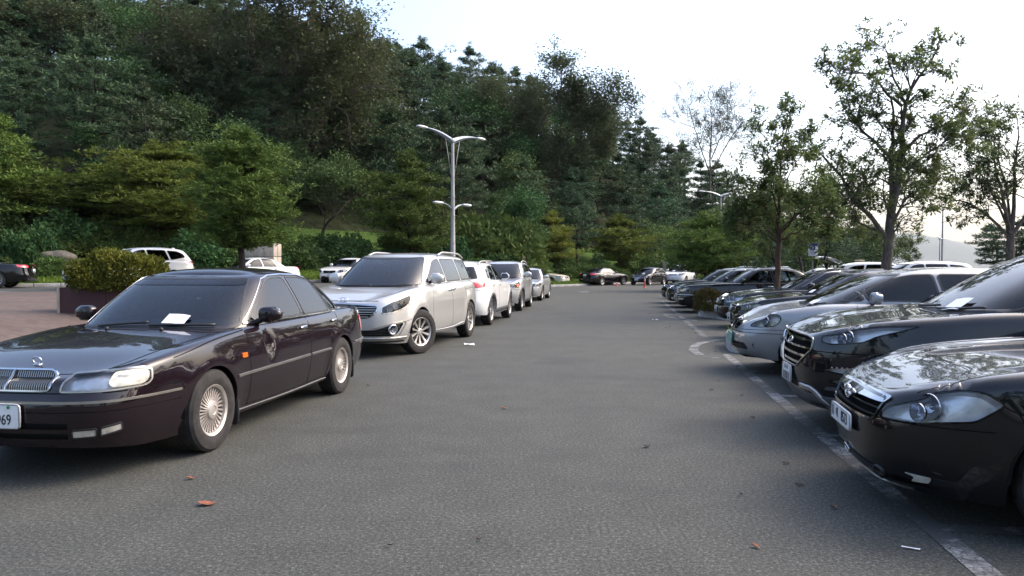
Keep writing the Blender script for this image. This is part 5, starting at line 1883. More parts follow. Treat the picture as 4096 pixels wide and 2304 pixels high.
# mountain on the horizon, right
def mountain():
    xs_ = np.linspace(2200, 9000, 90); V = []
    for j, (dy, k) in enumerate(((-1200, 0), (-600, .55), (0, 1.0), (600, .6), (1400, 0))):
        for x in xs_:
            px = 2048 + 2960 * x / 9000
            h = np.interp(px, [3100, 3400, 3520, 3620, 3700, 3800, 3890, 4000, 4200, 4700], [20, 95, 140, 168, 158, 128, 104, 88, 60, 15])
            h = h * 2.5 + 10 * math.sin(x * .0085) + 6 * math.sin(x * .023 + 1)
            V.append((x, 9000 + dy, max(0, h * k) - 1))
    mb = MB(); mb.add(V, gridfaces(5, 90))
    o = mb.build('mountain', M['far_hill']); o['kind'] = 'structure'
mountain()

# brick plaza on the left
def plaza():
    xs_ = np.linspace(-26, -5.3, 40); ys_ = np.linspace(4, 25, 40); V = []
    for y in ys_:
        for x in xs_:
            xx = x if x < -5.4 else -5.3 + .1 * (y - 14)
            V.append((xx + .16 * (y - 14) * (x > -25), y, 0))
    V = np.array(V); V[:, 2] = gz(V[:, 0], V[:, 1]) + .004 + .004
    mb = MB(); mb.add(V, gridfaces(40, 40)); o = mb.build('brick_plaza', M['brick']); o['kind'] = 'structure'
plaza()

# painted lines
def paint_line(path, w, name='road_marking', z=.004, m='road_paint'):
    P = dens(path, .25, False); T = np.gradient(P, axis=0); T /= np.linalg.norm(T, axis=1)[:, None] + 1e-9; Nn = np.stack([-T[:, 1], T[:, 0]], 1)
    n = len(P); V = np.concatenate([P + Nn * w / 2, P - Nn * w / 2]); zz = gz(V[:, 0], V[:, 1]) + z
    mb = MB(); mb.add(np.concatenate([V, zz[:, None]], 1), [(i, n + i, n + i + 1, i + 1) for i in range(n - 1)])
    o = mb.build(name, M[m]); o['kind'] = 'structure'
    return o
B0, B1 = np.array(G(3332, 1778)), np.array(G(2925, 1436))
bd = (B1 - B0) / np.linalg.norm(B1 - B0)
acr = np.array([bd[1], -bd[0]])
paint_line([B0 - bd * 3.4, B1 + bd * .6], .13)
paint_line([B0 + bd * 9.2, B0 + bd * 26], .13)
# bay dividers run in under the cars
for t in (-1.95, .32, 2.30, 4.3):
    a = B0 + bd * t
    paint_line([a + acr * .06, a + acr * 4.8], .12, z=.0045)
for t in (9.6, 12.2, 18.0, 20.8, 24):
    a = B0 + bd * t
    paint_line([a + acr * .06, a + acr * 4.8], .12, z=.0045)
# curved island outlines
paint_line(curve([G(2935, 1353), G(2860, 1362), G(2800, 1374), G(2776, 1390), G(2782, 1410), G(2800, 1420)], 24), .16)
paint_line([G(2815, 1428), G(2880, 1433)], .10)
paint_line(curve([G(2760, 1262), G(2700, 1262), G(2665, 1254), G(2672, 1266), G(2690, 1272), G(2790, 1284)], 24), .14)
paint_line([G(2690, 1196), G(2640, 1183)], .15)
# arrow far down the lane
def arrow(pix, z=0.0):
    V = [(*G(a, b, z), z) for a, b in pix]
    V = [(x, y, float(gz(x, y)) + .006) for x, y, _ in V]
    mb = MB(); mb.add(V, [tuple(range(len(V)))]); o = mb.build('road_arrow', M['road_paint']); o['kind'] = 'structure'
arrow([(2310, 1167), (2345, 1164), (2360, 1168), (2340, 1172), (2325, 1170)])
arrow([(-60, 1172), (0, 1167), (60, 1170), (85, 1173), (20, 1177), (-60, 1178)], .58)

# --- kerbed islands in the right-hand row
def island(name, outline, h, label, soil='grass'):
    root = tag(empty(name), label, 'traffic island')
    L = np.array(rnd(outline, .55, 8))
    c = L.mean(0); inn = c + (L - c) * .90
    n = len(L)
    # kerb ring
    mb = MB()
    rows = [np.concatenate([L, np.zeros((n, 1)) - .02], 1), np.concatenate([L, np.full((n, 1), h - .02)], 1), np.concatenate([c + (L - c) * .992, np.full((n, 1), h)], 1), np.concatenate([inn, np.full((n, 1), h)], 1), np.concatenate([inn, np.full((n, 1), h - .06)], 1)]
    f = [(r * n + i, r * n + (i + 1) % n, (r + 1) * n + (i + 1) % n, (r + 1) * n + i) for r in range(4) for i in range(n)]
    mb.add(np.concatenate(rows), f); mb.build('kerb_ring', M['pale_concrete'], root, angle=40)
    mb = MB(); mb.add(np.concatenate([inn, np.full((n, 1), h - .03)], 1), [tuple(range(n))]); mb.build('soil', M[soil], root)
ax2 = np.array(ACROSS) * -1                     # towards the back of the bays
dl = np.array([math.sin(LANE), math.cos(LANE)])
pA = np.array(G(2925, 1416)); 
island('kerbed_island', [pA, pA + ax2 * 5.2, pA + ax2 * 5.2 + dl * 1.9, pA + dl * 1.7 + ax2 * .1], .29, 'kerbed planting island between the dusty silver van and a black sedan')
pB = np.array(G(2768, 1262))
pB2 = np.array(G(2925, 1284))
island('kerbed_island', [pB2, pB2 + ax2 * 4.9, pB + ax2 * 5.2, pB], .27, 'kerbed planting island with clipped shrub between two black sedans')
# ------------------------------------------------------------------ vegetation
def leaf_mat(name, c1, c2, scale=1.2, trans=.3, hue=.03, spec=.12):
    m, nt, p = nodes_of(name)
    n = noise(nt, scale, 4, .65); f = noise(nt, 19, 2, .6)
    oi = nt.nodes.new('ShaderNodeObjectInfo')
    col = ramp(nt, n.outputs[0], [(.32, c1), (.68, c2)]).outputs[0]
    col = mixc(nt, .7, col, ramp(nt, f.outputs[0], [(.3, (.62, .66, .6)), (.7, (1.35, 1.3, 1.2))]).outputs[0], 'MULTIPLY')
    hs = nt.nodes.new('ShaderNodeHueSaturation')
    mr = nt.nodes.new('ShaderNodeMapRange'); mr.inputs[3].default_value = .5 - hue; mr.inputs[4].default_value = .5 + hue
    nt.links.new(oi.outputs['Random'], mr.inputs[0]); nt.links.new(mr.outputs[0], hs.inputs['Hue'])
    mv = nt.nodes.new('ShaderNodeMapRange'); mv.inputs[3].default_value = .75; mv.inputs[4].default_value = 1.25
    ml = nt.nodes.new('ShaderNodeMath'); ml.operation = 'FRACT'; mm = nt.nodes.new('ShaderNodeMath'); mm.operation = 'MULTIPLY'; mm.inputs[1].default_value = 7.31
    nt.links.new(oi.outputs['Random'], mm.inputs[0]); nt.links.new(mm.outputs[0], ml.inputs[0]); nt.links.new(ml.outputs[0], mv.inputs[0])
    nt.links.new(mv.outputs[0], hs.inputs['Value']); nt.links.new(col, hs.inputs['Color'])
    nt.links.new(hs.outputs[0], p.inputs['Base Color'])
    p.inputs['Roughness'].default_value = .6; p.inputs['Specular IOR Level'].default_value = spec
    tr = nt.nodes.new('ShaderNodeBsdfTranslucent'); nt.links.new(hs.outputs[0], tr.inputs[0])
    mx = nt.nodes.new('ShaderNodeMixShader'); mx.inputs[0].default_value = trans
    nt.links.new(p.outputs[0], mx.inputs[1]); nt.links.new(tr.outputs[0], mx.inputs[2])
    nt.links.new(mx.outputs[0], nt.nodes['Material Output'].inputs[0])
    return m
def bark(name, c):
    m, nt, p = nodes_of(name)
    tc = nt.nodes.new('ShaderNodeTexCoord'); mp = nt.nodes.new('ShaderNodeMapping'); mp.inputs['Scale'].default_value = (6, 6, 1.6)
    nt.links.new(tc.outputs['Object'], mp.inputs[0])
    n = nt.nodes.new('ShaderNodeTexNoise'); n.inputs['Scale'].default_value = 3; n.inputs['Detail'].default_value = 7; nt.links.new(mp.outputs[0], n.inputs['Vector'])
    nt.links.new(ramp(nt, n.outputs[0], [(.3, tuple(x * .5 for x in c)), (.7, tuple(x * 1.4 for x in c))]).outputs[0], p.inputs['Base Color'])
    p.inputs['Roughness'].default_value = .9; p.inputs['Specular IOR Level'].default_value = .2
    nt.links.new(bump(nt, n.outputs[0], .6, .03), p.inputs['Normal'])
    return m
M['needle_dark'] = leaf_mat('dark_pine_needles', (.044, .076, .044), (.078, .122, .060), trans=.12)
M['needle_green'] = leaf_mat('green_pine_needles', (.055, .092, .022), (.105, .145, .030), trans=.2, hue=.015)
M['needle_yellow'] = leaf_mat('yellow_green_foliage', (.095, .130, .026), (.165, .180, .034), trans=.25, hue=.015)
M['leaf_olive'] = leaf_mat('olive_leaves', (.066, .092, .044), (.108, .128, .060), trans=.3, hue=.01)
M['leaf_grey'] = leaf_mat('grey_green_leaves', (.058, .086, .046), (.094, .122, .064), trans=.3, hue=.01)
M['leaf_deep'] = leaf_mat('deep_green_leaves', (.038, .078, .030), (.070, .122, .040), trans=.2)
M['leaf_mid'] = leaf_mat('mid_green_leaves', (.052, .090, .026), (.095, .135, .038), trans=.25)
M['leaf_big'] = leaf_mat('glossy_large_leaves', (.062, .100, .036), (.125, .160, .056), trans=.42, hue=.02)
M['leaf_hedge'] = leaf_mat('clipped_shrub_leaves', (.065, .080, .014), (.150, .150, .024), 3.0, trans=.2, hue=.01)
M['leaf_brown'] = leaf_mat('browned_shrub_leaves', (.075, .060, .020), (.12, .085, .030), 3.0, trans=.2, hue=.01)
M['bark_grey'] = bark('grey_bark', (.105, .088, .075))
M['bark_brown'] = bark('brown_bark', (.085, .055, .040))
M['bark_dark'] = bark('dark_bark', (.035, .028, .024))

def rhombs(C, D, U, l, w, fold=.0):
    """leaf-shaped quads: centre of base C, direction D, side vector U, length l, width w"""
    l = np.broadcast_to(np.asarray(l, float), (len(C),))[:, None]; w = np.broadcast_to(np.asarray(w, float), (len(C),))[:, None]
    N = np.cross(D, U)
    a = C; b = C + D * l * .45 + U * w / 2 + N * l * fold; c = C + D * l; d = C + D * l * .45 - U * w / 2 + N * l * fold
    return np.stack([a, b, c, d], 1).reshape(-1, 3)
def unit(v): return v / (np.linalg.norm(v, axis=-1, keepdims=True) + 1e-9)
def quads_mesh(name, V, m):
    me = bpy.data.meshes.new(name)
    n = len(V) // 4
    me.vertices.add(len(V)); me.vertices.foreach_set('co', V.astype(np.float32).ravel())
    me.loops.add(4 * n); me.loops.foreach_set('vertex_index', np.arange(4 * n, dtype=np.int32))
    me.polygons.add(n); me.polygons.foreach_set('loop_start', np.arange(0, 4 * n, 4, dtype=np.int32))
    try: me.polygons.foreach_set('loop_total', np.full(n, 4, np.int32))
    except Exception: pass
    me.materials.append(m)
    me.update(); me.validate()
    return me

def needles(T, r, n, l, w, up=.35, R=None):
    """needle tufts at the points T (k, 3)"""
    k = len(T)
    d = R.normal(size=(k, n, 3)); d[..., 2] = np.abs(d[..., 2]) * .9 + up * .6 - .25
    d = unit(d)
    u = unit(np.cross(d, R.normal(size=(k, n, 3))))
    C = (T[:, None] + d * l * .05 + R.normal(size=(k, n, 3)) * r).reshape(-1, 3)
    ll = l * R.uniform(.7, 1.2, k * n)
    return rhombs(C, d.reshape(-1, 3), u.reshape(-1, 3), ll, w)

def pine(seed, H=9., spread=3.0, clear=.3, layers=8, per=6, tufts=9, nd=12, l=.30, w=.05, flat=.5, top=.5, bend=.4, m='needle_dark', mb_='bark_dark', rad=.16, twin=0):
    R = np.random.default_rng(seed)
    tr = MB(); T = []
    for tw in range(1 + twin):
        off = np.array([tw * .8, tw * .2, 0.])
        zs = np.linspace(0, H, 9)
        bx = np.cumsum(R.normal(size=9)) * bend * .12; by = np.cumsum(R.normal(size=9)) * bend * .12
        P = np.stack([bx - bx[0], by - by[0], zs], 1) + off
        tr.add(*tube(P, list(np.linspace(rad, rad * .18, 9)), 8))
        for i in range(layers):
            f = clear + (1 - clear) * (i + .3) / layers
            z = f * H
            sp = spread * ((1 - (f - clear) / (1 - clear)) ** .75 * (1 - top) + top * math.sqrt(max(0.02, 1 - ((f - clear) / (1 - clear) * 2 - .8) ** 2 * .55)))
            if i == 0: sp *= .8
            if i == layers - 1: sp *= .45
            px, py = np.interp(z, zs, P[:, 0]), np.interp(z, zs, P[:, 1])
            for j in range(per):
                an = 2 * PI * (j + R.uniform(-.35, .35)) / per + i * 1.1
                L = sp * R.uniform(.6, 1.15)
                dz = L * R.uniform(-.02, .22)
                tip = np.array([px + L * math.cos(an), py + L * math.sin(an), z + dz])
                b0 = np.array([px, py, z - .15 * L])
                mid = (b0 + tip) / 2 + [0, 0, -.08 * L]
                tr.add(*tube([b0, mid, tip], [rad * .28 * (1 - f * .6), rad * .16, .012], 5, False))
                # foliage sits in pads along the outer part of the branch
                for pad in range(3):
                    u = (.98, .70, .48)[pad] + R.uniform(-.08, .06)
                    c0 = b0 * (1 - u) ** 2 + 2 * u * (1 - u) * mid + u * u * tip
                    s = L * (.19, .17, .13)[pad]
                    c0 = c0 + R.normal(size=3) * [s * .7, s * .7, .08]
                    for q in range(max(2, tufts // 3)):
                        T.append(c0 + R.normal(size=3) * [s, s, s * (1 - flat) * .55] + [0, 0, .08])
        for q in range(tufts * 2):
            T.append(P[-1] + R.normal(size=3) * [.25, .25, .3] * (spread / 3) - [0, 0, .1])
    V = needles(np.array(T), .06, nd, l, w, R=R)
    return tr.mesh('trunk', M[mb_], True), quads_mesh('crown', V, M[m])

def grow(R, p, d, L, r, lev, maxlev, segs, tips, spread=.6, up=.12, ratio=.72, nb=(2, 4), wig=.14):
    pts = [p]; rr = [r]
    n = 4
    for i in range(n):
        d = d + R.normal(size=3) * wig; d[2] += up * (.5 if lev else .1)
        d = d / np.linalg.norm(d)
        p = p + d * L / n
        pts.append(p); rr.append(r * (1 - .40 * (i + 1) / n))
    segs.append((pts, rr))
    if lev >= maxlev:
        tips.append((pts[-1], d)); tips.append((pts[2], d))
        return
    k = R.integers(nb[0], nb[1] + 1)
    for j in range(k):
        a = R.normal(size=3); a -= d * a.dot(d); a /= np.linalg.norm(a) + 1e-9
        sp = spread * R.uniform(.6, 1.35)
        nd = d + a * sp; nd /= np.linalg.norm(nd)
        base = pts[-1] if j < 2 else pts[R.integers(2, n)]
        grow(R, base, nd, L * ratio * R.uniform(.75, 1.15), rr[-1] * (.85 if j == 0 else .66), lev + 1, maxlev, segs, tips, spread, up, ratio, nb, wig)

def broadleaf(seed, H=12., r=.25, maxlev=5, nleaf=14, ll=.16, lw=.09, cluster=.5, m='leaf_olive', mb_='bark_grey', spread=.55, up=.10, ratio=.74, first=.26, stems=1, nb=(2, 4), rosette=False, lean=(0, 0), keep=1.0, droop=.2, wig=.14):
    R = np.random.default_rng(seed)
    segs, tips = [], []
    for s in range(stems):
        d = np.array([lean[0] + R.normal() * .18 * (stems > 1), lean[1] + R.normal() * .18 * (stems > 1), 1.]); d /= np.linalg.norm(d)
        grow(R, np.array([R.normal() * .12 * (stems > 1), R.normal() * .12 * (stems > 1), 0.]), d, H * first, r, 0, maxlev, segs, tips, spread, up, ratio, nb, wig)
    top = max(t[0][2] for t in tips); k = H / top
    tr = MB()
    for pts, rr in segs:
        n = 9 if rr[0] > r * .5 else (6 if rr[0] > .04 else 3)
        tr.add(*tube([np.array(p) * k for p in pts], [max(x, .006) for x in rr], n, False))
    P = np.array([t[0] for t in tips]) * k; D = np.array([t[1] for t in tips])
    if keep < 1:
        ok = R.random(len(P)) < keep; P, D = P[ok], D[ok]
    n = len(P)
    if rosette:
        # leaves radiate from the twig tips
        a = R.normal(size=(n, nleaf, 3)); d = unit(unit(a) + D[:, None] * .45 + [0, 0, .05])
        C = P[:, None] + R.normal(size=(n, nleaf, 3)) * cluster
        u = unit(np.cross(d, [0, 0, 1.]) + R.normal(size=(n, nleaf, 3)) * .35)
        d[..., 2] -= droop * .5; d = unit(d)
    else:
        C = P[:, None] + R.normal(size=(n, nleaf, 3)) * cluster * [1, 1, .75]
        d = unit(R.normal(size=(n, nleaf, 3)) * [1, 1, .7] - [0, 0, droop])
        u = unit(np.cross(d, R.normal(size=(n, nleaf, 3))))
    q = n * nleaf
    V = rhombs(C.reshape(-1, 3), d.reshape(-1, 3), u.reshape(-1, 3), ll * R.uniform(.6, 1.25, q), lw * R.uniform(.7, 1.2, q), .06)
    return tr.mesh('trunk', M[mb_], True), quads_mesh('crown', V, M[m])

def mound(seed, d, n, ll, lw, m, box_=2.0, up=.4, rough=.12, hollow=.82):
    """a bush: leaves in the outer shell of a lumpy rounded block (d: full width, depth, height)"""
    R = np.random.default_rng(seed)
    v = unit(R.normal(size=(n, 3))); v[:, 2] = np.abs(v[:, 2])
    s = 1 / (np.abs(v) ** box_).sum(1) ** (1 / box_)
    lump = 1 + rough * (np.sin(v[:, 0] * 5 + seed) * np.cos(v[:, 1] * 4 + seed * 2) + .7 * np.sin(v[:, 2] * 7 + v[:, 0] * 6 + seed) + .5 * np.sin(v[:, 0] * 13 + v[:, 1] * 11 + seed))
    rr = s * lump * R.uniform(hollow, 1.04, n)
    C = v * rr[:, None] * np.array([d[0] / 2, d[1] / 2, d[2]])
    dd = unit(v * .7 + R.normal(size=(n, 3)) * .8 + [0, 0, up]); u = unit(np.cross(dd, R.normal(size=(n, 3))))
    return quads_mesh('foliage', rhombs(C, dd, u, ll * R.uniform(.6, 1.3, n), lw * R.uniform(.7, 1.2, n), .08), M[m])

def tree(name, meshes, X, Y, z, label, cat, group=None, s=1.0, rz=0.0, sz=None, sxy=None):
    t = tag(empty(name, (X, Y, z), rz), label, cat, group)
    t.scale = (sxy or s, sxy or s, sz or s)
    a = link_mesh('trunk', meshes[0], t); b = link_mesh('crown', meshes[1], t)
    return t
def at(px, Y): return (px - CX) / FPX * Y
def top_scale(Y, py, z, H): return ((HOR - py) / FPX * Y + EYE - z) / H      # scale that puts the top of a tree H tall at row py

# --- prototypes
PINES = [pine(11, 9, 2.7, .30, 7, 6, 15, 11, .34, .080, flat=.6, bend=.8, top=.7), pine(12, 9, 2.3, .38, 6, 6, 15, 11, .34, .080, bend=1.1, top=.8), pine(13, 9, 3.0, .45, 5, 7, 18, 11, .36, .085, top=.95, bend=1.2), pine(14, 9, 2.4, .25, 7, 6, 15, 11, .34, .080, top=.5, bend=.8)]
DEEP = [broadleaf(31, 9, .17, 5, 13, .24, .15, .42, 'leaf_deep', 'bark_dark', spread=.6), broadleaf(32, 8, .16, 5, 13, .24, .15, .42, 'leaf_deep', 'bark_dark', spread=.75)]
OLIVE = [broadleaf(41, 17, .30, 6, 9, .30, .19, .55, 'leaf_olive', 'bark_grey', spread=.50, up=.12, first=.22, nb=(2, 3), ratio=.80), broadleaf(42, 17, .28, 6, 9, .28, .18, .50, 'leaf_grey', 'bark_grey', spread=.42, up=.16, first=.20, nb=(2, 3), ratio=.80, stems=2)]
PRUNED = pine(21, 6.4, 1.75, .27, 9, 9, 30, 16, .20, .042, flat=.2, top=.9, bend=.25, m='needle_green', mb_='bark_dark', rad=.14)
LAYER = [pine(22, 8, 3.7, .24, 7, 9, 40, 14, .24, .060, flat=.75, top=.92, bend=.5, m='needle_yellow', mb_='bark_brown', rad=.12, twin=1), pine(23, 6, 2.5, .22, 7, 8, 36, 14, .22, .056, flat=.7, top=.9, bend=.6, m='needle_green', mb_='bark_dark', rad=.12),
         pine(24, 5, 2.4, .28, 5, 8, 40, 14, .22, .058, flat=.7, top=.95, bend=.8, m='needle_yellow', mb_='bark_brown', rad=.11)]
SPREADER = pine(25, 4.4, 2.7, .28, 5, 8, 36, 13, .20, .052, flat=.75, top=.9, bend=1.0, m='needle_green', mb_='bark_dark', rad=.14, twin=1)
def guided(seed, Y, base, limbs, sub=(7, 1.3), maxlev=2, nleaf=9, ll=.28, lw=.11, cluster=.06, m='leaf_big', mb_='bark_grey', keep=1.0, spread=.6, up=.05, droop=.15, depth=1.0, flat=.6, minr=.005):
    """a tree whose main limbs follow given lines; smaller branches and leaf rosettes grow from them"""
    R = np.random.default_rng(seed)
    segs, tips = [], []
    for pts, r0, r1, dy, ns in limbs:
        P = np.array([((px - base) / FPX * Y, 0, (HOR - py) / FPX * Y + EYE) for px, py in pts])
        P[:, 1] = np.linspace(0, 1, len(P)) ** 1.2 * dy
        Q = curve(P, 14)
        Q[1:-1] += R.normal(size=(12, 3)) * .02
        rr = np.linspace(r0, r1, 14)
        segs.append((list(Q), list(rr)))
        for j in range(ns):
            u = R.uniform(.30, 1.0) if j else 1.0
            i = min(12, int(u * 13))
            t = unit(Q[i + 1] - Q[i]); a = R.normal(size=3) * [1, 1.0, flat]; a -= t * a.dot(t); a = unit(a)
            d = unit(t * R.uniform(.3, 1) + a * R.uniform(.5, 1.1))
            grow(R, Q[i], d, sub[1] * R.uniform(.5, 1.2) * (1.1 - .4 * u), max(.012, rr[i] * .5), 0, maxlev, segs, tips, spread, up, .72, (2, 3), .16)
    tr = MB()
    for pts, rr in segs:
        tr.add(*tube(pts, [max(x, minr) for x in rr], 10 if rr[0] > .08 else (6 if rr[0] > .03 else 4), False))
    P = np.array([t[0] for t in tips]); D = np.array([t[1] for t in tips])
    ok = R.random(len(P)) < keep; P, D = P[ok], D[ok]; n = len(P)
    d = unit(unit(R.normal(size=(n, nleaf, 3)) * [1, 1, .55]) + D[:, None] * .35 + [0, 0, .08]); d[..., 2] -= droop; d = unit(d)
    C = P[:, None] + R.normal(size=(n, nleaf, 3)) * cluster
    u = unit(np.cross(d, [0, 0, 1.]) + R.normal(size=(n, nleaf, 3)) * .3)
    q = n * nleaf
    V = rhombs(C.reshape(-1, 3), d.reshape(-1, 3), u.reshape(-1, 3), ll * R.uniform(.6, 1.25, q), lw * R.uniform(.7, 1.2, q), .06)
    print('guided', n, q)
    return tr.mesh('trunk', M[mb_], True), quads_mesh('crown', V, M[m])
BIGL = guided(55, 27.5, 3555, [
    ([(3550, 1215), (3548, 1080), (3552, 980), (3556, 880)], .22, .16, 0, 0),
    ([(3556, 880), (3575, 760), (3592, 620), (3600, 470), (3625, 330), (3700, 230), (3735, 120)], .15, .02, -.3, 34),
    ([(3552, 890), (3566, 760), (3572, 600), (3585, 430), (3570, 330)], .13, .03, .5, 18),
    ([(3548, 945), (3470, 850), (3400, 790), (3340, 690), (3250, 600), (3200, 560)], .10, .015, -.4, 34),
    ([(3548, 930), (3460, 880), (3370, 800)], .06, .01, .9, 14),
    ([(3572, 640), (3500, 545), (3440, 480), (3390, 330)], .08, .012, .6, 22),
    ([(3600, 400), (3520, 350), (3440, 285), (3310, 270)], .06, .01, -.8, 22),
    ([(3610, 380), (3560, 250), (3540, 150), (3480, 130)], .05, .01, .5, 18),
    ([(3600, 600), (3680, 520), (3790, 470), (3920, 375)], .07, .01, .3, 24),
    ([(3590, 700), (3690, 600), (3780, 540), (3830, 530)], .06, .01, -.9, 20),
    ([(3565, 900), (3620, 790), (3690, 740), (3770, 700)], .07, .01, .5, 22),
    ([(3570, 800), (3660, 690), (3740, 640)], .05, .01, 1.2, 16),
    ([(3556, 960), (3590, 870), (3640, 820)], .045, .01, -.7, 10),
    ([(3548, 1000), (3500, 940), (3440, 905)], .035, .008, .4, 8),
    ([(3560, 860), (3500, 760), (3470, 690)], .05, .01, -1.2, 16)], sub=(7, .85), maxlev=2, nleaf=11, ll=.23, lw=.082, keep=.44, flat=.35, spread=.75, up=.02)
BIGR = guided(56, 32, 4040, [
    ([(4038, 1160), (4038, 1060), (4040, 960), (4038, 930)], .20, .16, 0, 0),
    ([(4036, 940), (4010, 850), (3980, 740), (3940, 620), (3900, 520)], .09, .015, -.5, 26),
    ([(4034, 950), (3960, 870), (3870, 810), (3780, 790), (3700, 770)], .07, .012, .3, 26),
    ([(4040, 940), (4055, 820), (4060, 680), (4080, 500), (4070, 440)], .10, .015, .4, 24),
    ([(4042, 950), (4090, 860), (4120, 700), (4160, 560)], .09, .015, -.3, 18),
    ([(4036, 930), (3990, 800), (3950, 700), (3860, 640)], .06, .01, .9, 22),
    ([(4036, 930), (4000, 860), (3920, 770), (3800, 700)], .05, .01, -1.1, 24),
    ([(4040, 900), (4030, 740), (4010, 600), (3990, 480)], .06, .01, 1.0, 20)], sub=(7, .95), maxlev=2, nleaf=10, ll=.22, lw=.078, keep=.46, flat=.35, spread=.75, up=.02)
YNG = guided(57, 22.3, 3110, [
    ([(3107, 1280), (3108, 1150), (3112, 1020), (3112, 920)], .095, .07, 0, 0),
    ([(3112, 930), (3118, 800), (3122, 640), (3150, 540), (3170, 450)], .05, .008, .2, 22),
    ([(3112, 940), (3060, 840), (3000, 780), (2960, 760)], .04, .008, -.3, 18),
    ([(3112, 960), (3190, 860), (3240, 800), (3290, 760)], .04, .008, .3, 18),
    ([(3114, 900), (3080, 760), (3060, 650), (3050, 560)], .03, .006, -.3, 14),
    ([(3112, 980), (3040, 920), (2985, 900), (2945, 885)], .035, .008, .4, 20),
    ([(3112, 970), (3180, 930), (3250, 900)], .03, .006, -.5, 16),
    ([(3112, 960), (3060, 900), (2990, 840)], .03, .006, .9, 16),
    ([(3114, 940), (3160, 870), (3200, 840)], .03, .006, -.9, 16),
    ([(3118, 760), (3190, 660), (3230, 610)], .02, .005, .3, 10)], sub=(7, .55), maxlev=2, nleaf=9, ll=.17, lw=.065, cluster=.05, m='leaf_big', mb_='bark_brown', keep=.7)
YOUNG2 = broadleaf(63, 5.4, .10, 5, 11, .20, .09, .10, 'leaf_big', 'bark_dark', spread=.75, up=.03, ratio=.74, first=.32, nb=(2, 4), rosette=True)

def leafy(me, n, cl, ll, lw, m, seed):
    return me
def guided_leafy(seed, Y, base, limbs, sub, maxlev, nleaf, ll, lw, cluster, m, keep=1.0, depth=5.0):
    R = np.random.default_rng(seed)
    L2 = []
    for i, l in enumerate(limbs): L2.append((l[0], l[1], l[2], l[3] * depth, l[4]))
    return guided(seed, Y, base, L2, sub, maxlev, nleaf, ll, lw, cluster, m, 'bark_grey', keep, .55, .10, .3, flat=1.0, minr=.018)
GIANT = guided_leafy(71, 60, 1075, [
    ([(1060, 790), (1070, 690), (1080, 600), (1100, 480)], .34, .24, 0, 0), ([(1020, 760), (990, 620), (962, 530)], .20, .15, 0, 0),
    ([(1100, 480), (1135, 350), (1180, 200), (1230, 40), (1230, -60)], .2, .03, -.4, 26), ([(1100, 480), (1045, 330), (985, 150), (960, -10)], .18, .03, .5, 24),
    ([(1090, 500), (1200, 410), (1330, 340), (1460, 290)], .14, .03, -.6, 24), ([(1080, 590), (1180, 570), (1310, 550), (1440, 500)], .12, .03, .3, 20),
    ([(962, 530), (890, 430), (820, 330), (750, 230)], .12, .03, -.5, 22), ([(1105, 460), (1250, 310), (1370, 190), (1420, 130)], .12, .03, .7, 24),
    ([(962, 530), (860, 490), (760, 420), (700, 360)], .09, .03, .4, 18), ([(970, 520), (900, 330), (850, 180), (800, 60)], .10, .03, .8, 22), ([(1120, 400), (1280, 200), (1330, 60)], .1, .03, -1, 22), ([(1180, 570), (1280, 480), (1400, 420)], .07, .03, -.9, 14)],
    (7, 2.5), 3, 8, .30, .20, .42, 'leaf_olive', keep=.95)
GREYS = guided_leafy(72, 80, 2190, [
    ([(2112, 800), (2108, 640), (2092, 500), (2062, 420), (2040, 350)], .24, .03, -.4, 26), ([(2185, 800), (2202, 560), (2200, 430), (2195, 300)], .24, .03, .4, 28),
    ([(2268, 800), (2292, 600), (2340, 480), (2400, 390)], .22, .03, -.3, 26), ([(2110, 720), (2020, 600), (1940, 490), (1890, 400)], .13, .03, .6, 20),
    ([(2300, 610), (2420, 520), (2510, 480)], .12, .03, .5, 20), ([(2200, 480), (2270, 380), (2310, 310)], .11, .03, -.8, 22), ([(2095, 520), (2010, 430), (1960, 380)], .1, .03, -.8, 16), ([(2330, 470), (2440, 410), (2490, 370)], .1, .03, -.7, 20), ([(2200, 560), (2140, 420), (2120, 300)], .1, .03, .9, 20)],
    (7, 2.0), 3, 8, .32, .21, .40, 'leaf_grey', keep=.95)
WISP = guided_leafy(73, 100, 2850, [
    ([(2838, 800), (2840, 640), (2848, 500), (2850, 400)], .15, .02, .3, 24), ([(2838, 700), (2780, 560), (2740, 450)], .09, .02, -.4, 18), ([(2842, 700), (2920, 560), (2990, 470)], .09, .02, .4, 18), ([(2842, 640), (2890, 500), (2910, 430)], .08, .02, -.6, 16)],
    (7, 2.6), 3, 6, .17, .12, .24, 'leaf_grey', keep=.95)
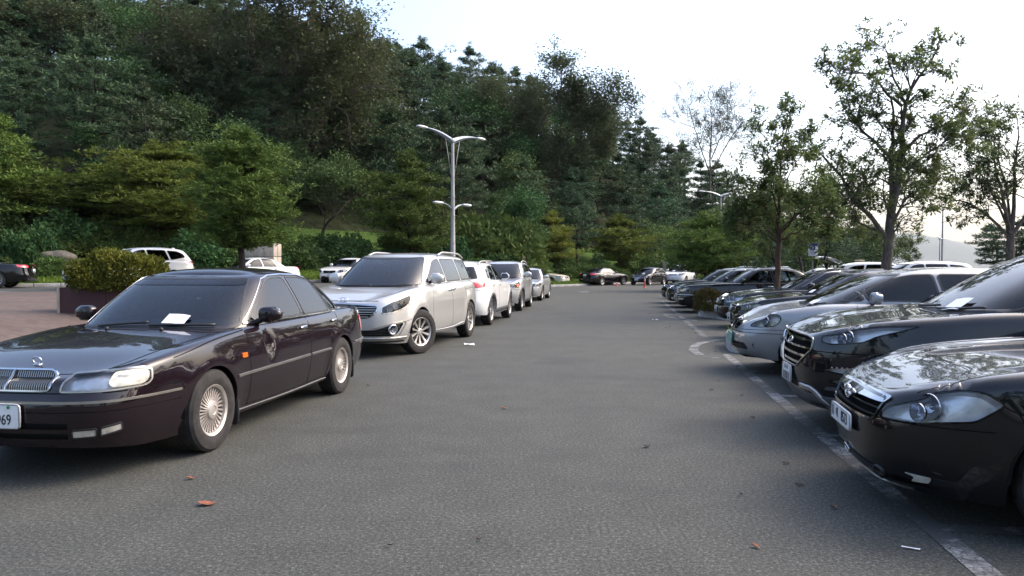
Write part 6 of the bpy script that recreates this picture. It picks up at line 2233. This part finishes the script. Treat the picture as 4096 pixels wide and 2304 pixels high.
# --- the wooded hill: single trees, back to front
def forest():
    R = np.random.default_rng(5)
    n = 0
    for row in range(14):
        f = row / 13.0
        a = -.76 + R.uniform(0, .03)
        while a < .47:
            px = CX + FPX * a
            # kerb distance along this ray
            Yk = 20.0
            for _ in range(30):
                Yk = float(kf(np.clip(a * Yk, -90, 50)))
            Yc = float(CRESTD(px)) + 3
            Y = Yk + 15 + (Yc - Yk - 15) * f + R.uniform(-1.5, 1.5)
            step = R.uniform(4.2, 6.2) / Y
            a += step
            if float(CREST(px)) < 3 and row > 3: continue
            X = a * Y
            z = float(terrain(X, Y)) - .3
            r = R.random()
            if row <= 1 and r < .55:
                me, nm, lb, ct, g, H = DEEP[R.integers(2)], 'broadleaf_tree', 'deep green leafy tree at the foot of the wooded hill', 'tree', 'leafy trees at the foot of the hill', 8.5
                s = R.uniform(.55, .85)
            elif r < .13 and row < 11:
                me, nm, lb, ct, g, H = DEEP[R.integers(2)], 'broadleaf_tree', 'deep green leafy tree among the pines of the wooded hill', 'tree', 'leafy trees among the hill pines', 8.5
                s = R.uniform(.8, 1.1)
            else:
                me, nm, lb, ct, g, H = PINES[R.integers(4)], 'pine_tree', 'dark green pine in the dense wood on the hill', 'pine tree', 'pines on the wooded hill', 9
                s = R.uniform(.78, 1.1)
            tree(nm, me, X, Y, z, lb, ct, g, s=s, rz=R.uniform(0, 6.28), sz=s * R.uniform(.9, 1.12))
            n += 1
    return n
print('forest trees', forest())

def special(name, me, px, Y, py_top, H, label, cat='tree', sxy=None, rz=0., z=None):
    X = at(px, Y)
    zz = float(terrain(X, Y)) - .1 if z is None else z
    s = top_scale(Y, py_top, zz, H)
    return tree(name, me, X, Y, zz, label, cat, sz=s, sxy=sxy or s, rz=rz)
tree('broadleaf_tree', GIANT, at(1075, 60), 60, 0, 'huge airy olive-leaved tree with forked pale trunk, tallest on the left hillside', 'tree')
special('broadleaf_tree', OLIVE[0], 160, 62, -60, 17, 'tall olive-leaved tree at the upper left corner', sxy=1.1, rz=2.2)
tree('broadleaf_tree', GREYS, at(2125, 80), 80, -1.6, 'wide grey-green leafy tree of several trunks, its sparse top against the sky', 'tree')
tree('broadleaf_tree', WISP, at(2850, 100), 100, 0, 'thin sparse tree with bare branches standing above the skyline', 'tree')
# planted trees along the verge and on the lot
special('pine_tree', LAYER[1], 40, 41, 600, 6, 'layered green pine at the left edge above the black limousine', 'pine tree', sxy=1.3)
special('pine_tree', LAYER[1], -90, 39, 430, 6, 'tall layered pine cut by the left edge of the photo', 'pine tree', sxy=1.35, rz=2)
special('layered_tree', LAYER[0], 640, 43, 600, 8, 'wide flat-layered yellow-green tree on two thin trunks', sxy=1.12, rz=.3)
special('layered_tree', LAYER[1], 420, 44, 680, 6, 'flat-layered tree left of the two-trunked one', sxy=1.5, rz=1.3)
special('pine_tree', PRUNED, 965, 29, 535, 6.4, 'rounded pruned pine with clear dark trunk before the white fastback', 'pine tree', sxy=1.12, z=.58)
special('pine_tree', LAYER[1], 1640, 50, 640, 6, 'tiered bright green pine left of the tall lamp post', 'pine tree', sxy=1.22, rz=.9)
special('pine_tree', PINES[3], 1300, 56, 700, 9, 'soft dark pine behind the silver minivan roof', 'pine tree', sxy=.95, rz=.9)
special('pine_tree', LAYER[2], 2215, 63, 868, 5, 'yellow-green rounded tree at the far end of the lane', 'tree', sxy=1.0, rz=.4)
special('layered_tree', LAYER[2], 2480, 71, 880, 5, 'flat-topped layered green tree behind the black sedan across the lane', 'tree', sxy=1.45, rz=1.9)
special('layered_tree', SPREADER, 2825, 44, 880, 4.4, 'low spreading tree with leaning trunks above the black cars', 'tree', sxy=1.0, rz=.4, z=0)
tree('broadleaf_tree', YNG, at(3110, 21.4), 21.4, 0, 'young tree with straight red-brown trunk on the shrub island', 'tree')
special('broadleaf_tree', YOUNG2, 3140, 24.5, 735, 5.4, 'dense young tree with drooping leaves behind the red-brown trunk', 'tree', sxy=.52, rz=1.3, z=0)
special('broadleaf_tree', YOUNG2, 3345, 31, 700, 5.4, 'leafy tree beside the blue and white sign', 'tree', sxy=.85, rz=2.0, z=0)
special('broadleaf_tree', YOUNG2, 3205, 36, 720, 5.4, 'shaded leafy tree with dark trunk left of the sign post', 'tree', sxy=1.0, rz=.2, z=0)
tree('broadleaf_tree', BIGL, at(3555, 27.5), 27.5, 0, 'tall sparse big-leaved tree with thick grey trunk against the sky', 'tree', s=.965)
tree('broadleaf_tree', BIGR, at(4040, 32), 32, 0, 'big-leaved tree with several rising trunks at the right edge', 'tree')
special('broadleaf_tree', YOUNG2, 3675, 60, 930, 5.4, 'small tree standing alone before the distant mountain', 'tree', sxy=.75, rz=.9, z=0)
special('pine_tree', PINES[1], 3960, 50, 905, 9, 'dark bushy tree low at the right edge behind the black SUV', 'tree', sxy=.75, z=0)
special('pine_tree', PINES[2], 4090, 46, 880, 9, 'dark round tree at the right edge under the big-leaved tree', 'tree', sxy=.8, z=0)
R_ = np.random.default_rng(77)
for i, (px, Y, py) in enumerate([(2960, 66, 860), (3050, 58, 850), (3130, 72, 900), (3220, 62, 880), (3300, 70, 905), (3390, 60, 920), (3470, 75, 955), (3530, 66, 985), (3010, 84, 820), (2900, 78, 840), (3180, 90, 905), (3430, 88, 950), (3080, 46, 930), (3420, 48, 960), (3270, 47, 945)]):
    special('broadleaf_tree' if i % 2 else 'pine_tree', DEEP[i % 2] if i % 2 else PINES[i % 4], px, Y, py, 8.5, 'dark tree in the belt behind the right-hand rows', 'tree', sxy=.72, rz=i * 1.3, z=0)['group'] = 'dark belt of trees beyond the right-hand rows'

# trees behind and beside the viewer: the photograph shows them mirrored in the paint and glass of the cars
for i, (X, Y) in enumerate([(-22, -16), (-16, -19), (-10, -17), (-4, -20), (2, -18), (8, -19), (14, -17), (20, -18), (26, -14), (30, -7), (32, 1), (33, 9), (31, 17), (-30, -10), (-34, -2), (38, 26)]):
    tree('broadleaf_tree' if i % 3 else 'pine_tree', DEEP[i % 2] if i % 3 else PINES[i % 4], X, Y, 0, 'tree at the near side of the lot, mirrored in the car paint', 'tree', 'trees mirrored in the car paint', s=.75 + .05 * (i % 5), rz=i * 1.7)
# --- shrubs
def shrub(name, me, X, Y, z, label, cat='shrub', group=None, s=(1, 1, 1), rz=0.):
    o = link_mesh(name, me); o.location = (X, Y, z); o.scale = s; o.rotation_euler = (0, 0, rz)
    return tag(o, label, cat, group)
HEDGE = mound(3, (2.0, 1.0, .68), 13000, .075, .042, 'leaf_hedge', 3.2, .5, .06, .80)
BUSH = [mound(4, (2.6, 2.0, 1.3), 3600, .17, .10, 'leaf_mid', 2.2, .3, .14, .7), mound(5, (2.6, 1.8, 1.1), 3600, .15, .09, 'leaf_mid', 2.4, .3, .12, .7), mound(6, (3.0, 2.2, 1.7), 4200, .19, .12, 'leaf_deep', 2.0, .3, .18, .7)]
LOW = mound(8, (1.5, 1.1, .62), 5200, .07, .04, 'leaf_brown', 3.0, .5, .06, .78)
X, Y = at(437, 14.0), 14.4
shrub('clipped_shrub', HEDGE, X, Y, 1.02, 'clipped yellow-green shrub on top of the maroon planter', s=(.90, 1, 1.0))
shrub('clipped_shrub', LOW, at(2835, 20.9), 20.9, .2, 'browned clipped shrub on the kerbed island', s=(.52, .9, .98))
shrub('clipped_shrub', LOW, at(3035, 13.3), 13.3, .2, 'small browned shrub on the kerbed island beside the dusty silver van', s=(.36, .5, .75))
rr = np.random.default_rng(9)
for i in range(64):
    a = -.75 + 1.12 * (i + rr.uniform(0, 1)) / 64
    Yk = 30.0
    for _ in range(30): Yk = float(kf(np.clip(a * Yk, -90, 50)))
    Y = Yk + rr.uniform(4.5, 9.5); X = a * Y
    k = rr.integers(3)
    shrub('bush', BUSH[k], X, Y, float(terrain(X, Y)) - .15, 'low bush of the undergrowth along the foot of the hill', 'bush', 'bushes along the foot of the hill', (rr.uniform(.9, 1.6), rr.uniform(.9, 1.3), rr.uniform(.7, 1.25)), rr.uniform(0, 6))
for i, (px, Y, s, k, lb) in enumerate([(1960, 58, (3.4, 2.2, 3.3), 0, 'large creeper-covered green mound right of the tall lamp post'), (1700, 53, (2.6, 1.6, 1.4), 1, 'rounded light green bush at the foot of the lamp post'), (210, 35.5, (1.5, 1.0, .8), 1, 'rounded bush before the grey boulder'),
        (830, 43, (1.7, 1.0, .9), 1, 'clipped mound between the white SUV and the pruned pine'), (1330, 50, (2.4, 1.2, 1.1), 0, 'dark bush above the small white sedan'), (2330, 66, (3.2, 1.6, .95), 1, 'long low hedge left of the black sedan across the lane'), (2660, 80, (3.0, 1.6, .9), 1, 'long low hedge behind the small dark hatchback')]):
    X = at(px, Y)
    shrub('bush', BUSH[k], X, Y, float(terrain(X, Y)) - .1, lb, 'bush', None, s, i * 1.1)
# spiky young plant by the white SUV
def sprout():
    t = tag(empty('leafy_plant', (at(440, 33.5), 33.5, float(terrain(at(440, 33.5), 33.5)))), 'pale green spiky-leaved young plant beside the white SUV', 'plant')
    mb = MB(); mb.add(*tube([(0, 0, 0), (.05, 0, .7), (0, .03, 1.25)], [.03, .025, .015], 6)); mb.build('stem', M['bark_brown'], t)
    R = np.random.default_rng(2)
    for i in range(22):
        an = i * 2.4; u = i / 21
        base = np.array([0, 0, .55 + .7 * u]); d = np.array([math.cos(an), math.sin(an), .55 * u + .1]); d /= np.linalg.norm(d)
        s = np.array([-math.sin(an), math.cos(an), 0])
        l = .62 * (1 - .35 * u); vs = []
        for k in range(5):
            q = k / 4; c = base + d * l * q + np.array([0, 0, -.25 * l * q * q]); w = .075 * math.sin(PI * (.15 + .8 * q))
            vs += [c - s * w, c + [0, 0, .01], c + s * w]
        mb = MB(); mb.add(vs, [(k * 3 + j, k * 3 + j + 1, k * 3 + 4 + j, k * 3 + 3 + j) for k in range(4) for j in range(2)])
        mb.build('leaf', M['needle_yellow'], t)
sprout()
# grass blades on the verge near the kerb, one mass
def grass():
    R = np.random.default_rng(3); n = 26000
    a = R.uniform(-.74, .34, n); Yk = np.full(n, 30.)
    for _ in range(25): Yk = kf(np.clip(a * Yk, -90, 50))
    Y = Yk + .25 + R.uniform(0, 1, n) ** 1.5 * 6; X = a * Y
    z = terrain(X, Y)
    d = unit(R.normal(size=(n, 3)) * [.5, .5, 0] + [0, 0, 1]); u = unit(np.cross(d, R.normal(size=(n, 3))))
    me = quads_mesh('grass', rhombs(np.stack([X, Y, z - .02], 1), d, u, R.uniform(.12, .28, n), .05), M['leaf_hedge'])
    me.materials.clear(); me.materials.append(leaf_mat('grass_blades', (.070, .115, .018), (.115, .165, .028), .3, trans=.25, hue=0))
    o = link_mesh('grass', me); o['kind'] = 'stuff'
    # island tufts
    n = 1500
    P = []
    for p0, w, dd in ((pB, 1.6, -dl), (pA, 1.5, dl)):
        s, t = R.uniform(.2, 3.0, n), R.uniform(.15, w, n)
        P.append(np.stack([p0[0] + ax2[0] * s + dd[0] * t, p0[1] + ax2[1] * s + dd[1] * t, np.full(n, .22)], 1))
    P = np.concatenate(P); n = len(P)
    d = unit(R.normal(size=(n, 3)) * [.6, .6, 0] + [0, 0, 1]); u = unit(np.cross(d, R.normal(size=(n, 3))))
    o = link_mesh('grass', quads_mesh('grass', rhombs(P, d, u, R.uniform(.10, .26, n), .025), bpy.data.materials['grass_blades'])); o['kind'] = 'stuff'
grass()
# ------------------------------------------------------------------ lamps, sign, planter, blocks, small things
M['pole'] = mat('galvanised_pole', (.30, .29, .28), .5, .3, var=.15, scale=3)
M['lamp_arm'] = mat('blue_grey_lamp_arm', (.16, .19, .22), .4, .3, var=.1)
M['lamp_head'] = mat('lamp_head', (.50, .52, .54), .35, .2, var=.08)
def street_lamp(X, Y, z, H, label, rz=.9, second=True, s=1.0, single=False):
    t = tag(empty('street_lamp', (X, Y, z), rz), label, 'street lamp')
    mb = MB(); mb.add(*lathe([(.16, 0), (.16, .5), (.125, .6), (.12, 2.5), (.115, 2.52), (.10, H * .5), (.075, H - .4), (.075, H - .1)], 16, 'z'))
    for q in (.32, .5, .62):
        mb.add(*lathe([(.10, H * q), (.135 - .03 * q, H * q), (.135 - .03 * q, H * q + .05), (.10, H * q + .05)], 16, 'z'))
    mb.build('pole', M['pole'], t, angle=40)
    def arm(sd, h, L, rise, r):
        n = 9; pts = []
        for i in range(n):
            u = i / (n - 1)
            pts.append((sd * L * u, 0, h + rise * (1 - (1 - u) ** 1.9)))
        mb = MB()
        # flat tapering wing-like arm
        vs = []
        for i, (x, y, zz) in enumerate(pts):
            u = i / (n - 1); w = r * (1.3 - .8 * u); hh = r * (1.9 - 1.5 * u)
            vs += [(x, -w, zz), (x, 0, zz + hh), (x, w, zz), (x, 0, zz - hh)]
        mb.add(vs, [(i * 4 + j, i * 4 + (j + 1) % 4, i * 4 + 4 + (j + 1) % 4, i * 4 + 4 + j) for i in range(n - 1) for j in range(4)])
        a = mb.build('lamp_arm', M['lamp_arm'], t, angle=30)
        mb = MB(); mb.add(*rbox((sd * (L + .30), 0, h + rise + .01), (.72, .26, .13), 2.6, 18, 10)); hd = mb.build('lamp_head', M['lamp_head'], a)
        mb = MB(); mb.add(*rbox((sd * (L + .34), 0, h + rise - .035), (.46, .2, .08), 3, 14, 8)); mb.build('lamp_glass', M['hazy_lens'], a)
        return pts
    for sd in ((-1, 1) if not single else (1,)):
        pts = arm(sd, H - .12, 1.85, .42, .085)
        mb = MB(); mb.add(*tube([(sd * .52, 0, pts[3][2] - .12), (sd * .08, 0, H - 2.0)], .014, 5)); mb.build('stay_rod', M['pole'], t)
    if second:
        for sd in (-1, 1): arm(sd, H * .535, .75, .34, .05)
    mb = MB(); mb.add(*rbox((0, 0, H - .08), (.34, .2, .26), 3, 16, 10)); mb.build('arm_joint', M['lamp_arm'], t)
    t.scale = (s, s, s)
    return t
Y = 37.5; X = at(1812, Y); street_lamp(X, Y, .15, (HOR - 560) / FPX * Y + EYE - .15, 'tall lamp post with two pairs of wing-like arms behind the silver minivan')
Y = 72; X = at(2880, Y); street_lamp(X, Y, 0, (HOR - 782) / FPX * Y + EYE, 'lamp post with wing-like arms above the right-hand row of cars', rz=.35, second=False)
Y = 88; X = at(3767, Y); street_lamp(X, Y, 0, (HOR - 838) / FPX * Y + EYE, 'tall lamp post with a single raised arm before the mountain', second=True, single=True)
Y = 130; X = at(3757, Y); street_lamp(X, Y, 0, (HOR - 958) / FPX * Y + EYE, 'short distant lamp post with two arms before the mountain', second=False)

# sign
def sign():
    Y = 33; X = at(3250, Y)
    t = tag(empty('parking_sign', (X, Y, 0), -.2), 'blue and white parking sign on a thin grey post', 'sign')
    H = (HOR - 972) / FPX * Y + EYE
    mb = MB(); mb.add(*lathe([(.03, 0), (.03, H - .02), (.001, H)], 10, 'z')); mb.build('post', M['pole'], t, angle=40)
    blue = mat('sign_blue', (.018, .035, .16), .45); white = mat('sign_white', (.52, .54, .60), .45)
    mb = MB(); mb.add(*rbox((0, -.045, H - .29), (.42, .02, .58), 16, 20, 10)); p = mb.build('sign_panel', white, t, angle=40)
    for z, h, nm in ((H - .07, .13, 'blue_band'), (H - .24, .17, 'blue_figure')):
        mb = MB(); mb.add(*rbox((0 if nm == 'blue_band' else .0, -.058, z), (.40 if nm == 'blue_band' else .20, .006, h), 12, 16, 8)); mb.build(nm, blue, p)
    me = text_mesh('P', .15, white); o = link_mesh('sign_letter', me, p); o.matrix_local = Matrix.Translation((0, -.063, H - .24)) @ Matrix.Rotation(PI / 2, 4, 'X')
    for i in range(3):
        mb = MB(); mb.add(*rbox((0, -.058, H - .40 - .05 * i), (.30 - .05 * i, .006, .018), 8, 12, 6)); mb.build('printed_line', blue, p)
sign()

# maroon planter with panels
def planter():
    X0, Y0 = at(240, 14.0), 14.0
    z0 = float(gz(X0, Y0)); top = EYE - (1150 - HOR) / FPX * 14.0
    t = tag(empty('planter', (X0, Y0, z0 - .1), .06), 'maroon panelled planter box holding the clipped shrub', 'planter')
    H = top - z0 + .1
    for i in range(3):
        mb = MB(); mb.add(*box((.42 + i * .84, 0, H / 2), (.832, .04, H))); mb.build('front_panel', M['panel_maroon'], t, smooth_=False)
        mb = MB(); mb.add(*box((.42 + i * .84, 1.1, H / 2), (.832, .04, H))); mb.build('back_panel', M['panel_maroon'], t, smooth_=False)
    for x in (.02, 2.50):
        mb = MB(); mb.add(*box((x, .55, H / 2), (.04, 1.04, H - .002))); mb.build('end_panel', M['panel_maroon'], t, smooth_=False)
    mb = MB(); mb.add(*box((-.022, -.01, H / 2), (.04, .07, H + .01))); mb.build('corner_post', M['stone'], t, smooth_=False)
    mb = MB(); mb.add(*box((1.26, .55, H - .08), (2.40, 1.0, .06))); mb.build('soil', M['forest_floor'], t, smooth_=False)
planter()

# stone block with courses
def stone_block(px, Y, w, d, h, rz, label, rows=3, cols=3, base=None):
    X = at(px, Y); z = float(terrain(np.clip(X, -90, 50), Y)) - .1 if base is None else base
    t = tag(empty('stone_block', (X, Y, z), rz), label, 'stone block')
    for r in range(rows):
        for c in range(cols):
            for b in range(2):
                ww, hh = w / cols, h / rows
                mb = MB(); mb.add(*rbox((-w / 2 + ww * (c + .5), -d / 4 + b * d / 2, hh * (r + .5)), (ww - .012, d / 2 - .01, hh - .012), 20, 16, 8))
                mb.build('stone', M['stone'], t, angle=30)
Y = 38.5
stone_block(1052, Y, 1.75, .75, (HOR - 975) / FPX * Y + EYE - float(terrain(at(1052, Y), Y)) + .1, -.25, 'tan stone block wall behind the white fastback', 3, 3)
Y = 58
stone_block(2078, Y, .85, .5, (HOR - 1022) / FPX * Y + EYE - float(terrain(at(2078, Y), Y)) + .1, -.2, 'small stone block above the silver SUV roof', 2, 1)
Y = 76
stone_block(2662, Y, .62, .6, (HOR - 1048) / FPX * Y + EYE - float(terrain(at(2662, Y), Y)) + .1, -.2, 'narrow pale stone block beside the far white SUV', 3, 1)

def boulder():
    Y = 37.5; X = at(222, Y)
    mb = MB(); R = np.random.default_rng(4)
    v, f = rbox((0, 0, 0), (2, 1.3, 1.1), 2.2, 28, 18)
    V = np.array(v); s = 1 + .10 * np.sin(V[:, 0] * 4 + 1) * np.cos(V[:, 1] * 5) + .06 * np.sin(V[:, 2] * 9 + V[:, 0] * 7)
    mb.add(V * s[:, None], f)
    o = mb.build('boulder', mat('grey_boulder', (.10, .088, .07), .9, var=.4, scale=4, bmp=.5))
    o.location = (X, Y, EYE + (HOR - 1034) / FPX * Y); o.scale = (1.0, 1, .70)
    tag(o, 'grey rounded boulder half hidden by bushes at the left', 'boulder')
boulder()

def bin_():
    Y = 40; X = at(3437, Y); top = EYE + (HOR - 1040) / FPX * Y
    t = tag(empty('bin', (X, Y, 0)), 'beige box standing behind the white SUV roof', 'bin')
    be = mat('beige_box', (.50, .40, .28), .7, var=.12)
    mb = MB(); mb.add(*rbox((0, 0, top / 2 - .04), (.40, .40, top - .08), 10, 20, 10)); mb.build('box_body', be, t, angle=40)
    mb = MB(); mb.add(*rbox((0, 0, top - .04), (.44, .44, .09), 5, 20, 8)); mb.build('lid', be, t, angle=40)
bin_()

# red flexible posts
M['post_red'] = mat('red_post', (.55, .045, .022), .5, var=.1); M['white_band'] = mat('white_band', (.6, .6, .6), .5)
def red_post(px, py, h, label, flat=False):
    X, Y = G(px, py)
    t = tag(empty('lane_post', (X, Y, 0)), label, 'post')
    mb = MB(); mb.add(*lathe([(.12, 0), (.12, .03), (.06, .06), (.045, .08)], 16, 'z')); mb.build('base', M['post_red'], t, angle=40)
    mb = MB(); mb.add(*lathe([(.045, .07), (.042, h - .02), (.03, h), (.001, h)], 14, 'z')); p = mb.build('tube', M['post_red'], t, angle=40)
    for z in ((h * .72, h * .86) if not flat else (h * .8,)):
        mb = MB(); mb.add(*lathe([(.0465, z - .035), (.0465, z + .035)], 14, 'z')); mb.build('reflective_band', M['white_band'], p)
red_post(2579, 1152, .72, 'red flexible post with white bands at the far end of the lane')
red_post(2467, 1143, .28, 'short red post beside the black sedan across the lane', True)
red_post(2213, 1145, .28, 'short red post beside the cream sedan', True)

# litter and leaves on the asphalt
M['dead_leaf'] = mat('dead_leaf', (.20, .060, .024), .7, var=.4, scale=40)
M['dark_leaf'] = mat('dark_leaf', (.06, .03, .018), .8, var=.4, scale=40)
def leaf(px, py, l, rz, m, label, curl=.010):
    X, Y = G(px, py)
    vs = []
    for i in range(7):
        u = i / 6; w = .30 * l * math.sin(PI * (.06 + .9 * u)); zc = .002 + curl * (2 * u - 1) ** 2
        for j in (-1, -.4, .4, 1): vs.append((l * (u - .5), w * j, zc + .006 * abs(j) * (1 + math.sin(u * 5))))
    mb = MB(); mb.add(vs, gridfaces(7, 4))
    o = mb.build('fallen_leaf', M[m]); o.location = (X, Y, .004); o.rotation_euler = (0, 0, rz)
    tag(o, label, 'leaf')
leaf(828, 2021, .11, .15, 'dead_leaf', 'largest curled orange-brown leaf on the asphalt at the lower left', .014)
leaf(764, 1918, .06, .4, 'dead_leaf', 'small orange leaf just above the largest curled leaf')
leaf(2018, 1636, .07, .2, 'dead_leaf', 'orange-brown leaf in the middle of the lane')
leaf(2588, 1790, .07, .5, 'dark_leaf', 'dark brown leaf in the lane right of the middle', .015)
leaf(3334, 2034, .05, .3, 'dead_leaf', 'small orange leaf near the bay line at the lower right')
leaf(3025, 2192, .05, -.4, 'dead_leaf', 'thin orange leaf sliver low on the right', .01)
leaf(1475, 1545, .045, 0, 'dark_leaf', 'dark leaf beside the rear wheel of the plum-black sedan')
leaf(2964, 1984, .035, .8, 'dark_leaf', 'dark leaf lying left of the bay line')
leaf(1560, 2188, .035, .8, 'dark_leaf', 'dark bit of leaf at the bottom of the photo')
leaf(1915, 2165, .03, .2, 'dark_leaf', 'dark speck of leaf at the bottom right of the middle')
def paper_scrap(px, py, w, h, rz, label):
    X, Y = G(px, py)
    mb = MB(); vs = [(w * (i / 3 - .5), h * (j / 2 - .5), .006 + .05 * min(w, h) * math.sin(i * 1.7 + j)) for i in range(4) for j in range(3)]
    mb.add(vs, gridfaces(4, 3)); o = mb.build('paper_scrap', M['paper']); o.location = (X, Y, .004); o.rotation_euler = (0, 0, rz); tag(o, label, 'litter')
paper_scrap(1877, 1378, .19, .24, .1, 'white paper scrap on the asphalt beside the silver minivan')
paper_scrap(3643, 2198, .085, .016, -.5, 'thin white stick on the asphalt at the lower right')
paper_scrap(2619, 1279, .16, .12, 0, 'pale green scrap on the lane before the shrub island')

# small dry bits of leaf lying along the bay line, one mesh shared
def bits():
    R = np.random.default_rng(21); me = None
    for i in range(22):
        t = R.uniform(-1.5, 17); p = B0 + bd * t - acr * abs(R.normal() * .55)
        if me is None:
            vs = []
            for k in range(5):
                u = k / 4; w = .012 * math.sin(PI * (.1 + .85 * u))
                for j in (-1, 0, 1): vs.append((.05 * (u - .5), w * j, .004 + .006 * abs(j)))
            mb = MB(); mb.add(vs, gridfaces(5, 3)); me = mb.mesh('leaf_bit', M['dark_leaf'])
        o = link_mesh('leaf_bit', me); o.location = (p[0], p[1], .003); o.rotation_euler = (0, 0, R.uniform(0, 6)); o.scale = (R.uniform(.7, 1.4),) * 3
        tag(o, 'tiny dark bit of dry leaf scattered along the bay line', 'leaf', 'dry leaf bits along the bay line')
bits()
# ------------------------------------------------------------------ the evening haze
def haze():
    m = bpy.data.materials.new('haze'); m.use_nodes = True
    nt = m.node_tree; nt.nodes.clear()
    o = nt.nodes.new('ShaderNodeOutputMaterial'); v = nt.nodes.new('ShaderNodeVolumePrincipled')
    v.inputs['Color'].default_value = (.90, .93, .96, 1); v.inputs['Density'].default_value = HAZE; v.inputs['Anisotropy'].default_value = .2
    nt.links.new(v.outputs[0], o.inputs['Volume'])
    mb = MB(); mb.add(*box((2000, 3750, 219), (17000, 15500, 442)))
    h = mb.build('haze', m, smooth_=False); h['kind'] = 'stuff'
HAZE = 0.00005
haze()
